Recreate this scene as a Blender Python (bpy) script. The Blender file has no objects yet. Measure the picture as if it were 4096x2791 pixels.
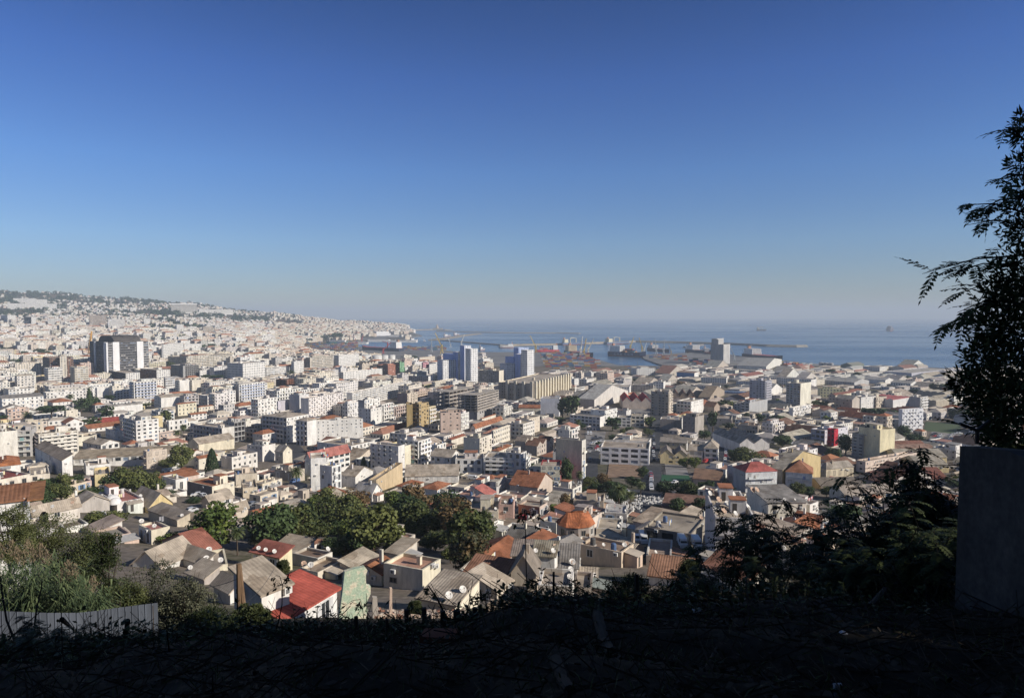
import bpy,math,random
from mathutils import Vector
R=math.radians
# ------------------------------------------------------------------ camera, sky, sun, exposure
SC=bpy.context.scene
COL=SC.collection
CAMZ=110.0
F=4096*24.0/36.0
EYE=1262.0
PITCH=math.atan((1395.5-EYE)/F)
cam_d=bpy.data.cameras.new("camera");cam_d.lens=24;cam_d.sensor_width=36
cam_d.clip_start=0.1;cam_d.clip_end=80000
cam=bpy.data.objects.new("camera",cam_d);COL.objects.link(cam)
cam.location=(0,0,CAMZ);cam.rotation_euler=(math.pi/2-PITCH,0,0)
SC.camera=cam
SUN_EL=R(27);SUN_AZ=(0.93,-0.37)
_l=math.hypot(*SUN_AZ);SUN_AZ=(SUN_AZ[0]/_l,SUN_AZ[1]/_l)
W=bpy.data.worlds.new("World");SC.world=W;W.use_nodes=True
nt=W.node_tree;bg=nt.nodes["Background"]
sky=nt.nodes.new("ShaderNodeTexSky");sky.sky_type='NISHITA';sky.sun_disc=False
sky.sun_elevation=SUN_EL;sky.sun_rotation=math.atan2(SUN_AZ[0],SUN_AZ[1])
sky.altitude=110;sky.air_density=0.5;sky.dust_density=0.0;sky.ozone_density=1.0
# deepen the blue with height and grey it towards the sea horizon, as in the autumn air of the photograph
tcw=nt.nodes.new("ShaderNodeTexCoord");sepw=nt.nodes.new("ShaderNodeSeparateXYZ");nt.links.new(tcw.outputs['Generated'],sepw.inputs[0])
cr=nt.nodes.new("ShaderNodeValToRGB");el=cr.color_ramp.elements
while len(el)<8:el.new(0.5)
for k,(p,c)in enumerate(((0.0,(.72,.65,.57)),(0.023,(.80,.72,.62)),(0.053,(.89,.90,.85)),(0.103,(.98,1.16,1.22)),(0.2,(.85,1.27,1.68)),(0.317,(.62,1.05,1.76)),(0.41,(.42,.80,1.42)),(0.62,(1.0,1.0,1.05)))):
	el[k].position=p;el[k].color=(c[0]/2.4,c[1]/2.4,c[2]/2.4,1)
nt.links.new(sepw.outputs[2],cr.inputs[0])
mw=nt.nodes.new("ShaderNodeMix");mw.data_type='RGBA';mw.blend_type='MULTIPLY';mw.inputs[0].default_value=1.0
nt.links.new(sky.outputs[0],mw.inputs[6]);nt.links.new(cr.outputs[0],mw.inputs[7])
nt.links.new(mw.outputs[2],bg.inputs[0]);bg.inputs[1].default_value=0.074*2.4
sun_d=bpy.data.lights.new("sun",'SUN');sun_d.energy=4.9;sun_d.angle=R(0.53);sun_d.color=(1,0.935,0.85)
sun=bpy.data.objects.new("sun",sun_d);COL.objects.link(sun)
_s=Vector((SUN_AZ[0]*math.cos(SUN_EL),SUN_AZ[1]*math.cos(SUN_EL),math.sin(SUN_EL)))
sun.rotation_euler=_s.to_track_quat('Z','Y').to_euler()
SC.view_settings.view_transform='Standard';SC.view_settings.look='None'
SC.view_settings.exposure=0.17;SC.view_settings.gamma=1.0
SC.render.engine='CYCLES'
cy=SC.cycles
cy.max_bounces=5;cy.diffuse_bounces=3;cy.glossy_bounces=2;cy.transmission_bounces=2
cy.volume_bounces=0;cy.transparent_max_bounces=8
cy.use_denoising=True;cy.use_adaptive_sampling=True;cy.adaptive_threshold=0.02
HAZE_DENSITY=0.00012
# ------------------------------------------------------------------ helpers
rnd=random.Random(7)
TILES={'A1':(0,1100),'A2':(1024,1200),'A3':(2048,1200),'A4':(3072,1200),'B1':(0,1700),'B2':(1024,1700),'B3':(2048,1700),'B4':(3072,1700),'C1':(0,2091),'C2':(1024,2091),'C3':(2048,2091),'C4':(3072,2091)}
TS=1024/2317.0
def px(t,X,Y):
	o=TILES[t];return o[0]+X*TS,o[1]+Y*TS
cP,sP=math.cos(PITCH),math.sin(PITCH)
def ray(x,y):
	cx=(x-2048)/F;cyy=(1395.5-y)/F
	return(cx,cP+sP*cyy,-sP+cP*cyy)
def project(X,Y,Z):
	dz=Z-CAMZ
	dep=Y*cP-dz*sP
	if dep<0.01:dep=0.01
	return 2048+F*X/dep,1395.5-F*(Y*sP+dz*cP)/dep
def onplane(x,y,z):
	r=ray(x,y);k=(z-CAMZ)/r[2]
	return(r[0]*k,r[1]*k,z)
def at_depth(x,y,d):
	r=ray(x,y);k=d/r[1];return(r[0]*k,d,CAMZ+r[2]*k)
# terrain table: height over distance, for several bearings a = x / y
TD=[0,3,6,9,12,16,30,45,55,70,90,130,180,250,320,400,500,700,1000,1500,2300,2800,3200,4300,4900,5600,7500]
TB=[108.4,107.9,107.1,106.1,104.85,102.7,95.9,89.4,85.1,78.8,72,63,53,42,33,25,19,14,9,5]
TBL=[108.4,107.8,106.9,105.65,104.25,102.4,95.9,89.4,85.1,78.6]+TB[10:]
TT=[(-0.95,[108.4,107.7,106.7,105.4,103.9,102.0,95.4,88.9,84.7,79.4,74,67,60,50,40,31,24,18,13,28,78,118,157,285,240,190,100]),(-0.75,[108.4,107.7,106.7,105.4,103.9,102.0,95.4,88.9,84.7,79.4,74,67,60,50,40,31,24,18,12,25,73,112,150,268,230,180,90]),(-0.5,[108.4,107.7,106.8,105.6,104.15,102.2,95.6,89.1,84.9,78.8,73,65,56,45,36,28,21,15,11,19,52,98,112,195,160,120,60]),(-0.31,TBL[:19]+[9,5,9,24,100,80,50,20]),(-0.2,TBL[:19]+[6,3,3,3,14,55,20,-5]),(-0.12,TBL[:19]+[5,2,2,2,2,2,2,-6]),(0.03,TB[:19]+[5,2,2,2,2,2,2,-6]),(1.3,TB[:19]+[5,2,2,2,2,2,2,-6])]
def _interp(tab,d):
	if d<=TD[0]:return tab[0]
	for i in range(len(TD)-1):
		if d<=TD[i+1]:
			f=(d-TD[i])/(TD[i+1]-TD[i]);return tab[i]+(tab[i+1]-tab[i])*f
	return tab[-1]
def base_ground(x,y):
	if y<=0.5:return 108.4+min(0.25*(0.5-y),12)
	a=x/y
	if a<=TT[0][0]:return _interp(TT[0][1],y)
	for i in range(len(TT)-1):
		if a<=TT[i+1][0]:
			f=(a-TT[i][0])/(TT[i+1][0]-TT[i][0])
			return _interp(TT[i][1],y)*(1-f)+_interp(TT[i+1][1],y)*f
	return _interp(TT[-1][1],y)
def smooth(e0,e1,v):
	t=max(0.0,min(1.0,(v-e0)/(e1-e0)));return t*t*(3-2*t)
def hill_right(x,y):
# the slope right of and behind the viewpoint that shades the foreground
	h=max(0.0,x-13.5-max(0,y)*0.22)
	h=min(h*0.8,9.0+8.0*smooth(10,28,y))
	return h*(1-smooth(28,46,y))*smooth(-170,-120,y)
def ground(x,y):
	z=base_ground(x,y)
	if y<55:z+=hill_right(x,y)
	return z
def hit(x,y,d0=2.0):
	"""first ground point under a photo pixel, no nearer than d0"""
	r=ray(x,y);d=d0;pd=d0*.999
	while d<9000:
		k=d/r[1]
		if CAMZ+r[2]*k<=base_ground(r[0]*k,d):
			lo,hi=pd,d
			for _ in range(24):
				m=(lo+hi)/2;k=m/r[1]
				if CAMZ+r[2]*k<=base_ground(r[0]*k,m):hi=m
				else:lo=m
			k=hi/r[1];return(r[0]*k,hi,CAMZ+r[2]*k)
		pd=d;d*=1.02
	return None
def link(name,data=None):
	o=bpy.data.objects.new(name,data);COL.objects.link(o);return o
LABELS={}
def tag(o,label,cat,group=None,kind=None):
	if label:
		if len(label.split())>16:print('LONG',label)
		o['label']=label;LABELS.setdefault(label,[]).append(o)
	if cat:o['category']=cat
	if group:o['group']=group
	if kind:o['kind']=kind
	return o
def empty(name,loc,rz=0.0):
	o=link(name);o.location=loc;o.rotation_euler=(0,0,rz);o.empty_display_size=0.2;return o
class MB:
	def __init__(s):
		s.v=[];s.ix={};s.f=[];s.m=[];s.c=[];s.uv=[]
	def p(s,q):
		k=(round(q[0],3),round(q[1],3),round(q[2],3))
		i=s.ix.get(k)
		if i is None:
			i=len(s.v);s.ix[k]=i;s.v.append(k)
		return i
	def face(s,pts,m=0,c=(1,1,1),uv=None):
		ids=[s.p(q)for q in pts]
		if len(set(ids))<3:return
		u2=list(uv)if uv else[(-1.0,-1.0)]*len(ids)
		if len(set(ids))<len(ids):
			seen=set();a=[];b=[]
			for i,w in zip(ids,u2):
				if i not in seen:seen.add(i);a.append(i);b.append(w)
			ids,u2=a,b
		s.f.append(ids);s.m.append(m);s.c.append(c);s.uv.append(u2)
	def box(s,x0,x1,y0,y1,z0,z1,m=0,c=(1,1,1),bottom=True):
		P=[(x0,y0,z0),(x1,y0,z0),(x1,y1,z0),(x0,y1,z0),(x0,y0,z1),(x1,y0,z1),(x1,y1,z1),(x0,y1,z1)]
		for q in((0,1,5,4),(1,2,6,5),(2,3,7,6),(3,0,4,7),(4,5,6,7)):s.face([P[i]for i in q],m,c)
		if bottom:s.face([P[i]for i in(3,2,1,0)],m,c)
	def hexa(s,P,m=0,c=(1,1,1)):
		for q in((0,1,5,4),(1,2,6,5),(2,3,7,6),(3,0,4,7),(4,5,6,7),(3,2,1,0)):s.face([P[i]for i in q],m,c)
	def tube(s,pts,r,n=6,m=0,c=(1,1,1),cap=True):
		rs=r if isinstance(r,(list,tuple))else[r]*len(pts)
		rings=[]
		for i,q in enumerate(pts):
			a=Vector(pts[max(0,i-1)]);b=Vector(pts[min(len(pts)-1,i+1)])
			t=(b-a);t=t.normalized()if t.length>1e-6 else Vector((0,0,1))
			s1=t.cross(Vector((0,0,1))if abs(t.z)<.9 else Vector((1,0,0))).normalized();s2=t.cross(s1)
			rings.append([tuple(Vector(q)+(s1*math.cos(6.2832*k/n)+s2*math.sin(6.2832*k/n))*rs[i])for k in range(n)])
		for i in range(len(rings)-1):
			for k in range(n):
				s.face([rings[i][k],rings[i+1][k],rings[i+1][(k+1)%n],rings[i][(k+1)%n]],m,c)
		if cap:
			s.face(rings[0],m,c);s.face(rings[-1][::-1],m,c)
	def lathe(s,prof,n=16,cx=0,cy=0,m=0,c=(1,1,1)):
		rings=[[(cx+r*math.cos(6.2832*k/n),cy+r*math.sin(6.2832*k/n),z)for k in range(n)]for r,z in prof]
		for i in range(len(rings)-1):
			for k in range(n):
				s.face([rings[i][k],rings[i][(k+1)%n],rings[i+1][(k+1)%n],rings[i+1][k]],m,c)
		if prof[-1][0]>0.01:s.face(rings[-1],m,c)
	def mesh(s,name,mats,smooth=False):
		me=bpy.data.meshes.new(name)
		me.from_pydata(s.v,[],s.f)
		for mm in mats:me.materials.append(mm)
		n=len(me.polygons)
		me.polygons.foreach_set('material_index',s.m)
		if smooth:me.polygons.foreach_set('use_smooth',[True]*n)
		at=me.attributes.new('col','FLOAT_COLOR','FACE')
		buf=[]
		for c in s.c:buf+=[c[0],c[1],c[2],1.0]
		at.data.foreach_set('color',buf)
		uvl=me.uv_layers.new(name='UVMap')
		buf=[]
		for u in s.uv:
			for w in u:buf+=[w[0],w[1]]
		uvl.data.foreach_set('uv',buf)
		me.update()
		return me
	def build(s,name,mats,parent=None,smooth=False):
		o=link(name,s.mesh(name,mats,smooth))
		if parent:o.parent=parent
		return o
# ------------------------------------------------------------------ materials
def newmat(name):
	m=bpy.data.materials.new(name);m.use_nodes=True
	return m,m.node_tree.nodes,m.node_tree.links,m.node_tree.nodes["Principled BSDF"]
def node(N,typ,**kw):
	n=N.new(typ)
	for k,v in kw.items():
		if k in n.inputs.keys():n.inputs[k].default_value=v
		else:setattr(n,k,v)
	return n
def mixrgb(N,Lk,mode,fac,a,b):
	n=N.new("ShaderNodeMix");n.data_type='RGBA';n.blend_type=mode
	for sock,val in((n.inputs['Factor'],fac),(n.inputs['A'],a),(n.inputs['B'],b)):
		pass
	for idx,val in((0,fac),(6,a),(7,b)):
		if hasattr(val,'links')or hasattr(val,'is_linked'):Lk.new(val,n.inputs[idx])
		else:n.inputs[idx].default_value=val if idx==0 else(*val,1)
	return n.outputs[2]
def math_n(N,Lk,op,a,b=None):
	n=N.new("ShaderNodeMath");n.operation=op
	for i,v in((0,a),(1,b)):
		if v is None:continue
		if hasattr(v,'is_linked'):Lk.new(v,n.inputs[i])
		else:n.inputs[i].default_value=v
	return n.outputs[0]
def ramp(N,Lk,fac,stops):
	n=N.new("ShaderNodeValToRGB");e=n.color_ramp.elements
	while len(e)<len(stops):e.new(0.5)
	for k,(pos,c)in enumerate(stops):
		e[k].position=pos;e[k].color=(*c,1)if len(c)==3 else c
	Lk.new(fac,n.inputs[0]);return n.outputs[0]
def attr_mat(name,rough=0.85,dirt=0.35,scale=0.25,tiles=None,windows=False,gloss=False,fine=2.0,patch=0,streak=False):
	m,N,Lk,B=newmat(name)
	A=N.new("ShaderNodeAttribute");A.attribute_name='col'
	geo=N.new("ShaderNodeNewGeometry")
	mp=N.new("ShaderNodeMapping");mp.inputs['Scale'].default_value=(1,1,0.3)
	Lk.new(geo.outputs['Position'],mp.inputs[0])
	n1=node(N,"ShaderNodeTexNoise",Scale=scale,Detail=6.0,Roughness=0.65);Lk.new(mp.outputs[0],n1.inputs['Vector'])
	n2=node(N,"ShaderNodeTexNoise",Scale=fine,Detail=3.0);Lk.new(mp.outputs[0],n2.inputs['Vector'])
	f1=ramp(N,Lk,n1.outputs[0],[(0.35,(1-dirt,)*3),(0.62,(1.0,)*3)])
	f2=ramp(N,Lk,n2.outputs[0],[(0.25,(0.86,0.85,0.83)),(0.7,(1.04,1.03,1.0))])
	c=mixrgb(N,Lk,'MULTIPLY',1.0,A.outputs['Color'],f1)
	if patch:
		vo=node(N,"ShaderNodeTexVoronoi",Scale=patch);vo.distance='CHEBYCHEV';Lk.new(geo.outputs['Position'],vo.inputs['Vector'])
		sv=N.new("ShaderNodeSeparateColor");Lk.new(vo.outputs['Color'],sv.inputs[0])
		c=mixrgb(N,Lk,'MULTIPLY',1.0,c,ramp(N,Lk,sv.outputs[0],[(0.0,(.7,.65,.6)),(0.35,(.95,.94,.92)),(0.8,(1.02,1.0,.98)),(1.0,(1.15,1.13,1.1))]))
	if streak:
		mp3=N.new("ShaderNodeMapping");mp3.inputs['Scale'].default_value=(.8,.8,0.1);Lk.new(geo.outputs['Position'],mp3.inputs[0])
		n3=node(N,"ShaderNodeTexNoise",Scale=1.0,Detail=7.0,Roughness=0.7);Lk.new(mp3.outputs[0],n3.inputs['Vector'])
		c=mixrgb(N,Lk,'MULTIPLY',1.0,c,ramp(N,Lk,n3.outputs[0],[(0.30,(.70,.66,.60)),(0.42,(1.0,)*3)]))
	c=mixrgb(N,Lk,'MULTIPLY',1.0,c,f2)
	uv=N.new("ShaderNodeUVMap");sep=N.new("ShaderNodeSeparateXYZ");Lk.new(uv.outputs[0],sep.inputs[0])
	if tiles:
		w=math_n(N,Lk,'PINGPONG',sep.outputs[0],tiles/2)
		w=math_n(N,Lk,'DIVIDE',w,tiles/2)
		r1=ramp(N,Lk,w,[(0.0,(0.8,)*3),(0.5,(1.0,)*3)])
		c=mixrgb(N,Lk,'MULTIPLY',1.0,c,r1)
		w2=math_n(N,Lk,'FRACT',math_n(N,Lk,'DIVIDE',sep.outputs[1],1.6))
		r2=ramp(N,Lk,w2,[(0.0,(0.8,)*3),(0.12,(1.0,)*3)])
		c=mixrgb(N,Lk,'MULTIPLY',1.0,c,r2)
		bp=node(N,"ShaderNodeBump",Strength=0.6,Distance=0.06);Lk.new(w,bp.inputs['Height']);Lk.new(bp.outputs[0],B.inputs['Normal'])
	if windows:
		ok=math_n(N,Lk,'GREATER_THAN',sep.outputs[0],-0.5)
		fu=math_n(N,Lk,'FRACT',math_n(N,Lk,'DIVIDE',sep.outputs[0],3.3))
		fv=math_n(N,Lk,'FRACT',math_n(N,Lk,'DIVIDE',sep.outputs[1],3.1))
		iu=math_n(N,Lk,'FLOOR',math_n(N,Lk,'DIVIDE',sep.outputs[0],3.3))
		iv=math_n(N,Lk,'FLOOR',math_n(N,Lk,'DIVIDE',sep.outputs[1],3.1))
		cmb=N.new("ShaderNodeCombineXYZ");Lk.new(iu,cmb.inputs[0]);Lk.new(iv,cmb.inputs[1])
		wn=N.new("ShaderNodeTexWhiteNoise");Lk.new(cmb.outputs[0],wn.inputs['Vector'])
		k=math_n(N,Lk,'MULTIPLY',math_n(N,Lk,'LESS_THAN',math_n(N,Lk,'ABSOLUTE',math_n(N,Lk,'SUBTRACT',fu,0.5)),0.22),math_n(N,Lk,'LESS_THAN',math_n(N,Lk,'ABSOLUTE',math_n(N,Lk,'SUBTRACT',fv,0.5)),0.25))
		k=math_n(N,Lk,'MULTIPLY',k,ok)
		wc=ramp(N,Lk,wn.outputs[0],[(0.0,(0.03,0.035,0.04)),(0.6,(0.09,0.1,0.11)),(0.8,(0.25,0.26,0.28)),(1.0,(0.4,0.38,0.35))])
		c=mixrgb(N,Lk,'MIX',k,c,wc)
	Lk.new(c,B.inputs['Base Color']);B.inputs['Roughness'].default_value=rough
	if not gloss:B.inputs['Specular IOR Level'].default_value=0.2
	return m
def simple(name,col,rough=0.7,metal=0.0,var=0.25,scale=3.0):
	m,N,Lk,B=newmat(name)
	tc=N.new("ShaderNodeTexCoord")
	n1=node(N,"ShaderNodeTexNoise",Scale=scale,Detail=5.0);Lk.new(tc.outputs['Object'],n1.inputs['Vector'])
	c=ramp(N,Lk,n1.outputs[0],[(0.3,tuple(x*(1-var)for x in col)),(0.7,tuple(min(1,x*(1+var*0.4))for x in col))])
	Lk.new(c,B.inputs['Base Color']);B.inputs['Roughness'].default_value=rough;B.inputs['Metallic'].default_value=metal
	B.inputs['Specular IOR Level'].default_value=0.25
	return m
def leaf_mat(name,dark,light,scale=0.5,trans=0.25):
	m,N,Lk,B=newmat(name)
	geo=N.new("ShaderNodeNewGeometry");oi=N.new("ShaderNodeObjectInfo")
	n1=node(N,"ShaderNodeTexNoise",Scale=scale,Detail=4.0);Lk.new(geo.outputs['Position'],n1.inputs['Vector'])
	s=math_n(N,Lk,'ADD',n1.outputs[0],math_n(N,Lk,'MULTIPLY',math_n(N,Lk,'SUBTRACT',oi.outputs['Random'],0.5),0.35))
	s=math_n(N,Lk,'ADD',s,math_n(N,Lk,'MULTIPLY',math_n(N,Lk,'SUBTRACT',geo.outputs['Random Per Island'],0.5),0.4))
	c=ramp(N,Lk,s,[(0.28,dark),(0.72,light)])
	Lk.new(c,B.inputs['Base Color']);B.inputs['Roughness'].default_value=0.65;B.inputs['Specular IOR Level'].default_value=0.2
	return m
M_WALL=attr_mat("painted_render",dirt=0.26,streak=True)
M_ROOF=attr_mat("concrete_roof",dirt=0.4,scale=0.15,patch=0.22)
M_TILE=attr_mat("tiled_roof",dirt=0.45,scale=0.5,tiles=0.32,patch=0.5)
M_SHEET=attr_mat("corrugated_roof",dirt=0.45,scale=0.35,tiles=0.4,patch=0.45)
M_FAR=attr_mat("windowed_render",dirt=0.22,windows=True)
M_PANE=attr_mat("window_pane",rough=0.25,dirt=0.1,gloss=True)
M_TRIM=attr_mat("painted_trim",dirt=0.15)
M_METAL=attr_mat("painted_metal",rough=0.5,dirt=0.3,scale=0.5)
WHITE=(0.78,0.755,0.71);CREAM=(0.72,0.66,0.55);BEIGE=(0.62,0.54,0.44);PINK=(0.64,0.50,0.42);YEL=(0.70,0.58,0.34)
OCHRE=(0.5,0.38,0.2);GREY=(0.42,0.41,0.40);BRICK=(0.36,0.17,0.11);LAV=(0.62,0.62,0.68);DARK=(0.09,0.09,0.1)
TERRA=(0.42,0.18,0.10);TAN=(0.48,0.40,0.32);FIBRE=(0.52,0.45,0.37);REDP=(0.45,0.10,0.08);BROWN=(0.24,0.14,0.10);FLAT=(0.54,0.47,0.39);SLATE=(0.33,0.31,0.29)
# ------------------------------------------------------------------ land, sea, quays, roads
COAST=[(1500,1318),(1620,1318),(1690,1342),(1600,1360),(1390,1366),(1400,1384),(1600,1398),(1780,1403),(1900,1407),(2140,1409),(2270,1414),(2370,1432),(2470,1460),(2660,1464),(2575,1434),(2568,1418),(2740,1411),(2850,1407),(2930,1418),(2985,1428),(3120,1440),(3240,1453),(3530,1471),(3800,1495),(4100,1530),(4700,1590)]
def inpoly(x,y,poly):
	c=False;j=len(poly)-1
	for i in range(len(poly)):
		xi,yi=poly[i][0],poly[i][1];xj,yj=poly[j][0],poly[j][1]
		if(yi>y)!=(yj>y)and x<(xj-xi)*(y-yi)/(yj-yi)+xi:c=not c
		j=i
	return c
coastW=[onplane(x,y,2.6)[:2]for x,y in COAST]
LAND=[(-9000,5560)]+coastW+[(3200,900),(3200,-50),(-9000,-50)]
def ground_mat():
	m,N,Lk,B=newmat("town_ground")
	geo=N.new("ShaderNodeNewGeometry")
	n1=node(N,"ShaderNodeTexNoise",Scale=0.03,Detail=6.0,Roughness=0.7);Lk.new(geo.outputs['Position'],n1.inputs['Vector'])
	n2=node(N,"ShaderNodeTexNoise",Scale=0.9,Detail=5.0);Lk.new(geo.outputs['Position'],n2.inputs['Vector'])
	c=ramp(N,Lk,n1.outputs[0],[(0.3,(0.11,0.10,0.09)),(0.48,(0.24,0.20,0.16)),(0.6,(0.09,0.09,0.05)),(0.75,(0.32,0.26,0.2))])
	c2=ramp(N,Lk,n2.outputs[0],[(0.3,(0.6,)*3),(0.7,(1.1,)*3)])
	c=mixrgb(N,Lk,'MULTIPLY',1.0,c,c2)
# far hills: scrub and dry earth
	sep=N.new("ShaderNodeSeparateXYZ");Lk.new(geo.outputs['Position'],sep.inputs[0])
	far=ramp(N,Lk,math_n(N,Lk,'DIVIDE',sep.outputs[1],4000.0),[(0.28,(0,)*3),(0.45,(1,)*3)])
	n3=node(N,"ShaderNodeTexNoise",Scale=0.006,Detail=8.0,Roughness=0.7);Lk.new(geo.outputs['Position'],n3.inputs['Vector'])
	ch=ramp(N,Lk,n3.outputs[0],[(0.35,(0.06,0.06,0.035)),(0.55,(0.12,0.1,0.07)),(0.7,(0.26,0.18,0.13))])
	c=mixrgb(N,Lk,'MIX',far,c,ch)
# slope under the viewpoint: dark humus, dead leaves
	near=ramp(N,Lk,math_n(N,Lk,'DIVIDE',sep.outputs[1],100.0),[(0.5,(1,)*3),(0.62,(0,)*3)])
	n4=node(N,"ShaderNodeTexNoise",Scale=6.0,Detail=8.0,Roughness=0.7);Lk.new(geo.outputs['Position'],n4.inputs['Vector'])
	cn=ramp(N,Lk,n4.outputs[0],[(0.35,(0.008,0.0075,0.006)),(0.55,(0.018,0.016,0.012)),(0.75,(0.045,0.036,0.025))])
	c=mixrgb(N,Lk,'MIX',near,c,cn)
	Lk.new(c,B.inputs['Base Color']);B.inputs['Roughness'].default_value=0.95;B.inputs['Specular IOR Level'].default_value=0.1
	bp=node(N,"ShaderNodeBump",Strength=0.5,Distance=0.1);Lk.new(n2.outputs[0],bp.inputs['Height']);Lk.new(bp.outputs[0],B.inputs['Normal'])
	return m
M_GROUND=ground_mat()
def grid_mesh(name,xs_of,ds,na,zf,mat):
	v,f=[],[]
	for d in ds:
		for k in range(na):
			x=xs_of(d,k);v.append((x,d,zf(x,d)))
	for i in range(len(ds)-1):
		for k in range(na-1):
			a=i*na+k;f.append((a,a+1,a+na+1,a+na))
	me=bpy.data.meshes.new(name);me.from_pydata(v,[],f);me.materials.append(mat)
	me.polygons.foreach_set('use_smooth',[True]*len(f));return link(name,me)
rg_t=random.Random(3)
def terr_z(x,d):
	z=ground(x,d)
	if d>1100 and not inpoly(x,d,LAND):return-6.0
	if 1420<d and x/d>-0.25 and z<6:z=min(z,2.2)
	if d>2600:z+=9*math.sin(x*0.011+d*0.004)*math.sin(d*0.009+x*.003)*smooth(2600,3200,d)
	if d<40:z+=0.10*math.sin(x*1.7+d*0.6)*math.sin(d*1.3)+0.05*math.sin(x*4.1+d*3.3)
	return z
ds=[];d=1.5
while d<7600:ds.append(d);d*=1.017
NA=300
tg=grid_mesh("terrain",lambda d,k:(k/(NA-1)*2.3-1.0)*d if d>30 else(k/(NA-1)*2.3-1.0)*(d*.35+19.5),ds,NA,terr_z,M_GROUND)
tag(tg,None,None,kind='structure')
# the hillside behind and right of the viewpoint
ds2=[-170+5*i for i in range(35)]+[1.5]
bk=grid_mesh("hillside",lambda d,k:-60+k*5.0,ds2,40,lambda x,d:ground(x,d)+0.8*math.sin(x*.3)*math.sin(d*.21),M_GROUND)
tag(bk,None,None,kind='structure')
ds3=[1.5+3.0*i for i in range(20)]
b3=grid_mesh("hillside",lambda d,k:max(20.0,d*1.0)+k*4.0,ds3,30,lambda x,d:ground(x,d)-0.3,M_GROUND)
tag(b3,None,None,kind='structure')
# sea
def sea_mat():
	m,N,Lk,B=newmat("sea_water")
	geo=N.new("ShaderNodeNewGeometry")
	mp=N.new("ShaderNodeMapping");mp.inputs['Scale'].default_value=(0.35,1.0,1);Lk.new(geo.outputs['Position'],mp.inputs[0])
	n1=node(N,"ShaderNodeTexNoise",Scale=0.0025,Detail=5.0,Roughness=0.6);Lk.new(mp.outputs[0],n1.inputs['Vector'])
	n2=node(N,"ShaderNodeTexNoise",Scale=0.15,Detail=6.0);Lk.new(geo.outputs['Position'],n2.inputs['Vector'])
	c=ramp(N,Lk,n1.outputs[0],[(0.35,(0.035,0.095,0.17)),(0.65,(0.06,0.13,0.21))])
	Lk.new(c,B.inputs['Base Color'])
	r=ramp(N,Lk,n1.outputs[0],[(0.4,(0.15,)*3),(0.6,(0.3,)*3)]);Lk.new(r,B.inputs['Roughness'])
	B.inputs['IOR'].default_value=1.33
	bp=node(N,"ShaderNodeBump",Strength=0.9,Distance=1.5);Lk.new(n2.outputs[0],bp.inputs['Height']);Lk.new(bp.outputs[0],B.inputs['Normal'])
	return m
M_SEA=sea_mat()
me=bpy.data.meshes.new("sea")
me.from_pydata([(-26000,700,0),(26000,700,0),(26000,26000,0),(-26000,26000,0)],[],[(0,1,2,3)]);me.materials.append(M_SEA)
tag(link("sea",me),None,None,kind='structure')
# quay apron of the port: one raised slab with vertical walls
M_QUAY=simple("quay_concrete",(0.2,0.19,0.18),0.9,var=0.4,scale=0.02)
M_ASPH=simple("asphalt",(0.065,0.065,0.068),0.9,var=0.35,scale=0.2)
M_PAVE=simple("worn_concrete",(0.27,0.25,0.23),0.9,var=0.4,scale=0.15)
def slab_poly(name,pts,z,h,mat):
	from mathutils.geometry import tessellate_polygon
	tr=tessellate_polygon([[Vector((p[0],p[1],0))for p in pts]])
	n=len(pts);v=[(p[0],p[1],z)for p in pts]+[(p[0],p[1],z-h)for p in pts]
	f=[tuple(t)for t in tr]+[(i,i+n,(i+1)%n+n,(i+1)%n)for i in range(n)]
	me=bpy.data.meshes.new(name);me.from_pydata(v,[],f);me.materials.append(mat);return link(name,me)
q=slab_poly("quay",coastW[:-3]+[onplane(3300,1478,2.6)[:2],onplane(2700,1496,2.6)[:2],onplane(2000,1470,2.6)[:2],onplane(1500,1436,2.6)[:2],onplane(1200,1400,2.6)[:2]],2.6,9,M_QUAY)
tag(q,None,None,kind='structure')
def strip(name,pts,wid,mat,dz=0.12,photo=True,label=None,step=6.0):
	"""road laid on the terrain; pts are photo pixels (full size) on the ground"""
	W_=[hit(*p)for p in pts]if photo else pts
	path=[]
	for i in range(len(W_)-1):
		a,b=Vector(W_[i]),Vector(W_[i+1]);n=max(1,int((b-a).length/step))
		path+=[a.lerp(b,k/n)for k in range(n)]
	path.append(Vector(W_[-1]))
	v,f=[],[];NC=5
	for i,p in enumerate(path):
		t=(path[min(i+1,len(path)-1)]-path[max(0,i-1)]);t.z=0;t.normalize();s=Vector((t.y,-t.x,0))
		for k in range(NC):
			q=p+s*wid*(k/(NC-1)-0.5);v.append((q.x,q.y,max(ground(q.x,q.y),2.6 if q.y>1400 else-9)+dz))
	for i in range(len(path)-1):
		for k in range(NC-1):a=i*NC+k;f.append((a,a+1,a+NC+1,a+NC))
	me=bpy.data.meshes.new(name);me.from_pydata(v,[],f);me.materials.append(mat);o=link(name,me)
	tag(o,None,None,kind='structure');ROADS.append(([(p.x,p.y)for p in path],wid));return o
ROADS=[]
def T(t,*pts):return[px(t,*p)for p in pts]
strip("street",T('A3',(1275,2000),(1290,1600),(1295,1300),(1310,1050)),11,M_ASPH,0.3)
strip("street",T('B3',(330,620),(420,540),(640,570),(1000,600),(1300,600),(1650,640),(1900,660)),10,M_ASPH,0.3)
strip("street",T('B3',(690,520),(700,360),(730,240)),9,M_ASPH,0.3)
strip("street",T('A2',(440,1450),(300,1300),(230,1180)),11,M_ASPH,0.3)
strip("street",T('A3',(1900,1560),(1890,1300),(1780,1040)),9,M_ASPH,0.3)
strip("avenue",T('A3',(540,715),(1100,690),(1500,745),(2300,790)),24,M_ASPH,0.3)
strip("street",T('B3',(1150,1190),(1450,1120),(1740,1180)),10,M_ASPH,0.25)
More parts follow.
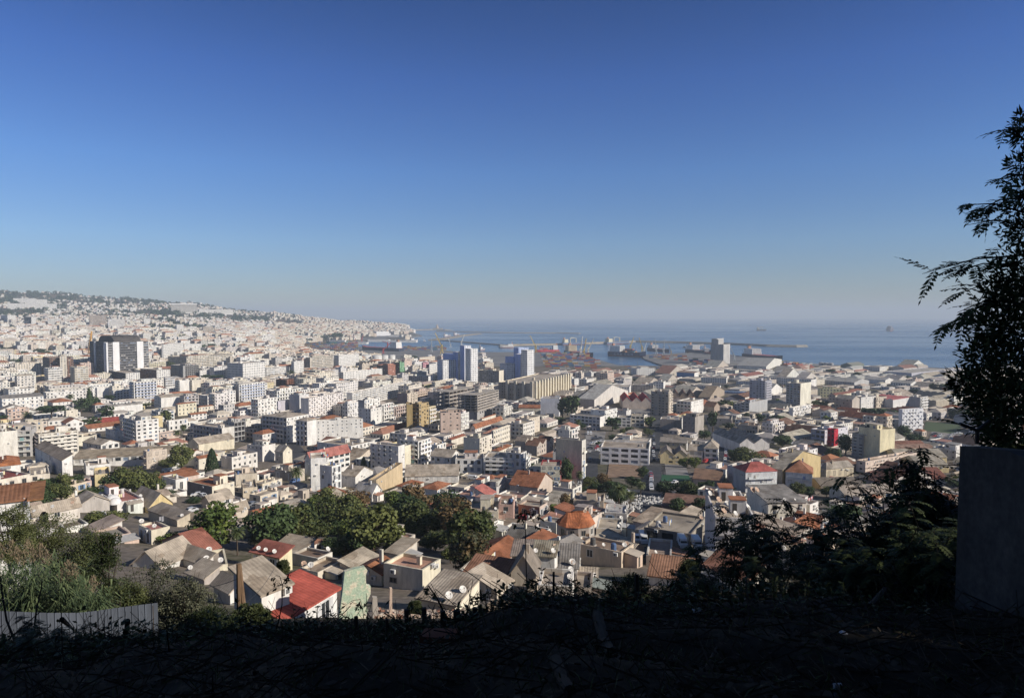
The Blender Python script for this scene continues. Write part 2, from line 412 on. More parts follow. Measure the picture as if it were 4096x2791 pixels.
strip("avenue",T('A4',(0,790),(500,800),(1200,850)),22,M_ASPH,0.3)
def patch(name,pts,mat,dz=0.2,n=10,smp=4.0):
	"""paved yard: photo-pixel quad on the ground"""
	q=[Vector(hit(*p))for p in pts]
	v,f=[],[]
	for j in range(n+1):
		for i in range(n+1):
			a=q[0].lerp(q[1],i/n);b=q[3].lerp(q[2],i/n);c=a.lerp(b,j/n)
			v.append((c.x,c.y,max(ground(c.x,c.y),2.6 if c.y>1400 else-9)+dz))
	for j in range(n):
		for i in range(n):a=j*(n+1)+i;f.append((a,a+1,a+n+2,a+n+1))
	me=bpy.data.meshes.new(name);me.from_pydata(v,[],f);me.materials.append(mat);o=link(name,me)
	tag(o,None,None,kind='structure');YARDS.append([(c.x,c.y)for c in q]);return o
YARDS=[]
M_SOIL=simple("bare_soil",(0.30,0.2,0.13),0.95,var=0.4,scale=0.3)
M_TURF=simple("artificial_turf",(0.035,0.11,0.05),0.9,var=0.2,scale=0.3)
M_DRY=simple("dry_grass_ground",(0.13,0.1,0.06),0.95,var=0.5,scale=0.2)
patch("car_park",T('A3',(665,1395),(800,1395),(850,1195),(665,1195)),M_PAVE)
patch("car_park",T('A3',(690,1010),(1250,1060),(1250,985),(720,985)),M_PAVE)
patch("pitch",T('B3',(1350,510),(1625,515),(1600,460),(1355,455)),M_TURF,0.35)
patch("pitch",T('B3',(1350,453),(1600,458),(1570,360),(1355,358)),M_PAVE,0.3)
patch("cemetery_ground",T('B3',(840,795),(1650,790),(1640,650),(850,625)),M_DRY,0.15)
patch("waste_ground",T('B3',(860,480),(1180,470),(1140,370),(880,340)),M_SOIL,0.3)
patch("field",T('A4',(1410,1180),(1750,1220),(1740,1130),(1430,1100)),simple("field_grass",(0.08,0.11,0.05),0.95),0.2)
patch("car_park",T('A4',(1440,1300),(1800,1300),(1800,1220),(1480,1190)),M_PAVE)
patch("yard",T('B3',(1110,1180),(1640,1200),(1640,1040),(1110,1040)),M_ASPH,0.15)
# ------------------------------------------------------------------ buildings
PLACED=[]
ANCH=[]
NEAR,MID=330.0,780.0;HO_='house'
WIN_MESH={}
def win_mesh(kind):
	if kind in WIN_MESH:return WIN_MESH[kind]
	fr=MB();pn=MB()
	tint={'frame':(0.7,0.68,0.64),'shut':(0.6,0.6,0.6),'blue':(0.2,0.3,0.45),'dark':(0.3,0.27,0.24),'door':(0.3,0.22,0.16)}[kind]
# unit window: x -0.5..0.5, z 0..1, outward -y
	fr.box(-0.56,-0.47,-0.07,0.02,-0.02,1.05,0,tint);fr.box(0.47,0.56,-0.07,0.02,-0.02,1.05,0,tint)
	fr.box(-0.47,0.47,-0.07,0.02,0.96,1.05,0,tint);fr.box(-0.62,0.62,-0.16,0.02,-0.08,-0.02,0,tint)
	fr.box(-0.03,0.03,-0.05,0.02,0.0,0.96,0,tint)
	if kind in('shut','blue'):
		fr.box(-1.0,-0.57,-0.09,-0.03,0,1,0,tint);fr.box(0.57,1.0,-0.09,-0.03,0,1,0,tint)
	pn.box(-0.47,0.47,-0.025,0.015,-0.02,0.96,0,(0.035,0.04,0.045)if kind!='door' else(0.12,0.08,0.06))
	WIN_MESH[kind]=(fr.mesh('window',[M_TRIM]),pn.mesh('pane',[M_PANE]))
	return WIN_MESH[kind]
def add_window(root,kind,loc,rz,w,h,pane=True,name='window'):
	fm,pm=win_mesh(kind)
	o=link(name,fm);o.parent=root;o.location=loc;o.rotation_euler=(0,0,rz);o.scale=(w,1,h)
	if pane:
		q=link('pane',pm);q.parent=o
	return o
def jit(c,k=0.05,rg=None):
	rg=rg or rnd;f=1+rg.uniform(-k,k)
	return tuple(max(0.01,min(0.9,v*f*(1+rg.uniform(-k,k)*0.3)))for v in c)
def pane_col(rg):
	q=rg.random()
	if q<0.6:return(0.035,0.04,0.045)
	if q<0.75:return(0.12,0.13,0.14)
	if q<0.87:return(0.2,0.25,0.33)
	return(0.45,0.43,0.4)
def facade(w,o,ax,n,width,z0,z1,code,wc,d,rg,fl=None,cw=3.4):
	"""one wall as a grid with recessed openings; o corner, ax along, n outward (2D). returns balcony floor list"""
	def P(u,z,dep=0.0):return(o[0]+ax[0]*u-n[0]*dep,o[1]+ax[1]*u-n[1]*dep,z)
	nf=fl or max(1,round((z1-z0)/3.15));fh=(z1-z0)/nf
	nc=max(1,round(width/cw));cwid=width/nc
	if code=='n' or width<1.2:
		w.face([P(0,z0-8),P(width,z0-8),P(width,z1),P(0,z1)],0,wc);return nf,fh,nc,cwid
	w.face([P(0,z0-8),P(width,z0-8),P(width,z0),P(0,z0)],0,wc)
	if d>MID and code in('w','b','p','m'):
		w.face([P(0,z0),P(width,z0),P(width,z1),P(0,z1)],2,wc,[(0,0),(nc*3.3,0),(nc*3.3,nf*3.1),(0,nf*3.1)])
		return nf,fh,nc,cwid
	ww,wh0,wh1,dep=0.40,0.28,0.76,0.22
	if code in 'wpm':ww=rg.uniform(.3,.5);wh0=rg.uniform(.2,.34);wh1=rg.uniform(.7,.82)
	skip=[rg.random()<.12 for _ in range(nc)]if code in 'wp' and nc>3 else[False]*nc
	if code=='b':ww,wh0,wh1,dep=0.55,0.06,0.78,0.5
	if code=='g':ww,wh0,wh1,dep=0.72,0.25,0.8,0.35
	if code=='s':ww,wh0,wh1,dep=0.9,0.35,0.75,0.35
	if code=='o':ww,wh0,wh1,dep=0.86,0.06,0.88,3.0
	if code=='m':ww,wh0,wh1=0.26,0.35,0.7
	for i in range(nf):
		zb=z0+i*fh;za=zb+fh*wh0;zc=zb+fh*wh1;zt=zb+fh
		w.face([P(0,zb),P(width,zb),P(width,za),P(0,za)],0,wc)
		w.face([P(0,zc),P(width,zc),P(width,zt),P(0,zt)],0,wc)
		ul=0.0
		for k in range(nc):
			if(code=='m' and rg.random()<0.45)or(skip[k]and rg.random()<.8):continue
			if code=='p' and rg.random()<0.08:continue
			w2=ww*(rg.choice((1,1,1,.75,1.2))if code in 'wpm' else 1);a=k*cwid+cwid*(1-w2)/2;b=a+cwid*w2
			w.face([P(ul,za),P(a,za),P(a,zc),P(ul,zc)],0,wc);ul=b
			pc=pane_col(rg)if code!='o' else(0.12,0.11,0.1)
			w.face([P(a,za),P(b,za),P(b,za,dep),P(a,za,dep)],0,wc)
			w.face([P(a,zc,dep),P(b,zc,dep),P(b,zc),P(a,zc)],0,wc)
			w.face([P(a,za),P(a,za,dep),P(a,zc,dep),P(a,zc)],0,wc)
			w.face([P(b,za,dep),P(b,za),P(b,zc),P(b,zc,dep)],0,wc)
			w.face([P(a,za,dep),P(b,za,dep),P(b,zc,dep),P(a,zc,dep)],1,pc)
		w.face([P(ul,za),P(width,za),P(width,zc),P(ul,zc)],0,wc)
	return nf,fh,nc,cwid
def obox(m,o,ax,n,u0,u1,e0,e1,z0,z1,mi,c):
	"""box in facade coordinates: u along the wall, e outwards"""
	def P(u,e,z):return(o[0]+ax[0]*u+n[0]*e,o[1]+ax[1]*u+n[1]*e,z)
	m.hexa([P(u0,e0,z0),P(u1,e0,z0),P(u1,e1,z0),P(u0,e1,z0),P(u0,e0,z1),P(u1,e0,z1),P(u1,e1,z1),P(u0,e1,z1)],mi,c)
def make_building(P,t,Lr,Ll,H,name,label,cat,group=None,wc=WHITE,rc=FLAT,L='w',Rr='w',roof='flat',fl=None,seed=1,hut=None,rise=None,cw=3.4,lc=None,short=None,kind=None,dishes=0,balc=None):
	rg=random.Random(seed);d=P[1]
	root=empty(name,P,t);tag(root,label,cat,group)
	lc=lc or wc  # left-face colour; on several landmarks its darker tone is painted shade
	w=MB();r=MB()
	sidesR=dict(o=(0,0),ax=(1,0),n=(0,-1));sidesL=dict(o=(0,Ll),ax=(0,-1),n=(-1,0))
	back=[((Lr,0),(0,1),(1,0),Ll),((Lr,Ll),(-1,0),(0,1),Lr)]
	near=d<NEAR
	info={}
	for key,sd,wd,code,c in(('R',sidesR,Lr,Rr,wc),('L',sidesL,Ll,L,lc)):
		cd='n' if(near and code in('w','m','p','b'))else code
		info[key]=facade(w,sd['o'],sd['ax'],sd['n'],wd,0,H,cd,c,d,rg,fl,cw)
	for o,ax,n,wd in back:
		if d<MID*1.3:facade(w,o,ax,n,wd,0,H,'w' if not near else 'n',jit(wc,0.05,rg),9999,rg,fl)
		else:facade(w,o,ax,n,wd,0,H,'n',wc,d,rg)
# ---- roof
	rmat=[M_ROOF]
	if roof=='flat':
		ph=0.9 if H>5 else 0.5;e=0.3;zf=H-ph
		def ring(x0,x1,y0,y1,z):return[(x0,y0,z),(x1,y0,z),(x1,y1,z),(x0,y1,z)]
		A=ring(0,Lr,0,Ll,H);B=ring(e,Lr-e,e,Ll-e,H);Cc=ring(e,Lr-e,e,Ll-e,zf)
		for k in range(4):
			j=(k+1)%4
			r.face([A[k],A[j],B[j],B[k]],0,jit(wc,0.05,rg));r.face([B[j],B[k],Cc[k],Cc[j]],0,wc)
		r.face(Cc,0,rc)
	else:
		big=0.35 if roof!='barrel' else 0.1
		x0,x1,y0,y1=-big,Lr+big,-big,Ll+big
		tl=M_TILE if rc in(TERRA,REDP,BROWN)else M_SHEET
		rmat=[tl,M_TRIM];th=0.18
		def slab(q,uvs):
			lo=[(a,b,c-th)for a,b,c in q]
			r.face(q,0,rc,uvs);r.face(lo[::-1],0,rc)
			m_=len(q)
			for k in range(m_):r.face([q[k],lo[k],lo[(k+1)%m_],q[(k+1)%m_]],0,rc)
		if roof in('gv','gu','saw'):
			if roof=='gu':
				span,length=Lr,Ll
			else:span,length=Ll,Lr
			nb=1 if roof!='saw' else max(2,round(Lr/9.0))
			rs=rise or span*0.2
			if roof=='gv':
				ym=Ll/2;s_=math.hypot(ym+big,rs);dz=-rs*big/ym
				slab([(x0,y0,H+dz),(x1,y0,H+dz),(x1,ym,H+rs),(x0,ym,H+rs)],[(0,s_),(x1-x0,s_),(x1-x0,0),(0,0)])
				slab([(x1,y1,H+dz),(x0,y1,H+dz),(x0,ym,H+rs),(x1,ym,H+rs)],[(0,s_),(x1-x0,s_),(x1-x0,0),(0,0)])
				w.face([(0,Ll,H),(0,0,H),(0,ym,H+rs-th)],0,lc);w.face([(Lr,0,H),(Lr,Ll,H),(Lr,ym,H+rs-th)],0,wc)
			elif roof=='gu':
				xm=Lr/2;s_=math.hypot(xm+big,rs);dz=-rs*big/xm
				slab([(x0,y1,H+dz),(x0,y0,H+dz),(xm,y0,H+rs),(xm,y1,H+rs)],[(0,s_),(y1-y0,s_),(y1-y0,0),(0,0)])
				slab([(x1,y0,H+dz),(x1,y1,H+dz),(xm,y1,H+rs),(xm,y0,H+rs)],[(0,s_),(y1-y0,s_),(y1-y0,0),(0,0)])
				w.face([(0,0,H),(Lr,0,H),(xm,0,H+rs-th)],0,wc);w.face([(Lr,Ll,H),(0,Ll,H),(xm,Ll,H+rs-th)],0,lc)
			else:
				bw=Lr/nb
				for k in range(nb):
					a=k*bw;rs=rise or bw*0.4
					slab([(a,y1,H),(a,y0,H),(a+bw*.5,y0,H+rs),(a+bw*.5,y1,H+rs)],[(0,5),(y1-y0,5),(y1-y0,0),(0,0)])
					slab([(a+bw,y0,H),(a+bw,y1,H),(a+bw*.5,y1,H+rs),(a+bw*.5,y0,H+rs)],[(0,5),(y1-y0,5),(y1-y0,0),(0,0)])
					w.face([(a,0,H),(a+bw,0,H),(a+bw*.5,0,H+rs-th)],0,wc)
					w.face([(a+bw,Ll,H),(a,Ll,H),(a+bw*.5,Ll,H+rs-th)],0,lc)
		elif roof=='hip':
			rs=rise or min(3.2,min(Lr,Ll)*0.22);q=min(Lr,Ll)/2+big
			if Lr>=Ll:r1,r2=(x0+q,(y0+y1)/2,H+rs),(x1-q+0.01,(y0+y1)/2,H+rs)
			else:r1,r2=((x0+x1)/2,y0+q,H+rs),((x0+x1)/2,y1-q+0.01,H+rs)
			c4=[(x0,y0,H),(x1,y0,H),(x1,y1,H),(x0,y1,H)]
			if Lr>=Ll:fs=[[c4[0],c4[1],r2,r1],[c4[1],c4[2],r2],[c4[2],c4[3],r1,r2],[c4[3],c4[0],r1]]
			else:fs=[[c4[0],c4[1],r1],[c4[1],c4[2],r2,r1],[c4[2],c4[3],r2],[c4[3],c4[0],r1,r2]]
			for f_ in fs:
				ln=math.dist(f_[0],f_[1])
				r.face(f_,0,rc,([(0,4),(ln,4),(ln*.7,0),(ln*.3,0)]if len(f_)==4 else[(0,4),(ln,4),(ln/2,0)]))
			r.face(c4[::-1],0,wc)
		elif roof in('sv','su'):
			rs=rise or 1.6
			if roof=='sv':
				slab([(x0,y0,H),(x1,y0,H),(x1,y1,H+rs),(x0,y1,H+rs)],[(0,6),(x1-x0,6),(x1-x0,0),(0,0)])
				w.face([(0,Ll,H),(0,0,H),(0,Ll,H+rs-th)],0,lc);w.face([(Lr,0,H),(Lr,Ll,H),(Lr,Ll,H+rs-th)],0,wc)
				w.face([(Lr,Ll,H),(0,Ll,H),(0,Ll,H+rs-th),(Lr,Ll,H+rs-th)],0,wc)
			else:
				slab([(x0,y1,H),(x0,y0,H),(x1,y0,H+rs),(x1,y1,H+rs)],[(0,6),(y1-y0,6),(y1-y0,0),(0,0)])
				w.face([(0,0,H),(Lr,0,H),(Lr,0,H+rs-th)],0,wc);w.face([(Lr,Ll,H),(0,Ll,H),(Lr,Ll,H+rs-th)],0,wc)
				w.face([(Lr,0,H),(Lr,Ll,H),(Lr,Ll,H+rs-th),(Lr,0,H+rs-th)],0,wc)
		elif roof=='barrel':
			nb=1 if(not rise or rise>0)else max(2,int(-rise));bw=Ll/nb;rs=bw*0.2
			for b in range(nb):
				pr=[(bw*b+bw*(0.5-0.5*math.cos(math.pi*k/8)),H+rs*math.sin(math.pi*k/8))for k in range(9)]
				for k in range(8):
					(ya,za),(yb,zb)=pr[k],pr[k+1]
					r.face([(x0,ya,za),(x1,ya,za),(x1,yb,zb),(x0,yb,zb)],0,rc,[(0,k),(x1-x0,k),(x1-x0,k+1),(0,k+1)])
				w.face([(0,y_,z_-0.02)for y_,z_ in pr[::-1]],0,lc);w.face([(Lr,y_,z_-0.02)for y_,z_ in pr],0,wc)
	wo=w.build('wall',[M_WALL,M_PANE,M_FAR],root)
	ro=r.build('roof',rmat,root)
# ---- balconies and separate windows
	for key,sd,wd,code,c in(('R',sidesR,Lr,Rr,wc),('L',sidesL,Ll,L,lc)):
		nf,fh,nc,cwid=info[key];o,ax,n=sd['o'],sd['ax'],sd['n']
		rot=0.0 if key=='R' else-math.pi/2
		if near and code in('w','m','p','b')and wd>1.5:
			kk=rg.choice(['frame','shut','dark','blue','shut','frame'])
			for i in range(nf):
				for k in range(nc):
					if code=='m' and rg.random()<0.5:continue
					if rg.random()<0.06:continue
					u=(k+0.5)*cwid;tall=code in('b','p')or(i==0 and rg.random()<0.3)
					z=i*fh+(0.1 if tall else fh*0.3);hh=fh*(0.72 if tall else 0.46)
					add_window(root,kk if rg.random()<.8 else 'dark',(o[0]+ax[0]*u,o[1]+ax[1]*u,z),rot,min(1.15,cwid*0.45),hh,pane=d<260,name='window')
		if code in('b','p')and d<MID*1.25:
			bc=balc or jit(c,0.12,rg);b_=MB();made=0
			for i in range(0 if nf>4 else 1,nf):
				z=i*fh
				if i==0:continue
				if code=='b':
					b_=MB();obox(b_,o,ax,n,wd*0.06,wd*0.94,0.0,1.15,z-0.12,z+0.06,0,c)
					obox(b_,o,ax,n,wd*0.06,wd*0.94,1.07,1.15,z+0.06,z+0.95,0,bc)
					if rg.random()<0.8 and d<700:
						for q in range(int(wd/4)):
							if rg.random()<0.4:
								u=rg.uniform(wd*.08,wd*.85)
								aw=MB();obox(aw,o,ax,n,u,u+rg.uniform(0.8,2),1.17,1.2,z+0.3,z+rg.uniform(1.1,2.2),0,rg.choice([(.6,.6,.62),(.3,.36,.55),(.55,.3,.3),(.7,.68,.6),(.25,.4,.4),(.5,.45,.3)]));aw.build('awning',[M_TRIM],root)
					b_.build('balcony',[M_TRIM],root)
				else:
					b_=MB()
					for k in range(nc):
						if(k+(i*0 if seed%2 else i))%2==0 or rg.random()<0.15:
							u0,u1=k*cwid+cwid*.12,k*cwid+cwid*.88
							obox(b_,o,ax,n,u0,u1,0.0,1.0,z-0.1,z+0.06,0,c);obox(b_,o,ax,n,u0,u1,0.94,1.0,z+0.06,z+0.9,0,bc)
							b_.build('balcony',[M_TRIM],root);b_=MB()
					if b_.f:b_.build('balcony',[M_TRIM],root)
	if roof=='flat' and min(Lr,Ll)>6 and d<1200 and(hut is None or hut>0):
		nh=hut if hut else(1 if rg.random()<0.75 else 2)
		for q in range(nh):
			hw,hd,hh=rg.uniform(2.4,min(6,Lr*.4)),rg.uniform(2.4,min(5,Ll*.4)),rg.uniform(2.0,3.0)
			x=rg.uniform(0.8,Lr-hw-0.8);y=rg.uniform(0.8,max(0.9,Ll-hd-0.8));h_=MB();zf=H-(0.9 if H>5 else 0.5)
			h_.box(x,x+hw,y,y+hd,zf,zf+hh,0,jit(wc,0.08,rg));h_.box(x-.15,x+hw+.15,y-.15,y+hd+.15,zf+hh,zf+hh+.15,0,rg.choice([rc,rc,FLAT,TERRA]))
			h_.face([(x+.4,y-.02,zf+.05),(x+1.2,y-.02,zf+.05),(x+1.2,y-.02,zf+1.9),(x+.4,y-.02,zf+1.9)],0,(0.1,0.09,0.08))
			h_.build('stair_hut',[M_WALL],root)
	if roof=='flat' and hut is None and H>5 and min(Lr,Ll)>8 and d<1300 and rg.random()<.4:
		x0,y0=rg.uniform(.05,.4)*Lr,rg.uniform(.05,.3)*Ll;x1,y1=x0+Lr*rg.uniform(.3,.55),min(Ll-.4,y0+Ll*rg.uniform(.4,.65));zf=H-.9;u_=MB();c=jit(wc,.1,rg);zt=zf+rg.uniform(2.7,3.2)
		facade(u_,(x0,y0),(1,0),(0,-1),x1-x0,zf,zt,'w',c,min(d,MID-1),rg,1);facade(u_,(x0,y1),(0,-1),(-1,0),y1-y0,zf,zt,'w',c,min(d,MID-1),rg,1)
		for q in(((x1,y0),(x1,y1)),((x1,y1),(x0,y1))):u_.face([(*q[0],zf),(*q[1],zf),(*q[1],zt),(*q[0],zt)],0,c)
		u_.box(x0-.3,x1+.3,y0-.3,y1+.3,zt,zt+.2,0,rg.choice((rc,FLAT,wc,TERRA)));u_.build('upper_storey',[M_WALL,M_PANE,M_FAR],root)
	if d<300 and cat==HO_ and Lr>5 and rg.random()<.45 and not short:
		u_=MB();a0=rg.uniform(.05,.4)*Lr;a1=a0+rg.uniform(2.5,4.5);hh=min(H-.3,2.4);e_=rg.uniform(1.8,3)
		u_.box(a0,a1,-e_,0,-6,hh-.25,0,jit(wc,.15,rg));u_.hexa([(a0-.2,-e_-.3,hh-.35),(a1+.2,-e_-.3,hh-.35),(a1+.2,0,hh+.1),(a0-.2,0,hh+.1),(a0-.2,-e_-.3,hh-.25),(a1+.2,-e_-.3,hh-.25),(a1+.2,0,hh+.2),(a0-.2,0,hh+.2)],0,rg.choice((FIBRE,(.36,.2,.14),(.45,.44,.43),(.3,.33,.3))))
		u_.face([(a0+.6,-e_-.01,0),(a0+1.4,-e_-.01,0),(a0+1.4,-e_-.01,1.9),(a0+.6,-e_-.01,1.9)],0,(.1,.09,.08));u_.build('lean_to',[M_WALL],root)
	if d<420 and H>2.5:
		for q in range(rg.randint(1,4)):
			key=rg.choice('RRL');o,ax,n=(sidesR if key=='R' else sidesL)['o'],(sidesR if key=='R' else sidesL)['ax'],(sidesR if key=='R' else sidesL)['n']
			wd=Lr if key=='R' else Ll;u=rg.uniform(.1,.85)*wd;z=rg.uniform(.45,.85)*H;a_=MB();obox(a_,o,ax,n,u,u+.8,.02,.4,z,z+.6,0,(.7,.69,.66));obox(a_,o,ax,n,u+.12,u+.5,.4,.42,z+.08,z+.5,0,(.15,.15,.15));a_.build('air_conditioner',[M_TRIM],root)
		if roof=='flat':
			for q in range(rg.randint(1,3)):
				x,y=rg.uniform(.12,.85)*Lr,rg.uniform(.12,.85)*Ll;z=H-(.9 if H>5 else.5);a_=MB();k_=rg.random()
				if k_<.45:a_.lathe([(.5,z+.25),(.5,z+1.3),(.35,z+1.5),(.05,z+1.55)],10,x,y,0,rg.choice([(.1,.16,.3),(.6,.58,.55),(.12,.12,.12)]));a_.box(x-.5,x+.5,y-.5,y+.5,z,z+.25,0,(.4,.37,.34));a_.build('water_tank',[M_TRIM],root)
				elif k_<.75:a_.box(x-.3,x+.3,y-.3,y+.3,z,z+1.2,0,jit(wc,.1,rg));a_.box(x-.4,x+.4,y-.4,y+.4,z+1.2,z+1.32,0,FLAT);a_.build('chimney',[M_WALL],root)
				else:
					u=rg.uniform(1.5,3);a_.tube([(x,y,z),(x,y,z+1.8)],.03,4,0,(.2,.2,.2));a_.tube([(x+u,y,z),(x+u,y,z+1.8)],.03,4,0,(.2,.2,.2));a_.tube([(x,y,z+1.75),(x+u,y,z+1.75)],.012,3,0,(.2,.2,.2));a_.build('laundry_frame',[M_METAL],root)
					for l_ in range(int(u/.5)):
						if rg.random()<.75:a_=MB();a_.box(x+.1+l_*.5,x+.5+l_*.5,y-.01,y+.01,z+rg.uniform(.6,1.1),z+1.74,0,rg.choice([(.75,.74,.72),(.5,.12,.12),(.15,.25,.5),(.7,.5,.55),(.3,.3,.32),(.7,.65,.4)]));a_.build('laundry',[M_TRIM],root)
		elif roof in('gv','gu','hip'):
			x,y=rg.uniform(.25,.75)*Lr,rg.uniform(.3,.7)*Ll;a_=MB();a_.box(x-.25,x+.25,y-.25,y+.25,H-.3,H+(rise or 2)+.7,0,jit(wc,.1,rg));a_.build('chimney',[M_WALL],root)
	if kind:root['kind']=kind
	c_,s_=math.cos(t),math.sin(t)
	cen=(P[0]+c_*Lr/2-s_*Ll/2,P[1]+s_*Lr/2+c_*Ll/2)
	return root,cen,(w,r)
def corners(P,t,Lr,Ll):
	c,s=math.cos(t),math.sin(t)
	return[(P[0]+c*a-s*b,P[1]+s*a+c*b)for a,b in((0,0),(Lr,0),(Lr,Ll),(0,Ll))]
def screen_rect(P,t,Lr,Ll,H):
	xs,ys=[],[]
	for X,Y in corners(P,t,Lr,Ll):
		for z in(P[2],P[2]+H):
			a,b=project(X,Y,z);xs.append(a);ys.append(b)
	return min(xs),max(xs),min(ys),max(ys)
def remember(P,t,Lr,Ll,H,short=None):
	PLACED.append(dict(P=P,t=t,Lr=Lr,Ll=Ll,H=H,rect=screen_rect(P,t,Lr,Ll,H),d=P[1],c=corners(P,t,Lr,Ll)))
	if short:
		r=PLACED[-1]['rect'];ANCH.append(((r[0]+r[1])/2,P[1],short))
def t_default(x):
	if x<500:return R(47)
	if x<1000:return R(47+15*(x-500)/500)
	a=(x-2048)/F
	return min(R(62+6*min(1,(x-1000)/1300)),math.atan2(1,a)-R(24)if a>0 else 9)
def solve(tile,xl,xc,xr,yt,yb,t=None,yr=None,dep=None,wid=None):
	Xc,Yb=px(tile,xc,yb);_,Yt=px(tile,xc,yt)
	Xl,_=px(tile,xl,yt);Xr,_=px(tile,xr,yt)
	P=hit(Xc,Yb,58)
	if P is None:raise ValueError("no ground under %s"%((tile,xc,yb),))
	zt=at_depth(Xc,Yt,P[1])[2];H=zt-P[2]
	if H<2.3:P=(P[0],P[1],zt-2.3);H=2.3
	tt=R(t)if t is not None else t_default(Xc)
	Lr=None
	def pxof(L,ang,left=False):
		c,s=(-math.sin(ang),math.cos(ang))if left else(math.cos(ang),math.sin(ang))
		return project(P[0]+L*c,P[1]+L*s,zt)[0]
	if yr is not None:
		_,Yr=px(tile,xr,yr)
		rr=ray(Xr,Yr)
		if abs(rr[2])>1e-5 and(zt-CAMZ)/rr[2]>0:
			q=onplane(Xr,Yr,zt);vx,vy=q[0]-P[0],q[1]-P[1]
			Lr=math.hypot(vx,vy);tt=math.atan2(vy,vx)
			lim=math.atan2(1,(Xc-2048)/F)-R(6)
			if Lr>200 or tt>lim:Lr=None;tt=min(tt,lim)
	elif t is None and wid and xr-xc<60:
		lo,hi=R(5),R(115)
		for _ in range(40):
			m=(lo+hi)/2
			if pxof(wid,m)>Xr:lo=m
			else:hi=m
		tt=lo;Lr=wid
	elif t is None and dep and xc-xl<100:
		lo,hi=R(-30),R(80)
		for _ in range(40):
			m=(lo+hi)/2
			if pxof(dep,m,True)<Xl:hi=m
			else:lo=m
		tt=lo
	def along(dx,dy,Xe):
		a=(Xe-2048)/F/ray(Xe,Yt)[1]
		k=dx-a*dy
		return(a*P[1]-P[0])/k if abs(k)>1e-4 else-1
	if Lr is None:Lr=along(math.cos(tt),math.sin(tt),Xr)
	Ll=along(-math.sin(tt),math.cos(tt),Xl)
	bad=''
	if not 1.5<Lr<260:bad+=' Lr=%.1f'%Lr;Lr=wid or 14
	if dep and Ll<dep:Ll=dep
	if not 1.5<Ll<260:bad+=' Ll=%.1f'%Ll;Ll=12
	if bad:print('SOLVE',tile,xl,xc,xr,round(math.degrees(tt)),bad)
	return P,tt,Lr,Ll,H
def bld(tile,xl,xc,xr,yt,yb,label,cat='apartment block',name=None,t=None,yr=None,dep=None,wid=None,short=None,**kw):
	P,tt,Lr,Ll,H=solve(tile,xl,xc,xr,yt,yb,t,yr,dep,wid)
	name=name or cat.replace(' ','_')
	kw.setdefault('seed',int(xc*7+yb))
	root,cen,_=make_building(P,tt,Lr,Ll,H,name,label,cat,**kw)
	remember(P,tt,Lr,Ll,H+1,short or label_short(label))
	return root,P,tt,Lr,Ll,H
def label_short(label):
	return None
# ------------------------------------------------------------------ buildings one can pick out in the photograph
AP,HO,WH,TW,OF,SC_='apartment block','house','warehouse','tower block','office building','school'
B=bld
# --- far left quarter
B('A1',385,455,662,750,935,"brown grid-fronted office block left of the dark twin tower",OF,wc=BROWN,lc=(0.22,0.2,0.19),L='g',Rr='g',short="the brown grid-fronted block")
B('A1',545,548,600,735,940,"slim cream stair tower between brown grid fronts",OF,wc=CREAM,Rr='m',dep=14)
B('A1',400,440,565,845,990,"white terraced flats with stepped bands before the brown grid block",AP,Rr='s',L='b',short="the white banded flats")
B('A1',635,680,800,835,990,"white banded flats with stepped left edge before the dark tower",AP,Rr='s',L='b',wc=CREAM)
B('A1',1462,1482,1660,628,772,"tall plain white slab with blank end right of the dark tower",AP,yr=612,Rr='w',L='n',short="the tall plain white slab")
B('A1',1662,1668,1825,625,700,"lower white slab joined to the tall plain slab",AP,Rr='w')
B('A1',1520,1690,2105,742,850,"very long cream block with close rows of windows",AP,t=62,wc=(.66,.6,.5),Rr='g',L='g',short="the very long cream block")
B('A1',985,1140,1265,888,958,"low office wing with dark glazed left side and white end",OF,lc=DARK,L='g',Rr='m')
B('A1',1270,1420,1540,860,952,"second low wing with brown glazed side and pale end",OF,lc=BROWN,L='g',Rr='m')
B('A1',1340,1350,1500,790,850,"pale yellow office with flat overhanging roof right of the dark tower",OF,wc=(.7,.64,.48),Rr='g')
B('A1',1170,1215,1420,968,1150,"white flats with blue balcony curtains in front of the dark tower",AP,Rr='b',L='b',balc=(.45,.5,.66),short="the flats with blue curtains")
B('A1',1480,1500,1582,930,1035,"small block with black and white banded floors",AP,Rr='s',wc=(.7,.68,.66))
B('A1',1545,1660,1800,820,940,"grey unfinished flats with open floors and stair towers",AP,wc=GREY,Rr='o',L='o',short="the grey unfinished flats")
B('A1',1590,1628,1732,955,1085,"white block with a tall blank side wall",AP,Rr='n',L='b')
B('A1',1732,1740,1815,950,1080,"cream block with blank gable beside the white blank wall",AP,wc=CREAM,Rr='n')
B('A1',1800,1810,1935,862,935,"white block with small square windows behind the umbrella pines",AP,Rr='m')
B('A1',1935,1940,2055,835,935,"pale grey block with four rows of windows by the pines",AP,Rr='w',wc=(.72,.7,.68))
B('A1',2055,2200,2400,800,955,"large white block with a recessed black-windowed side",AP,Rr='w',L='b',fl=7,short="the large white stepped block")
B('A1',2150,2165,2400,990,1165,"white flats hung with blue awnings",AP,Rr='b',balc=(.5,.55,.7))
B('A1',1395,1460,1688,1108,1228,"white house with one huge blank side wall and grey roof",HO,Rr='n',L='w',roof='gv',rc=FIBRE,rise=2,short="the house with a huge blank wall")
B('A1',1588,1612,1778,1170,1275,"cream villa with low orange hipped roof and shutters",HO,wc=(.72,.66,.5),roof='hip',rc=TERRA,Rr='w',short="the cream villa with orange roof")
B('A1',1780,1800,1935,1195,1260,"small house with two orange hipped roofs",HO,wc=CREAM,roof='hip',rc=TERRA)
B('A1',1700,1730,1872,1262,1318,"low house with orange ridge roof below the cream villa",HO,roof='gv',rc=TERRA)
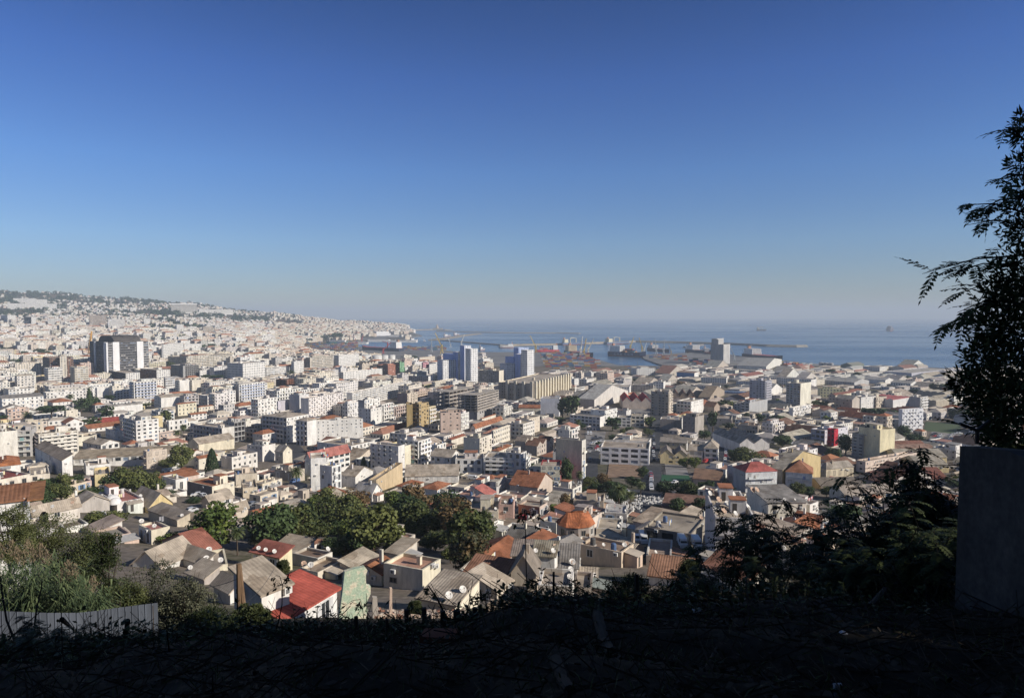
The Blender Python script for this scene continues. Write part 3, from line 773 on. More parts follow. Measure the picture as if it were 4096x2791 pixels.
B('A1',915,960,1290,1200,1260,"long shed with rounded grey sheet roof among trees",WH,roof='barrel',rc=(.38,.36,.34),Rr='n',L='n',yr=1165,short="the round-roofed grey shed")
B('A1',430,480,668,1155,1200,"white villa under a broad orange hipped roof",HO,roof='hip',rc=TERRA,rise=3.2,short="the white villa with broad orange roof")
B('A1',390,420,782,1065,1150,"long white flats with shuttered windows behind the orange villa",AP,Rr='p')
B('A1',1010,1030,1200,1045,1135,"white flats left of the blue-curtained flats",AP,Rr='b')
B('A1',862,880,1010,1020,1125,"white block with a plain side above the round-roofed shed",AP,Rr='n')
B('A1',30,80,312,1035,1110,"long white flats with dark roof edge",AP,Rr='w')
B('A1',-40,22,395,1118,1255,"wide white flats with grey roof and laundry on balconies",AP,Rr='p',L='n',roof='gv',rc=SLATE,rise=2,short="the wide white flats with grey roof")
B('A1',48,70,262,1215,1305,"square pinkish house with flat white parapet and two doors",HO,wc=PINK,Rr='p')
B('A1',295,355,710,1440,1640,"broad cream flats with awnings on every balcony and a roof storey",AP,wc=(.74,.69,.6),lc=(.5,.48,.46),L='b',Rr='b',fl=6,short="the broad cream flats")  # left wall painted darker to stand for its shade
B('A1',398,415,548,1385,1425,"orange-roofed penthouse hut on the broad cream flats",'roof hut',wc=BRICK,roof='hip',rc=TERRA,Rr='n',t=47)
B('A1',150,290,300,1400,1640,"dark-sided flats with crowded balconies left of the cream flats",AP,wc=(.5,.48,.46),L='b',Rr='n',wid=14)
B('A1',-90,0,157,1420,1670,"tall block with one blank cream wall",AP,wc=(.74,.70,.62),Rr='n',L='w',short="the blank cream wall block")
B('A1',1110,1235,1435,1318,1525,"white six-storey flats with dark left side and shutters",AP,L='b',Rr='w',fl=6,short="the white six-storey flats")
B('A1',1345,1362,1472,1285,1390,"yellow-walled flats behind the white six-storey flats",AP,wc=YEL,Rr='n')
B('A1',955,1042,1112,1412,1495,"small grey-sided white house beside the six-storey flats",HO,Rr='m')
B('A1',795,800,1112,1390,1420,"long low house row with orange tiled roof",HO,roof='gv',rc=TERRA,dep=12,yr=1350)
B('A1',885,890,1075,1340,1370,"low hall with dull red roof and white gable",HO,roof='gv',rc=REDP,dep=14)
B('A1',905,915,1080,1535,1590,"plain shed with sloping grey roof",WH,roof='gu',rc=FIBRE,t=60,dep=20)
B('A1',1750,2012,2120,1385,1550,"flats with a long dark balcony side and blank cream end",AP,lc=(.42,.42,.44),wc=(.74,.7,.63),L='b',Rr='n',short="the dark-balcony flats")
B('A1',2118,2124,2215,1330,1510,"unfinished grey frame with open floors beside blank wall",AP,wc=GREY,Rr='o')
B('A1',1510,1530,1700,1320,1410,"white house with tall chimney wall near palms",HO,Rr='w')
B('A1',555,600,755,1340,1420,"white house with one steep orange gable",HO,roof='gu',rc=TERRA,rise=3)
B('A1',580,600,705,1225,1300,"cream cube house below the dark umbrella tree",HO,wc=CREAM,Rr='m')
# hillside blocks
B('A1',115,120,325,210,262,"upper white estate slab on the far hill",'estate block',t=30,Rr='w',dep=15,short="the white hill estate")
B('A1',65,70,380,256,312,"lower white estate slab on the far hill",'estate block',t=30,Rr='w',dep=15)
B('A1',325,330,425,220,290,"narrow estate tower at the end of the hill slabs",'estate block',t=30,Rr='w',dep=20)
B('A1',398,402,512,258,305,"low white estate wing right of the hill slabs",'estate block',t=30,Rr='w',dep=20)
B('A1',5,70,142,362,440,"grey and white tower at the far left of the hillside",TW,Rr='w',L='w')
B('A1',218,285,325,378,456,"dark-sided tower on the hillside",TW,lc=DARK,L='g',Rr='w')
B('A1',430,434,552,396,460,"white hillside block with long window bands",AP,Rr='s',dep=15)
B('A1',805,812,960,362,470,"wide brown hillside block",AP,wc=(.5,.42,.35),Rr='g',dep=15,short="the wide brown hillside block")
B('A1',972,980,1130,398,500,"wide white hillside block with balcony bands",AP,Rr='s',dep=15,short="the banded white hillside block")
B('A1',1172,1180,1230,293,340,"small white block on the hill crest",AP,Rr='w',dep=25)
B('A1',1298,1304,1360,393,455,"white hillside tower with pale shutters",TW,Rr='w',dep=18)
B('A1',1592,1600,1662,445,520,"grey and white hillside tower below the long hotel",TW,Rr='w',dep=18)
B('A1',515,540,566,455,535,"slim cream hillside block",AP,wc=CREAM,Rr='n',L='w')
B('A1',455,470,545,500,560,"low yellow-grey hillside block",AP,wc=(.6,.56,.46),Rr='g',dep=15)
B('A1',1830,1840,1930,466,530,"pale brown block under the hotel hill",AP,wc=BEIGE,Rr='g',dep=18)
B('A1',1935,1945,2010,580,660,"white waterfront block at the mid hill foot",AP,Rr='w',dep=15)
# --- centre left
B('A2',705,750,932,500,618,"white twelve-storey block with rows of small balconies",TW,yr=486,Rr='p',L='b',fl=9,short="the white balcony tower")
B('A2',450,490,702,520,642,"beige grid-fronted block left of the white balcony tower",AP,wc=(.62,.56,.47),yr=504,Rr='g',L='o',short="the beige grid block")
B('A2',318,345,432,556,676,"white flats with full-width balconies by the beige block",AP,Rr='b')
B('A2',75,80,330,545,600,"long white flats behind the flat-windowed block",AP,Rr='b')
B('A2',75,95,272,612,705,"white block with wide horizontal windows",OF,Rr='s')
B('A2',1095,1195,1262,590,695,"tower with bare brick side and orange panelled front",TW,lc=BROWN,wc=(.55,.25,.17),L='g',Rr='g',short="the bare brick tower")
B('A2',1255,1302,1342,565,678,"half-painted block with green front strip",AP,lc=BROWN,wc=(.2,.4,.22),L='g',Rr='w')
B('A2',1500,1512,1562,565,630,"block striped in pink, yellow and green",AP,wc=(.7,.35,.4),Rr='s')
B('A2',1562,1570,1668,580,688,"pale flats left of the blue and white towers",AP,Rr='p',wc=(.76,.74,.7))
B('A2',755,790,1142,652,740,"long white seven-storey flats with tall windows",AP,yr=618,Rr='w',L='w',short="the long white flats")
B('A2',180,280,342,720,795,"bare brick frame still under construction",AP,wc=BRICK,lc=(.2,.12,.1),Rr='o',L='o')
B('A2',820,872,1405,838,965,"very long white slab with a grid of square windows",AP,yr=728,Rr='g',L='n',fl=7,short="the very long white slab")
B('A2',405,480,782,888,1090,"massive pinkish-white block with shaded blank end",AP,yr=832,wc=(.78,.73,.69),Rr='p',L='n',fl=9,short="the massive pinkish-white block")
B('A2',300,395,480,860,1010,"grey blank-walled block behind the massive white one",AP,wc=(.7,.68,.66),lc=(.55,.54,.54),L='n',Rr='n')
B('A2',188,200,305,915,1010,"lavender-grey low block with blank wall",AP,wc=(.55,.52,.57),Rr='n')
B('A2',-45,20,187,900,1090,"white flats with iron balconies and dark side",AP,L='b',Rr='p')
B('A2',55,280,476,1065,1295,"corner flats with long shaded balcony side and grey roof",AP,lc=(.5,.49,.48),roof='hip',rise=2.2,rc=FIBRE,L='b',Rr='p',short="the shaded corner flats")  # shaded side: the shade is put into its wall colour
B('A2',362,465,546,1095,1318,"white corner flats with grey hipped roof on the dark street",AP,roof='hip',rc=FIBRE,L='b',Rr='n',short="the grey-roofed corner flats")
B('A2',535,545,968,1095,1275,"row of white flats turning a tall blank wall",AP,yr=1072,Rr='m',L='n',fl=6,short="the white blank-walled row")
B('A2',765,772,800,1090,1230,"slim pale factory chimney stack before the blank-walled row",'chimney',wc=(.7,.68,.66),Rr='n',L='n',dep=4)
B('A2',555,862,1072,1320,1420,"white school with broad flat tan roof around a raised hall",SC_,t=60,L='m',Rr='w',rc=(.48,.41,.33),hut=2,short="the white flat-roofed school")
B('A2',440,498,850,1440,1590,"long white building under a pinkish-red ridge roof",AP,yr=1365,roof='gv',rc=(.5,.2,.17),rise=3.4,Rr='g',L='n',short="the long red-roofed building")
B('B2',490,500,636,300,612,"slim white stair-tower house with small windows in a column",HO,Rr='m',wc=(.84,.82,.78),dep=10,cw=5,short="the slim white tower house")
B('B2',578,690,772,372,655,"white tower house with balconies stepping down",HO,wc=(.82,.8,.74),L='m',Rr='p',short="the stepped white tower house")
B('A2',925,985,1122,905,1140,"tall white block with a dark grey blank side",AP,lc=GREY,L='n',Rr='p',short="the white block with grey side")
B('A2',1028,1040,1136,985,1145,"white block with rounded balconies joined to the grey-sided one",AP,Rr='m')
B('A2',1122,1140,1242,945,1118,"pale flats with continuous balconies above the shops",AP,Rr='b')
B('A2',780,830,956,935,1070,"pale flats with blue roof shelter",AP,Rr='p',wc=(.74,.72,.7))
B('A2',1280,1370,1462,845,945,"beige flats with a blank purple-brown side",AP,lc=(.36,.27,.26),wc=BEIGE,L='n',Rr='p',short="the purple-sided flats")
B('A2',1238,1252,1362,970,1065,"brown flats with red-roofed top room",AP,wc=(.5,.4,.35),Rr='b')
B('A2',1358,1366,1417,945,1180,"ochre tower slab with blank bright edge",TW,wc=(.46,.34,.16),Rr='n',L='n',dep=14,short="the ochre tower")
B('A2',1415,1478,1562,940,1175,"ochre flats with dark recessed balconies",TW,wc=(.46,.35,.19),lc=(.26,.19,.1),L='b',Rr='p')
B('A2',1545,1560,1628,970,1140,"pale yellow flats with white balconies beside the ochre tower",AP,wc=(.7,.6,.4),Rr='b',balc=(.75,.72,.7))
B('A2',1668,1672,1852,1018,1220,"pink-beige block with few tiny windows",AP,t=8,wc=(.7,.54,.44),Rr='m',cw=6,dep=16,fl=6,short="the pink-beige block")
B('A2',1845,1856,1928,1030,1185,"narrow white flats beside the pink-beige block",AP,Rr='p')
B('A2',2008,2200,2242,640,772,"dark grey flats between the two tower clusters",AP,lc=(.25,.24,.23),wc=CREAM,L='b',Rr='n')
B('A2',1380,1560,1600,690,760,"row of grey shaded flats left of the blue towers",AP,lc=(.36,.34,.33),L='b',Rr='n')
B('A2',1590,1620,1808,740,800,"cream low flats below the blue towers",AP,wc=CREAM,Rr='p')
B('A2',930,960,1100,580,640,"mossy brown workshop sheds by the storage tanks",WH,wc=BEIGE,roof='saw',rc=(.25,.22,.18),Rr='m')
B('A2',1470,1480,1620,520,560,"pale port warehouse behind the striped block",WH,wc=BEIGE,roof='gv',rc=FIBRE,Rr='n')
B('A2',1940,1985,2235,1160,1200,"long low market hall with bright orange tiled roof",WH,yr=1080,roof='gv',rc=TERRA,rise=3,Rr='m',short="the orange-roofed market hall")
B('A2',2030,2045,2170,1070,1110,"small hall with orange ridge roof behind the market hall",WH,roof='gv',rc=TERRA,Rr='n',wc=CREAM)
B('A2',1115,1130,1370,1160,1200,"low dark factory with curved flat roof and brick wall",WH,wc=BRICK,rc=(.2,.19,.18),Rr='n',roof='flat')
# --- centre, lower
B('B2',1035,1290,1345,190,420,"white flats with two slim window towers and shaded yard",AP,L='p',Rr='n',fl=6,short="the flats with slim window towers")
B('B2',1290,1348,1462,190,400,"cream-ended block with blank lit wall",AP,wc=(.78,.72,.56),L='m',Rr='n')
B('B2',1452,1470,1580,145,390,"white six-storey flats with green shop awning",AP,L='b',Rr='b',fl=6,short="the white awning flats")
B('B2',1580,1765,1852,290,412,"three-storey white block with grey ridge roof and lit gable",AP,roof='gu',rc=FIBRE,L='p',Rr='n',rise=3,short="the grey-ridged white block")
B('B2',1803,2048,2060,305,435,"grey-white three-storey flats with doors onto balconies",AP,L='p',Rr='n',wid=14,short="the grey-white balcony flats")
B('B2',2060,2440,2470,300,450,"broad white flats with three rows of balconies and orange roof rooms",AP,L='b',Rr='b',wid=14,fl=4,short="the broad balcony flats")
B('B2',2130,2200,2317,235,290,"orange hipped roof room on top of the broad balcony flats",'roof hut',wc=CREAM,roof='hip',rc=TERRA,Rr='m',L='m')
B('B2',1350,1830,1838,450,520,"terrace of white cottages under one long grey roof",HO,roof='gu',rc=FIBRE,rise=3.5,L='w',Rr='n',wid=14,short="the long grey-roofed terrace")
B('B2',1018,1090,1326,495,612,"big ochre hall with blank lit wall and flat tan roof",WH,yr=338,wc=(.6,.47,.3),lc=(.5,.42,.32),rc=(.42,.37,.32),L='n',Rr='n',hut=0,short="the big ochre hall")
B('B2',1265,1400,1520,565,600,"house with faded orange hipped roof by the ochre hall",HO,roof='hip',rc=TERRA,wc=CREAM,L='m',Rr='w')
B('B2',1490,1640,1765,585,625,"house with orange hipped roof and dish below the terrace",HO,roof='hip',rc=TERRA,L='m',Rr='w')
B('B2',1165,1420,1530,640,745,"bare concrete house with flat cluttered roof",HO,wc=(.48,.43,.38),lc=(.4,.37,.34),L='n',Rr='n',short="the bare concrete house")
B('B2',1985,2100,2168,640,700,"white house under one sloping pink-red roof",HO,roof='sv',rc=(.55,.2,.17),rise=2.6,L='n',Rr='w',short="the pink-red sloping roof")
B('B2',1930,2192,2203,780,890,"cream house with four small windows and flat roof",HO,wc=(.72,.65,.52),L='m',Rr='n',wid=11,short="the cream four-window house")
B('B2',2195,2330,2345,720,880,"patched pink house with peeling brick",HO,wc=(.56,.38,.32),L='m',Rr='n',wid=10)
B('B2',560,925,1057,790,840,"low hall with broad empty flat roof beside the trees",WH,wc=(.6,.52,.43),rc=(.46,.4,.34),L='n',Rr='m',hut=0,short="the low flat-roofed hall")
B('B2',-30,60,237,530,625,"cream villa with balustraded roof terrace",HO,wc=(.74,.66,.52),Rr='w',L='m',short="the balustraded cream villa")
B('B2',-60,40,202,640,735,"cream house with shaded terrace below the villa",HO,wc=(.7,.62,.5),Rr='w',L='m')
B('B2',-60,0,272,800,845,"house under a long low orange roof beside the trees",HO,roof='gv',rc=TERRA,yr=735,Rr='m',wc=CREAM,short="the long low orange roof")
B('B2',775,900,1060,460,560,"white workshop with grey ridge roof and blank gable",HO,roof='gu',rc=FIBRE,L='n',Rr='n',rise=3)
B('B2',893,1050,1137,615,690,"single-storey house with pale ridge roof and white gable",HO,roof='gu',rc=(.5,.48,.46),L='w',Rr='n',rise=3)
B('B2',170,335,440,420,510,"old two-storey house with arched dark front by a palm",HO,wc=BEIGE,lc=(.42,.38,.34),L='p',Rr='n',short="the old arched house")
B('B2',-80,60,176,190,330,"weathered white flats with blank streaked wall",AP,wc=(.74,.7,.64),Rr='n',L='m')
B('B2',172,245,327,240,345,"cream house with grey ridge roof and blank gable on the street",HO,wc=(.74,.68,.55),roof='gu',rc=SLATE,L='m',Rr='n',rise=3)
B('A2',-30,60,206,1215,1300,"white house with orange hipped roof near the dark street",HO,roof='hip',rc=TERRA,Rr='w',L='m')
B('B2',1878,2025,2135,120,268,"pale four-storey flats with open stair windows",AP,wc=(.72,.66,.56),L='n',Rr='p')
B('B2',1720,1770,1895,130,190,"workshop with stained orange-brown roof",WH,roof='gv',rc=(.35,.13,.08),wc=CREAM,Rr='n')
B('B2',1210,1360,1465,80,170,"pale house with flat roof and shutters in the centre",HO,wc=(.72,.68,.62),L='p',Rr='n')
B('B2',2130,2150,2300,50,180,"narrow cream flats stepping down the street",AP,wc=CREAM,Rr='w')
B('B2',1580,1640,1720,180,270,"white house with dish on the roof below the awning flats",HO,L='m',Rr='w')
B('B2',730,740,840,375,400,"dull red lean-to roof behind the tower houses",HO,roof='sv',rc=(.4,.13,.12),Rr='n',dep=8)
# --- nearest houses, centre
B('B2',1155,1508,1672,1310,1500,"cream house with sunken pink roof terrace and brick side",HO,wc=(.76,.70,.55),lc=(.70,.64,.54),rc=(.55,.33,.25),L='m',Rr='n',hut=0,fl=2,short="the pink terrace house")
B('C2',1470,1800,2022,735,800,"cream house under a wide stained grey corrugated roof",HO,wc=(.74,.68,.55),roof='su',rc=FIBRE,rise=1.1,L='n',Rr='n',short="the stained corrugated roof")
B('C2',250,255,732,870,925,"white house under a long bright red corrugated roof",HO,yr=588,dep=4.4,roof='sv',rc=(.5,.12,.09),rise=1.1,L='n',Rr='w',wc=(.78,.77,.74),lc=(.6,.56,.48),short="the bright red roof")
B('C2',52,55,302,640,900,"plain white house with grey lean-to roof and striped awning",HO,t=56,dep=4,roof='sv',rc=FIBRE,rise=1.6,L='n',Rr='m',lc=(.55,.54,.52),short="the white lean-to house")
B('B2',-40,215,328,1195,1320,"yellow-walled house with dull red flat roof",HO,wc=(.76,.68,.46),roof='su',rc=(.45,.17,.13),L='w',Rr='n',rise=1.2,short="the yellow house")
B('B2',152,385,530,1155,1215,"white house with patched grey sloping roof under trees",HO,roof='su',rc=FIBRE,rise=1.5,L='n',Rr='n',short="the patched grey roof")
B('B2',325,560,692,1205,1290,"walled roof terrace crowded with dishes",HO,wc=(.72,.68,.6),rc=(.4,.3,.24),L='n',Rr='n',hut=2,short="the dish-crowded terrace")
B('B2',390,560,800,1330,1400,"low house with laundry line on its flat roof",HO,wc=(.7,.63,.52),rc=(.45,.36,.28),L='n',Rr='n')
B('B2',1170,1300,1460,1165,1260,"grey-roofed lean-to behind the pink terrace house",HO,wc=(.6,.55,.48),roof='su',rc=FIBRE,L='n',Rr='n',rise=1)
B('B2',1865,2080,2240,960,1040,"grey-roofed house with white gable ends",HO,roof='gu',rc=FIBRE,L='n',Rr='n',rise=1.8)
# --- lower left
B('B1',320,566,656,320,455,"white house with sloping tan roof joined to the long school",HO,roof='su',rc=(.42,.35,.28),L='m',Rr='m',rise=2.4,short="the white sloping-roof house")
B('B1',640,664,1595,305,362,"long low school with open galleries and coloured panels",SC_,yr=252,roof='sv',rc=(.42,.35,.26),rise=2,Rr='g',L='n',short="the long low school")
B('B1',-60,-50,186,380,445,"house under bright orange hipped roof",HO,roof='hip',rc=(.5,.2,.09),Rr='n',dep=14)
B('B1',-80,-60,270,505,640,"cream house with dish-lined terrace parapet",HO,yr=440,wc=(.74,.67,.56),rc=(.4,.13,.11),Rr='m',dep=16,hut=0,short="the dish-lined terrace")
B('B1',262,275,452,455,590,"cream house with tan flat roof beside the dish-lined terrace",HO,wc=(.74,.67,.56),Rr='m',dep=12,hut=0)
B('B1',358,512,782,575,665,"half-ruined house with crumbling tan roof slab",HO,wc=(.66,.56,.42),yr=508,rc=(.42,.36,.3),L='n',Rr='m',hut=0,short="the half-ruined house")
B('B1',850,862,1002,450,600,"yellow house half hidden by trees",HO,wc=(.74,.62,.36),Rr='m',dep=10)
B('B1',760,780,1000,370,450,"white terrace house with balustrade left of the big trees",HO,Rr='m',dep=12)
B('B1',255,300,722,805,905,"long house under a grey corrugated roof with laundry",HO,yr=715,roof='gv',rc=FIBRE,wc=(.68,.62,.55),rise=1.6,Rr='m',L='n',short="the long grey corrugated roof")
B('B1',650,722,992,720,790,"house with two pitches of grey tile",HO,roof='gu',rc=FIBRE,wc=(.5,.46,.42),Rr='n',L='n',rise=2)
B('B1',895,1062,1300,700,790,"white house with domes and a pink roof terrace",HO,wc=(.84,.8,.76),rc=(.45,.2,.17),L='n',Rr='n',hut=1,short="the domed white house")
B('B1',1185,1352,1562,735,800,"house with lit yellow gable and patched tile roof",HO,roof='gu',rc=FIBRE,wc=(.7,.56,.3),L='n',Rr='n',rise=3.2,short="the yellow gable")
B('B1',1345,1605,1722,855,920,"shed roof with one square of orange tiles",HO,roof='su',rc=(.38,.33,.28),wc=(.6,.52,.4),L='n',Rr='n',rise=1.2)
B('B1',1255,1372,1537,952,1080,"cream house with flat pink roof and arched window",HO,wc=(.74,.67,.53),rc=(.42,.2,.18),L='b',Rr='m',hut=0,short="the flat pink roof")
B('B1',1465,1592,1692,495,590,"small white house with tan roof and dishes right of the big trees",HO,L='n',Rr='m',rc=TAN)
B('B1',1695,1922,2122,555,660,"square house with dark blank side and peeling cream wall",HO,wc=(.74,.68,.55),lc=(.25,.24,.24),L='n',Rr='n',rc=TERRA,short="the dark-sided square house")
B('B1',1755,1800,1965,300,400,"orange-tiled houses stepping behind the cypress",HO,roof='gv',rc=TERRA,wc=CREAM,Rr='n')
B('B1',2000,2100,2330,290,400,"stepped white flats with sheet-metal lean-to",HO,L='n',Rr='w',wc=(.76,.72,.66))
B('B1',2120,2135,2330,450,545,"peeling cream house with broken parapet",HO,wc=(.68,.6,.48),Rr='n',dep=12)
B('B1',2185,2200,2330,570,660,"cream house with open terrace wall",HO,wc=(.7,.6,.46),Rr='m',dep=12)
B('B1',1825,1900,2110,695,760,"house with plain grey pitched roof by a parked white car",HO,roof='gv',rc=FIBRE,wc=(.6,.55,.48),Rr='m',L='n',rise=1.8)
B('B1',2100,2140,2245,760,840,"small house with grey pitched roof behind the round tree",HO,roof='gv',rc=FIBRE,wc=(.62,.55,.46),Rr='m',rise=1.6)
B('B1',1700,1800,2120,170,240,"cream barn with plain grey gable roof",WH,roof='gv',rc=FIBRE,wc=(.7,.63,.48),Rr='n',L='n',rise=3)
B('C1',1200,1455,1762,385,420,"long shed with grey ridge roof and streaked white wall",HO,yr=240,roof='gv',rc=FIBRE,wc=(.7,.68,.64),rise=2.2,Rr='n',L='n',short="the streaked long shed")
B('C1',1540,1845,1932,375,430,"grey-roofed hut with one dark doorway",HO,roof='su',rc=FIBRE,wc=(.76,.73,.68),L='n',Rr='m',rise=1.4)
B('C1',1765,1800,1985,265,330,"hut under dull red pantiles",HO,roof='gv',rc=(.36,.15,.11),wc=(.55,.42,.34),Rr='n')
B('C1',1690,1850,1990,500,560,"low grey roof beside the streaked shed",HO,roof='su',rc=FIBRE,wc=(.45,.4,.36),L='n',Rr='n',rise=1.3)
B('C1',2066,2085,2270,610,740,"low shed with white gable behind the wooden pole",HO,t=50,dep=4,wid=4,roof='gu',rc=FIBRE,wc=(.74,.72,.69),lc=(.5,.47,.44),L='n',Rr='n',rise=1.0)
B('C1',1870,1890,2062,395,430,"cream garden wall house with dishes",HO,wc=(.78,.72,.56),Rr='n',dep=7)
# --- right of centre
SAWF=B('A3',-125,200,527,755,930,"long row of cream flats with saw-edged stair fins",AP,yr=675,wc=(.78,.7,.54),lc=(.4,.35,.3),L='w',Rr='w',fl=7,balc=(.72,.64,.5),short="the saw-edged cream flats")  # brownish left wall tone is shade put into the colour
B('A3',258,425,440,890,1055,"blank lavender-grey block with one dark window strip",AP,lc=(.62,.62,.66),wc=(.7,.7,.73),L='n',Rr='n',wid=16,short="the blank lavender block")
B('A3',60,255,262,975,1020,"low school wing with orange roof",SC_,roof='gu',rc=TERRA,wc=CREAM,L='m',Rr='n',wid=12)
B('A3',523,796,842,1058,1150,"white two-storey school with tan roof and window bands",SC_,L='g',Rr='n',rc=(.45,.39,.31),hut=0,fl=3,short="the white two-storey school")
B('A3',955,1072,1080,1065,1150,"white school wing with square windows",SC_,L='g',Rr='n',wid=14,rc=(.45,.4,.32),hut=0,fl=3)
B('A3',1080,1195,1202,1050,1150,"pale cream school wing with recessed windows",SC_,wc=CREAM,L='g',Rr='n',wid=14,rc=(.45,.4,.32),hut=0,fl=3)
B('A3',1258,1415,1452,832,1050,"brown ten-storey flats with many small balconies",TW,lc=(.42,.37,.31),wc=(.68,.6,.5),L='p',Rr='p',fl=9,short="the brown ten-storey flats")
B('A3',1490,1618,1732,920,1040,"white five-storey flats with rounded grey balconies",AP,L='b',Rr='m',short="the rounded-balcony flats")
B('A3',1548,1655,1738,1060,1215,"unfinished grey-brown block with blank wings",AP,wc=(.40,.36,.32),lc=(.3,.27,.25),L='m',Rr='n',short="the unfinished grey-brown block")
B('A3',600,745,1050,900,980,"huge hall with wide pale grey ridge roof",WH,t=60,roof='gu',rc=(.52,.51,.49),wc=(.66,.62,.57),lc=(.55,.46,.38),L='n',Rr='n',rise=11,short="the huge pale-roofed hall")
B('A3',975,1000,1262,915,985,"factory with three bright red ridge roofs",WH,dep=45,roof='saw',rc=(.46,.05,.05),wc=(.5,.42,.36),lc=(.4,.34,.3),L='n',Rr='n',rise=5,short="the bright red factory roofs")
B('A3',745,1062,1077,785,860,"wide white warehouse with a row of high windows",WH,L='m',Rr='n',wid=25,hut=0,short="the wide white warehouse")
B('A3',1280,1370,1386,740,830,"plain white block beside the grey depot",OF,L='m',Rr='n',wid=14)
B('A3',1090,1280,1286,770,830,"long grey-brown depot with small dark windows",OF,lc=(.38,.33,.29),L='w',Rr='n',wid=14)
B('A3',440,570,660,800,850,"white low workshops with long ribbon windows",OF,L='s',Rr='s')
B('A3',2150,2290,2350,730,925,"grey-lavender flats with stacked bay windows",TW,lc=(.52,.52,.56),wc=(.5,.5,.55),L='p',Rr='b',fl=9,short="the lavender bay tower")
B('A3',2070,2145,2312,930,1035,"raw grey concrete block with glazed left side",AP,wc=(.45,.45,.45),lc=(.5,.5,.5),L='g',Rr='n')
B('A3',1440,1448,1660,870,920,"two brown-roofed brick sheds",WH,dep=30,roof='saw',rc=BROWN,wc=(.36,.27,.2),L='n',Rr='n',rise=6)
B('A3',1688,1790,1922,880,920,"large old shed with dark brown ridge roof",WH,t=62,roof='gu',rc=(.30,.24,.18),wc=(.4,.33,.26),L='n',Rr='n',rise=9,short="the old dark-roofed shed")
B('A3',1738,1830,1880,965,1020,"brick shed with sagging red-brown roof",WH,roof='gu',rc=BROWN,wc=(.4,.32,.26),L='n',Rr='n',rise=4)
B('A3',1118,1128,1296,618,685,"white port office with five rows of windows",OF,t=10,Rr='w',dep=30,fl=4,short="the white port office")
B('A3',1830,1985,1995,1075,1140,"low hall with plain tan flat roof",WH,wc=(.45,.4,.35),rc=(.42,.37,.31),L='m',Rr='n',wid=22,hut=0)
B('A3',2018,2195,2204,1090,1150,"white two-storey house with roof pergola",HO,L='p',Rr='n',wid=13)
B('A3',2045,2225,2240,1140,1215,"tan office with tall narrow window slits",OF,wc=(.58,.5,.42),lc=(.5,.43,.36),L='g',Rr='n',wid=14,cw=2.2)
B('A3',1340,1535,1545,1085,1180,"bare brick wall house with white roof rooms",HO,lc=(.45,.38,.32),L='n',Rr='n',wid=14,hut=2)
B('B3',395,632,668,140,490,"tall cream block with a huge blank stained wall",TW,lc=(.72,.64,.47),wc=(.78,.74,.66),L='n',Rr='p',short="the huge blank stained wall")
B('B3',802,1240,1252,215,365,"white concrete factory with a grid of deep panels",OF,lc=(.72,.71,.72),L='g',Rr='n',wid=22,fl=3,cw=5.5,rc=(.42,.36,.3),hut=0,short="the white panelled factory")
B('B3',910,1235,1260,150,215,"cluttered flat-roofed house row behind the panelled factory",HO,lc=(.6,.56,.5),L='m',Rr='n',wid=14,hut=2)
B('B3',260,438,446,365,510,"small three-storey block framed in dark red",OF,lc=(.72,.68,.55),wc=(.3,.05,.06),L='m',Rr='n',wid=12,hut=0,fl=3,short="the dark red framed block")
B('B3',370,505,525,245,370,"white block with stepped roofline beside the blank stained wall",AP,lc=(.62,.6,.57),L='m',Rr='n',wid=14)
B('B3',1338,1343,1592,265,350,"pale yellow house with twin grey gables",HO,dep=13,lc=(.7,.58,.34),wc=(.7,.58,.34),roof='saw',rc=(.34,.3,.27),L='p',Rr='w',rise=3.2,short="the yellow twin-gable house")
B('B3',1340,1580,1590,160,250,"older yellow house behind the twin gables",HO,lc=(.6,.5,.34),roof='gu',rc=(.36,.32,.28),L='m',Rr='n',wid=12,rise=2)
B('B3',1598,1728,1740,232,340,"white balcony house under a plain grey roof",HO,lc=(.66,.65,.64),roof='gu',rc=FIBRE,L='b',Rr='n',wid=12,rise=2.5)
B('B3',1738,1862,1872,215,345,"white balcony house under a pointed grey roof",HO,lc=(.68,.67,.66),roof='hip',rc=FIBRE,L='b',Rr='n',wid=14,rise=4,short="the pointed grey-roofed house")
B('B3',-40,80,132,255,455,"pale flats with bellied balconies above the orange roofs",AP,lc=(.62,.6,.58),L='p',Rr='b',short="the bellied-balcony flats")
B('B3',-20,232,366,560,650,"house with large orange ridge roof near the cemetery",HO,roof='gu',rc=TERRA,wc=(.6,.5,.42),L='m',Rr='m',rise=4,short="the large orange ridge roof")
B('B3',58,250,318,740,865,"brick flats with cluttered roof and white tank hut",AP,lc=(.36,.2,.14),wc=(.62,.5,.42),L='p',Rr='w',hut=2,short="the brick flats")
B('B3',555,830,842,690,780,"flat-roofed tan house before the gravestones",HO,lc=(.5,.43,.36),wc=(.7,.6,.48),rc=(.48,.4,.34),L='n',Rr='n',wid=10,hut=1)
B('B3',838,1035,1045,800,900,"low white house with pale flat roof below the cemetery",HO,lc=(.55,.52,.5),L='m',Rr='n',wid=9,rc=(.5,.49,.48),hut=0)
B('B3',1195,1625,1755,985,1115,"broad hall with weathered tan flat roof and shaded arcade",WH,lc=(.24,.22,.2),wc=(.4,.36,.3),t=62,wid=24,rc=(.40,.35,.29),L='g',Rr='n',hut=0,fl=1,short="the broad tan-roofed hall")
B('B3',1358,1740,1760,770,800,"shed with brown roof and pale missing tiles",WH,roof='su',rc=(.28,.17,.13),wc=(.5,.44,.38),L='n',Rr='n',wid=12,rise=1.5)
BIGW=B('B3',1750,1835,2210,830,1265,"big white block with slender shaded side behind the shrubs",AP,wc=(.78,.75,.72),lc=(.5,.46,.45),L='n',Rr='p',dep=20,short="the big shrub-side block")  # slender side carries its shade as a darker wall colour
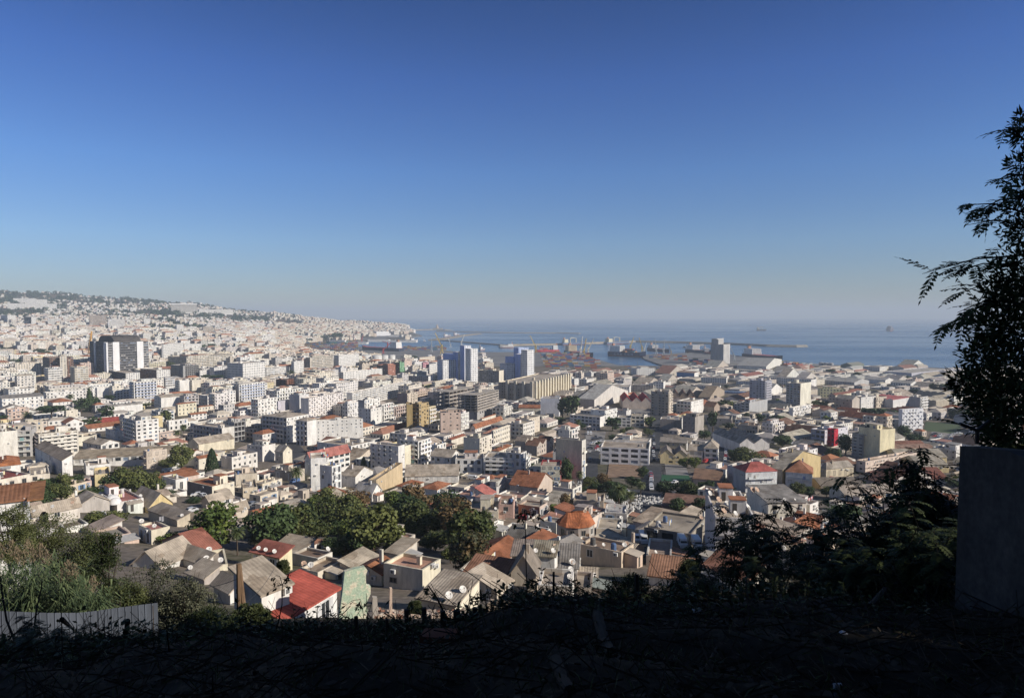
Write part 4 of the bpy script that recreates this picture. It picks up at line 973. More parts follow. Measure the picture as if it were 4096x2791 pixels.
B('B4',-60,0,350,700,880,"cream flats with roof arcade and slate roof",AP,wc=(.76,.7,.6),Rr='w',L='n',t=5,dep=14,roof='sv',rc=SLATE,rise=1.6,short="the cream arcade flats")
B('B3',188,385,412,1185,1310,"whitewashed house with olive-grey tilted roof",HO,lc=(.68,.66,.63),roof='su',rc=(.40,.36,.28),L='m',Rr='n',wid=5,rise=1,short="the tilted-roof white house")
B('B3',440,588,600,1290,1480,"narrow tower house under a steep grey sheet roof",HO,lc=(.74,.72,.69),roof='su',rc=SLATE,L='m',Rr='n',wid=5,rise=1.8,short="the narrow steep-roofed house")
B('B3',596,760,768,1400,1480,"shed under a folded pale corrugated roof",HO,lc=(.55,.48,.42),roof='gu',rc=FIBRE,L='n',Rr='n',wid=5,rise=1)
B('B3',612,990,1100,1150,1290,"roofless stone house with broken inner walls",HO,lc=(.68,.56,.43),wc=(.7,.58,.45),rc=(.34,.25,.19),L='m',Rr='n',hut=1,short="the roofless stone house")
B('B3',762,990,1003,945,1040,"low cream house with cracked plaster roof",HO,lc=(.7,.62,.52),rc=(.58,.5,.4),L='m',Rr='n',wid=9,hut=0)
B('B3',1215,1440,1452,1195,1275,"walled flat roof with rust-stained plaster",HO,lc=(.5,.42,.36),rc=(.42,.32,.26),L='n',Rr='n',wid=10,hut=0,short="the rust-stained flat roof")
B('B3',1240,1680,1700,1405,1470,"whitewashed house under a long brown pantile roof",HO,lc=(.72,.7,.68),roof='su',rc=(.36,.2,.13),L='n',Rr='n',wid=5.5,rise=1.3,short="the long pantile roof")
B('B3',0,165,190,1180,1290,"half-collapsed house with bare roof battens",HO,lc=(.6,.52,.44),wc=(.72,.62,.5),roof='su',rc=(.36,.3,.26),L='n',Rr='n',wid=6,rise=.9)
B('B3',-10,215,245,1330,1540,"broken gable wall with crumbling coping",'ruin',lc=(.62,.53,.42),wc=(.5,.42,.34),roof='gv',rc=(.30,.26,.22),L='n',Rr='n',wid=5,rise=2.4,short="the broken gable")
B('B3',555,722,735,1475,1545,"flat-topped outhouse carrying two big dishes",HO,lc=(.6,.52,.44),wc=(.4,.34,.3),L='n',Rr='n',wid=6,hut=0)
B('C3',235,540,560,575,720,"pale outhouse with tan slab roof at the slope foot",HO,lc=(.66,.6,.52),rc=(.46,.4,.34),L='m',Rr='n',wid=6,hut=0)
B('B3',2005,2112,2400,425,610,"white galleried house with grey and red roof",AP,t=10,wc=(.72,.72,.72),lc=(.5,.47,.45),L='n',Rr='b',roof='hip',rc=(.5,.15,.13),rise=3,short="the galleried red-roofed house")
B('B3',1640,1895,1905,500,540,"low sheds with brown roofs right of the pitch",WH,roof='su',rc=(.30,.19,.13),wc=(.5,.4,.34),L='n',Rr='n',wid=14)
B('B3',30,120,200,150,240,"brown-roofed workshops in rows",WH,roof='saw',rc=(.36,.3,.25),wc=(.5,.44,.38),L='n',Rr='n',rise=2.5)
B('B3',120,225,380,190,280,"workshop row with rusty brown ridge roofs",WH,roof='saw',rc=(.25,.14,.1),wc=(.55,.48,.42),lc=(.4,.35,.3),L='n',Rr='w',rise=2.5)
B('B3',230,300,400,90,130,"workshop with grey ridge roof left of the blank stained wall",WH,roof='gv',rc=FIBRE,wc=(.5,.44,.38),Rr='n')
B('B3',2000,2060,2330,165,250,"white saw-tooth mill with arched gables",WH,t=8,roof='saw',rc=(.38,.35,.31),wc=(.66,.63,.6),Rr='n',L='n',rise=3.5,dep=40,short="the saw-tooth mill")
# --- right
B('A4',165,290,390,755,990,"tall cream slab with blank end and long balcony side",TW,lc=(.5,.48,.45),wc=(.78,.74,.62),L='b',Rr='n',fl=11,short="the tall cream slab")  # grey left side of the cream slab is painted shade
B('A4',190,225,388,975,1065,"white flats at the foot of the tall cream slab",AP,L='n',Rr='p')
B('A4',450,470,706,800,878,"pale yellow offices with a row of small windows",OF,wc=(.74,.68,.42),Rr='m',L='n',dep=16,short="the pale yellow offices")
B('A4',865,1130,1282,905,975,"market hall of many small red barrel roofs",WH,roof='barrel',rc=(.42,.14,.14),wc=(.74,.72,.7),L='n',Rr='n',rise=-5,short="the red barrel-roofed hall")
B('A4',1255,1520,1640,915,975,"market hall of many cream barrel roofs",WH,roof='barrel',rc=(.6,.55,.45),wc=(.45,.4,.32),L='n',Rr='n',rise=-6,short="the cream barrel-roofed hall")
B('A4',1350,1600,1690,845,880,"low range of cream barrel vaults behind",WH,roof='barrel',rc=(.58,.53,.44),wc=(.4,.36,.3),L='n',Rr='n',rise=-4)
B('A4',1280,1375,1447,880,1010,"grey-sided tower with white balconies by the barrel roofs",TW,lc=(.45,.43,.42),L='n',Rr='b',short="the grey-sided tower")
B('A4',1183,1212,1406,990,1200,"white eight-storey flats with blue-shadowed balcony stacks",TW,wc=(.72,.72,.74),Rr='p',L='n',fl=7,t=20,short="the white eight-storey flats")
B('A4',390,512,722,1180,1305,"modern white block with red stair tower and purple side",OF,t=35,wc=(.72,.70,.74),lc=(.42,.42,.5),L='g',Rr='m',short="the red stair-tower block")
B('A4',592,598,636,1170,1325,"bright red stair tower on the modern white block",'stair tower',t=35,wc=(.55,.04,.06),Rr='m',dep=5,cw=2.5)
B('A4',600,610,768,1130,1200,"white offices behind the red stair tower",OF,Rr='w',t=35)
B('A4',762,862,1005,1215,1445,"cream tower with blank lit end and shaded balconies",TW,lc=(.42,.4,.38),wc=(.74,.66,.5),L='b',Rr='n',t=38,fl=8,short="the blank cream tower")  # shade of the balcony side is painted into its wall
B('A4',1000,1008,1150,1175,1460,"taller cream tower half joined to the blank one",TW,wc=(.76,.68,.46),Rr='n',L='n',t=25,dep=14)
B('A4',548,610,838,860,940,"grey flats with long red-brown roof",AP,lc=(.45,.4,.36),wc=(.72,.66,.52),Rr='n',L='w',roof='gv',rc=(.3,.14,.11))
B('A4',610,760,830,900,1010,"grey-brown flats with stepped dark roof",AP,lc=(.42,.37,.32),wc=(.5,.44,.38),L='p',Rr='n',roof='gu',rc=SLATE)
B('A4',832,840,975,880,985,"white stepped flats beside the red barrel roofs",AP,Rr='m',t=30)
B('A4',970,980,1075,880,975,"beige weathered flats beside the white stepped flats",AP,wc=BEIGE,Rr='p',t=30)
B('A4',800,880,1345,1460,1560,"pinkish low offices with roof rooms",OF,t=30,wc=(.68,.56,.47),L='m',Rr='m',hut=3,short="the pinkish low offices")
B('B4',888,1110,1480,530,660,"great warehouse with patched rust-brown ridge roof",WH,t=30,roof='gu',rc=(.22,.12,.09),wc=(.5,.46,.42),lc=(.22,.2,.19),rise=5.5,L='n',Rr='n',short="the rust-brown warehouse")
B('A4',1140,1150,1455,1340,1400,"long shed with red-brown ridge roof",WH,roof='gv',rc=(.30,.15,.11),wc=CREAM,Rr='n',t=5,dep=16)
B('A4',1150,1160,1540,1375,1430,"long shed half grey half red-brown",WH,roof='gv',rc=(.36,.24,.19),wc=CREAM,Rr='n',t=5,dep=16)
B('A4',1145,1190,1620,1420,1480,"long shed with grey roof and yellow gable",WH,roof='gv',rc=(.46,.42,.35),wc=YEL,Rr='n',t=2,dep=16)
B('B4',1300,1370,1640,370,430,"yellow-gabled shed with pale roof",WH,roof='gv',rc=(.46,.42,.35),wc=YEL,Rr='n',t=0,dep=18)
B('B4',1310,1330,1625,480,545,"red-brown roofed shed next to the concrete wall",WH,roof='gv',rc=(.28,.12,.09),wc=CREAM,Rr='n',t=0,dep=16)
B('A4',1490,1700,1830,1360,1450,"pale hall with arched side windows by the concrete wall",WH,lc=(.5,.49,.5),rc=(.3,.29,.28),L='m',Rr='n')
B('B4',25,128,475,400,600,"long old factory with pale roof and yellow side wall",WH,roof='gu',rc=(.42,.38,.32),wc=(.56,.44,.24),lc=(.36,.33,.3),L='n',Rr='n',rise=5)
B('B4',160,398,402,440,615,"white three-storey gallery house with orange hipped roof",AP,roof='hip',rc=(.42,.2,.12),lc=(.7,.69,.7),L='b',Rr='n',wid=12,fl=3,rise=4,short="the gallery house")
B('B4',470,525,775,400,485,"house with wide grey hipped roof and orange eaves",HO,t=20,roof='hip',rc=(.40,.36,.31),wc=(.62,.54,.4),Rr='w',L='n',rise=3,short="the wide grey hipped roof")
B('B4',660,690,1130,620,690,"low cottage row under a pale ridge roof",HO,t=8,roof='gv',rc=(.46,.40,.34),wc=(.7,.62,.5),Rr='p',L='n',rise=2,dep=9,short="the pale-roofed cottage row")
B('B4',465,480,835,545,580,"broken slate-roofed outhouses beside the gallery house",HO,t=5,roof='gv',rc=(.27,.24,.21),wc=(.45,.38,.3),Rr='n',L='n',rise=2)
B('A4',505,780,915,745,780,"very long port shed with pale flat-pitched roof",WH,roof='gu',rc=(.45,.44,.42),wc=(.5,.49,.48),L='m',Rr='n',rise=4,short="the very long port shed")
B('A4',870,1060,1135,725,760,"port shed with white lit end",WH,roof='gu',rc=(.48,.47,.46),L='n',Rr='n',rise=3)
B('A4',1110,1290,1362,755,785,"long low shed with a bright white gable",WH,roof='gu',rc=(.48,.46,.43),L='m',Rr='n',rise=3)
B('A4',860,1010,1070,605,650,"white shore office with window rows",OF,L='w',Rr='w',short="the white shore office")
B('A4',1060,1300,1680,660,690,"long flat shore warehouse with lavender wall",WH,wc=(.5,.5,.56),L='n',Rr='n',rc=(.5,.47,.42),hut=0)
B('A4',660,760,870,590,620,"dark green shore works with ridge roof",WH,roof='gv',rc=(.3,.31,.28),wc=(.2,.24,.2),L='n',Rr='n')
B('A4',310,440,510,690,715,"small white port shed with flat roof",WH,L='n',Rr='m',hut=0)
B('A4',-40,390,440,720,785,"white factory front behind the tall cream slab",WH,L='m',Rr='n',hut=0)
B('A4',-110,20,130,815,860,"grey open-sided shed beside the tall cream slab",WH,roof='gu',rc=(.45,.45,.45),L='n',Rr='n')
B('A3',2035,2300,2440,600,640,"large port shed with rounded grey roof",WH,t=62,roof='gu',rc=(.40,.40,.39),wc=(.7,.68,.62),L='n',Rr='n',rise=9,short="the rounded port shed")
B('A3',1710,1940,1950,705,755,"white port hall with dark windows",WH,lc=(.66,.64,.6),L='m',Rr='n',wid=25,hut=0)
B('A3',1920,2205,2270,640,670,"long cream port office",OF,lc=(.68,.66,.58),L='w',Rr='n',hut=0)
B('A3',1490,1650,1690,660,705,"port shed with blue front wall",WH,lc=(.15,.28,.5),roof='su',rc=(.35,.25,.2),L='n',Rr='n')
B('A3',2020,2120,2280,690,720,"dull red long port roof",WH,roof='gv',rc=(.34,.15,.12),wc=(.6,.57,.53),L='n',Rr='n')
B('A3',1640,1880,1890,780,820,"two-storey dark grey rail depot",OF,lc=(.4,.4,.42),L='w',Rr='n',wid=14,hut=0)
B('A3',1840,2120,2130,835,850,"long blue canopy roof",WH,lc=(.2,.28,.45),rc=(.2,.3,.5),L='n',Rr='n',wid=12,hut=0)
# ------------------------------------------------------------------ landmark buildings with a form of their own
def local(root_t,P):
	return None
def bx(root,name,x0,x1,y0,y1,z0,z1,mat,c):
	m=MB();m.box(x0,x1,y0,y1,z0,z1,0,c);return m.build(name,[mat],root)
# the dark twin tower under a vaulted crown
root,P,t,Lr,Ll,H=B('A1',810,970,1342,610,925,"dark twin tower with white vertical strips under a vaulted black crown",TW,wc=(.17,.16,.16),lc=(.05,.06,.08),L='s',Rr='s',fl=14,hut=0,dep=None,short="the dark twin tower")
for f0,f1,dp in((0.0,0.02,1.2),(0.15,0.285,1.6),(0.72,0.86,1.6)):
	bx(root,'white_strip',Lr*f0-.5,Lr*f1+0.5,-dp,0.5,-6,H+0.3,M_TRIM,(.8,.79,.78))
for f0,f1 in((0.02,0.10),(0.62,0.68)):
	bx(root,'white_strip',-1.5,0.4,Ll*f0,Ll*f1,-6,H+0.3,M_TRIM,(.75,.76,.78))
for k in range(14):
	z=H*k/14
	bx(root,'balcony',Lr*.29,Lr*.715,-1.3,0,z+0.05,z+1.1,M_TRIM,(.2,.19,.19))
	bx(root,'balcony',Lr*.865,Lr*1.0,-0.9,0,z+0.05,z+1.0,M_TRIM,(.5,.48,.45))
	bx(root,'balcony',Lr*.025,Lr*.145,-0.9,0,z+0.05,z+1.0,M_TRIM,(.45,.44,.43))
for a,b,hh in((.2,.5,.17),(.45,.84,.18)):
	m=MB();hh*=H
	pr=[(Ll*(.5-.45*math.cos(math.pi*k/10)),H+hh*min(1,1.25*math.sin(math.pi*k/10)))for k in range(11)]
	for k in range(10):
		m.face([(Lr*a,pr[k][0],pr[k][1]),(Lr*b,pr[k][0],pr[k][1]),(Lr*b,pr[k+1][0],pr[k+1][1]),(Lr*a,pr[k+1][0],pr[k+1][1])],0,(.11,.10,.095))
	m.face([(Lr*a,y,z)for y,z in pr],0,(.05,.05,.05));m.face([(Lr*b,y,z)for y,z in pr],0,(.05,.05,.05))
	m.build('crown',[M_ROOF],root)
# the long hotel on the ridge
root,P,t,Lr,Ll,H=B('A1',1543,1550,1782,268,338,"long hotel slab with regular balconies on a podium along the ridge",'hotel',t=25,wc=(.64,.60,.54),Rr='s',dep=24,hut=0,short="the long ridge hotel")
bx(root,'roof_slab',-1,Lr+1,-2,Ll+1,H+.2,H+6,M_TRIM,(.8,.78,.74))
bx(root,'podium',-42,Lr+20,-16,Ll,-28,-14,M_TRIM,(.62,.58,.52));bx(root,'podium',-48,Lr+20,-20,Ll,-10,1.5,M_TRIM,(.72,.7,.66))
B('A1',1790,1800,2110,310,345,"row of white blocks stretching right from the ridge hotel",AP,t=30,Rr='w',dep=14,hut=0)
B('A1',1060,1063,1078,262,318,"slender white minaret on the hill slope",'minaret',Rr='n',dep=8,hut=0)
# open concrete frame
def frame(tile,xl,xc,xr,yt,yb,yr,label,nf,short,base):
	P,t,Lr,Ll,H=solve(tile,xl,xc,xr,yt,yb,None,yr)
	root=empty('concrete_frame',P,t);tag(root,label,'unfinished building');remember(P,t,Lr,Ll,H,short)
	C1=(.36,.33,.30);zb=H*base;fh=(H-zb)/nf
	if base>0.02:
		m=MB();facade(m,(0,0),(1,0),(0,-1),Lr,0,zb,'w',(.42,.40,.38),300,random.Random(2),2,5);facade(m,(0,Ll),(0,-1),(-1,0),Ll,0,zb,'w',(.33,.32,.31),300,random.Random(3),2,5)
		m.build('base_wall',[M_WALL,M_PANE,M_FAR],root)
	for i in range(nf+1):
		bx(root,'floor_slab',-.6,Lr+.6,-.6,Ll+.6,zb+i*fh-.35,zb+i*fh+(.3 if i<nf else.1),M_WALL,C1 if i<nf else(.45,.40,.34))
		if i<nf:bx(root,'parapet',-.5,Lr+.5,-.55,-.35,zb+i*fh+.3,zb+i*fh+1.2,M_WALL,(.42,.37,.32))
	m=MB();nx,ny=max(3,round(Lr/7)),max(3,round(Ll/7))
	for i in range(nx+1):
		for j in(0,ny):
			x,y=Lr*i/nx,Ll*j/ny;m=MB();m.box(x-.35,x+.35,y-.35,y+.35,zb,H,0,C1);m.build('column',[M_WALL],root)
	for j in range(1,ny):
		for x in(0,Lr):
			y=Ll*j/ny;m=MB();m.box(x-.35,x+.35,y-.35,y+.35,zb,H,0,C1);m.build('column',[M_WALL],root)
	bx(root,'core_wall',Lr*.25,Lr*.75,Ll*.3,Ll*.7,zb-3,H-.4,M_WALL,(.16,.12,.1))
	bx(root,'lift_hut',Lr*.4,Lr*.55,Ll*.4,Ll*.6,H+.1,H+3.2,M_WALL,(.5,.46,.4))
frame('A2',1835,2002,2192,862,1085,812,"open concrete frame of six empty floors on a pierced grey base",6,"the open concrete frame",.34)
frame('A2',1612,1748,1972,832,1020,788,"rear wing of the open concrete frame with dark empty floors",5,"the rear concrete wing",.05)
# stair fins of the saw-edged flats
root,P,t,Lr,Ll,H=SAWF
for k in range(round(Lr/9)):
	bx(root,'stair_fin',k*9+.3,k*9+3.4,-2.6,0.3,-5,H+2.6,M_WALL,(.80,.72,.56))
for k in range(round(Ll/10)):
	bx(root,'stair_fin',-2.4,0.3,k*10+1,k*10+4,-5,H+2.2,M_WALL,(.6,.54,.44))  # left-face fins darker, shade put into their colour
# clusters of blue and white towers
BLUE=(.30,.40,.72)
def cluster(tile,parts,label,short):  # lavender left walls are white walls with shade put into the colour
	root0=None
	for k,(xl,xc,xr,yt,yb,wc,lc,dep,zoff)in enumerate(parts):
		P,t,Lr,Ll,H=solve(tile,xl,xc,xr,yt,yb,38,None,dep)
		cap=wc==BLUE
		if cap:wc,lc=TWW,(.66,.70,.80)
		r,cen,_=make_building(P,t,Lr,Ll,H,'tower_wing',None,None,wc=wc,lc=lc,L='w' if lc!=BLUE else 'n',Rr='w' if wc!=BLUE else 'n',seed=k+3,hut=0)
		if 'category' in r:del r['category']
		if cap:bx(r,'blue_crown',-.12,Lr+.12,-.12,Ll+.12,H-(9 if k<3 else 5),H+.15,M_WALL,BLUE)
		if k==0:
			root0=empty('tower_block',P,0);tag(root0,label,TW)
		r.parent=root0;r.location=Vector(r.location)-root0.location
		remember(P,t,Lr,Ll,H,short if k==0 else None)
TWW=(.84,.83,.82)
cluster('A2',[(1665,1692,1828,545,748,TWW,(.62,.66,.78),16,0),(1693,1788,1832,490,737,BLUE,(.45,.53,.78),12,0),(1820,1830,1882,470,743,TWW,BLUE,14,0),(1852,1888,1946,412,750,(.74,.76,.82),BLUE,12,0),(1936,1945,2008,440,770,TWW,(.7,.7,.72),14,0)],"cluster of tall white towers with blue tops and blue edges, stepping up","the left blue and white towers")
cluster('A3',[(-80,-50,76,578,758,TWW,(.62,.66,.78),16,0),(-60,20,76,518,746,BLUE,(.45,.53,.78),12,0),(70,78,136,490,760,TWW,BLUE,14,0),(36,60,150,432,750,(.5,.58,.8),BLUE,12,0),(128,138,200,452,768,TWW,(.7,.7,.72),14,0)],"white towers with blue crowns standing before the container yard","the right blue and white towers")
# rooms and stair towers that belong to a block are parts of it
def belongs(child,owner,name):
	c,o=LABELS[child][0],LABELS[owner][0];d=Vector(c.location)-Vector(o.location);a=-o.rotation_euler.z
	c.parent=o;c.location=(d.x*math.cos(a)-d.y*math.sin(a),d.x*math.sin(a)+d.y*math.cos(a),d.z);c.rotation_euler=(0,0,c.rotation_euler.z+a);c.name=name
	del c['category'];del c['label'];LABELS.pop(child)
belongs("orange-roofed penthouse hut on the broad cream flats","broad cream flats with awnings on every balcony and a roof storey",'penthouse')
belongs("orange hipped roof room on top of the broad balcony flats","broad white flats with three rows of balconies and orange roof rooms",'penthouse')
belongs("bright red stair tower on the modern white block","modern white block with red stair tower and purple side",'stair_tower')
# grain silo
root,P,t,Lr,Ll,H=B('A3',1798,1912,1974,402,572,"windowless grey grain silo with head house on the quay",'grain silo',wc=(.55,.53,.50),lc=(.42,.41,.4),L='n',Rr='n',hut=0,short="the grain silo")  # left wall darker, its shade put into the colour
for k in range(8):
	bx(root,'silo_rib',-.35,.1,Ll*k/8+.2,Ll*(k+1)/8-.8,-4,H-2,M_WALL,(.43,.42,.41))  # ribs of the left face repeat its painted shade
for k in range(5):
	bx(root,'silo_rib',Lr*k/5+.2,Lr*(k+1)/5-.8,-.35,.1,-4,H-2,M_WALL,(.57,.55,.52))
bx(root,'head_house',Lr*.1,Lr*.9,Ll*.45,Ll*.99,H-.3,H+11,M_WALL,(.45,.44,.43));bx(root,'head_roof',-1,Lr+1,Ll*.5,Ll*.9,H+11,H+12.5,M_WALL,(.5,.5,.5))
# storage tanks
for X0,X1,Y0,Y1,lab in((938,1035,488,545,"widest white oil tank at the end of the tank row"),(1043,1132,492,548,"white oil tank second from the wide one"),(1135,1192,490,545,"white oil tank in front of the big red crane"),(1198,1256,488,542,"white oil tank at the harbour end of the row"),(1545,1590,488,535,"grey cement silo drum beside the port warehouse")):
	P=hit(*px('A2',(X0+X1)/2,Y1),58);rad=(X1-X0)*TS/2*P[1]/F;h=(Y1-Y0)*TS*P[1]/F*.8
	o=empty('storage_tank',(P[0],P[1]+rad,P[2]));tag(o,lab,'storage tank');remember(P,0,rad,rad,h)
	m=MB();m.lathe([(rad,-4),(rad,h)],28,c=(.72,.7,.66));m.build('shell',[M_METAL],o,True)
	m=MB();m.lathe([(rad,h),(rad*.6,h+rad*.1),(.02,h+rad*.16)],28,c=(.7,.68,.64));m.build('lid',[M_METAL],o)
for k,(X0,X1,Y0,Y1)in enumerate(((470,510,566,592),(515,555,566,594),(560,600,568,596),(2030,2060,690,740))):
	P=hit(*px('A4',(X0+X1)/2,Y1)if k<3 else px('A3',2045,740),58);rad=20*TS*P[1]/F;h=26*TS*P[1]/F
	o=empty('storage_tank',(P[0],P[1]+rad,P[2]));tag(o,["grey shore tank nearest the port end","grey shore tank in the middle of the shore trio","grey shore tank beside the green works","pale drum tank in the rail yard"][k],'storage tank')
	m=MB();m.lathe([(rad,-4),(rad,h),(.02,h+1)],20,c=(.5,.5,.5));m.build('shell',[M_METAL],o)
# corner house with the many-sided orange roof
P=hit(*px('B3',590,1075),58);s_=P[1]/F*TS
rad=182*s_*.98;H=150*s_
root=empty('corner_house',(P[0],P[1]+rad*.9,P[2]));tag(root,"curved corner house under a many-sided orange tiled roof",HO);remember((P[0]-rad,P[1],P[2]),0,rad*2,rad*2,H+4,"the many-sided orange roof")
fp=[(-.98,.25),(-.9,-.35),(-.55,-.78),(.05,-.9),(.62,-.72),(.98,-.1),(.8,.75),(-.5,.8)]
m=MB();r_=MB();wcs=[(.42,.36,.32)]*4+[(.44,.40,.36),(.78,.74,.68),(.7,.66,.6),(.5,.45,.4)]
ev=[(x*rad*1.06,y*rad*1.06)for x,y in fp];ridge=[(-.45*rad,.15*rad),(-.45*rad,.15*rad),(-.4*rad,.1*rad),(.35*rad,.1*rad),(.35*rad,.1*rad),(.7*rad,.4*rad),(.5*rad,.5*rad),(-.2*rad,.3*rad)]
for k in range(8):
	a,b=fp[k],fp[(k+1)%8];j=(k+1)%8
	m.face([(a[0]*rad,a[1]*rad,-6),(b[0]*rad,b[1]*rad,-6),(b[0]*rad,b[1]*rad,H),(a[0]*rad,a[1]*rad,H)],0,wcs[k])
	ln=math.dist(ev[k],ev[j]);zr=H+rad*.52
	r_.face([(*ev[k],H-.05),(*ev[j],H-.05),(*ridge[j],zr),(*ridge[k],zr)],0,(.52,.19,.09),[(0,5),(ln,5),(ln*.8,0),(ln*.2,0)])
	if k in(1,2,3,4):
		an=math.atan2(b[1]-a[1],b[0]-a[0]);mx,my=(a[0]+b[0])/2*rad,(a[1]+b[1])/2*rad
		add_window(root,'dark' if k<4 else 'frame',(mx,my,H*.45),an,1.0,1.3)
		if k<4:add_window(root,'door',(mx*1.0+.9*math.cos(an),my+.9*math.sin(an),.2),an,.9,1.9)
m.build('wall',[M_WALL],root);r_.face([(*e,H-.06)for e in ev][::-1],0,(.4,.3,.25));r_.build('roof',[M_TILE],root)
bal=MB()
for k in(0,1,2,3):
	a,b=fp[k],fp[k+1]
	q=[(a[0]*rad,a[1]*rad),(b[0]*rad,b[1]*rad),(b[0]*rad*1.2,b[1]*rad*1.2),(a[0]*rad*1.2,a[1]*rad*1.2)]
	for z0,z1,c in((-.3,-.1,(.5,.4,.32)),):bal.hexa([(x,y,z0)for x,y in q]+[(x,y,z1)for x,y in q],0,c)
	q2=[(a[0]*rad*1.17,a[1]*rad*1.17),(b[0]*rad*1.17,b[1]*rad*1.17),q[2],q[3]]
	bal.hexa([(x,y,-.1)for x,y in q2]+[(x,y,.8)for x,y in q2],0,(.5,.27,.17))
bal.build('balcony',[M_TRIM],root)
# the tall brown-roofed house at the left edge
root,P,t,Lr,Ll,H=B('B1',-420,-400,232,735,1640,"tall white-boarded house with brown ridge roof at the left edge",HO,t=33,wc=(.78,.76,.73),roof='gv',rc=(.30,.15,.09),rise=0.9,Rr='n',L='n',dep=8,short="the tall boarded house")
for k in range(28):
	bx(root,'board',0,Lr-.3,-.05,0.02,H-.4-k*.38,H-.12-k*.38,M_TRIM,(.78,.76,.73))
m=MB();m.tube([(Lr-.1,-.15,H),(Lr-.1,-.15,-3)],.09,8,0,(.75,.73,.72));m.build('downpipe',[M_METAL],root)
m=MB();m.box(Lr+.2,Lr+1.7,-1.6,Ll+.4,H-.1,H+.05,0,(.40,.2,.1));m.build('eave',[M_TILE],root)
# domes on the white house
for o in list(COL.objects):
	if o.get('label')=="white house with domes and a pink roof terrace":
		for(x,y,r0)in((.62,.55,2.0),(.82,.2,1.6)):
			z0=max(v.co.z for v in o.children[0].data.vertices)-1.0;m=MB();m.lathe([(r0*math.cos(a*.1571),r0*math.sin(a*.1571)+.4)for a in range(11)],18,c=(.84,.82,.8))
			d_=m.build('dome',[M_WALL],o,True);w=o.children[0].data.vertices;d_.location=(max(v.co.x for v in w)*x,max(v.co.y for v in w)*y,z0)
# standing remnant of a ruined house with green plaster
def ruin_mat():
	m,N,Lk,B_=newmat("old_plaster")
	tc=N.new("ShaderNodeTexCoord");n1=node(N,"ShaderNodeTexNoise",Scale=0.9,Detail=8.0,Roughness=0.7);Lk.new(tc.outputs['Object'],n1.inputs['Vector'])
	n2=node(N,"ShaderNodeTexNoise",Scale=6.0,Detail=6.0);Lk.new(tc.outputs['Object'],n2.inputs['Vector'])
	c=ramp(N,Lk,n1.outputs[0],[(.3,(.62,.5,.3)),(.44,(.66,.6,.46)),(.5,(.42,.5,.36)),(.6,(.38,.48,.36)),(.66,(.68,.64,.54))])
	c2=ramp(N,Lk,n2.outputs[0],[(.3,(.75,)*3),(.6,(1.05,)*3)]);c=mixrgb(N,Lk,'MULTIPLY',1.0,c,c2)
	Lk.new(c,B_.inputs['Base Color']);B_.inputs['Roughness'].default_value=.9
	bp=node(N,"ShaderNodeBump",Strength=.6,Distance=.05);Lk.new(n2.outputs[0],bp.inputs['Height']);Lk.new(bp.outputs[0],B_.inputs['Normal']);return m
M_RUIN=ruin_mat()
def cutout(tile,pts,d,th,name,mats,label,cat,yaw=0.3,c=(1,1,1)):
	"""a free-standing broken wall: real outline at its own distance, with thickness"""
	o3=[at_depth(*px(tile,*p),d)for p in pts];cx=sum(p[0]for p in o3)/len(o3);zb=min(p[2]for p in o3)
	root=empty(name,(cx,d,zb),yaw);tag(root,label,cat);m=MB()
	f=[((p[0]-cx)/math.cos(yaw),0,p[2]-zb)for p in o3];bk_=[(x,th,z)for x,_,z in f]
	m.face(f,0,c);m.face(bk_[::-1],0,c)
	for k in range(len(f)):m.face([f[k],f[(k+1)%len(f)],bk_[(k+1)%len(f)],bk_[k]],0,c)
	m.build('wall',mats,root);return root
cutout('C2',[(795,1040),(775,800),(800,600),(818,420),(900,408),(980,404),(1003,440),(990,480),(992,570),(1030,590),(1028,660),(1000,720),(990,760),(1008,800),(990,860),(1000,1040)],57,.5,'ruined_wall',[M_RUIN],"tall ruined wall with flaking green and cream plaster",'ruin',.45)
cutout('C2',[(1065,1000),(1060,660),(1100,670),(1110,860),(1180,900),(1290,890),(1290,1000)],58,.4,'ruined_wall',[M_WALL],"low broken wall with grey pillar beside the green plaster ruin",'ruin',.3,(.4,.36,.32))
cutout('C2',[(1205,900),(1212,590),(1232,595),(1232,900)],60,.35,'brick_pillar',[M_WALL],"lone brick pillar left standing in the rubble",'pillar',.3,(.55,.42,.34))
cutout('C2',[(2085,980),(2090,720),(2130,705),(2160,715),(2200,712),(2260,740),(2317,760),(2400,800),(2400,980),(2290,980),(2280,800),(2170,745),(2150,980)],57,.6,'stone_arch',[M_WALL],"broken stone arch of a ruined house in shade",'ruin',.1,(.45,.36,.28))
# rubble heap by the ruin (uncountable)
m=MB();rg=random.Random(12)
for k in range(900):
	X=rg.uniform(1080,1900);Y=rg.uniform(640,900)+abs(X-1500)*.1
	q=hit(*px('C2',X,Y),58)
	if not q or q[1]>75:continue
	s=rg.uniform(.05,.35);a=rg.uniform(0,3)
	c=rg.choice([(.55,.42,.32),(.5,.4,.33),(.4,.33,.28),(.62,.55,.47),(.38,.2,.14)])
	v=[(q[0]+s*math.cos(a+b)*rg.uniform(.7,1.3),q[1]+s*math.sin(a+b)*rg.uniform(.7,1.3))for b in(0,1.57,3.14,4.71)]
	z=ground(q[0],q[1])-.1
	m.hexa([(x,y,z)for x,y in v]+[(x,y,z+s*rg.uniform(.5,1.6))for x,y in v],0,c)
tag(m.build('rubble',[M_WALL]),"heap of stones and broken plaster around the ruined walls",'rubble',kind='stuff')
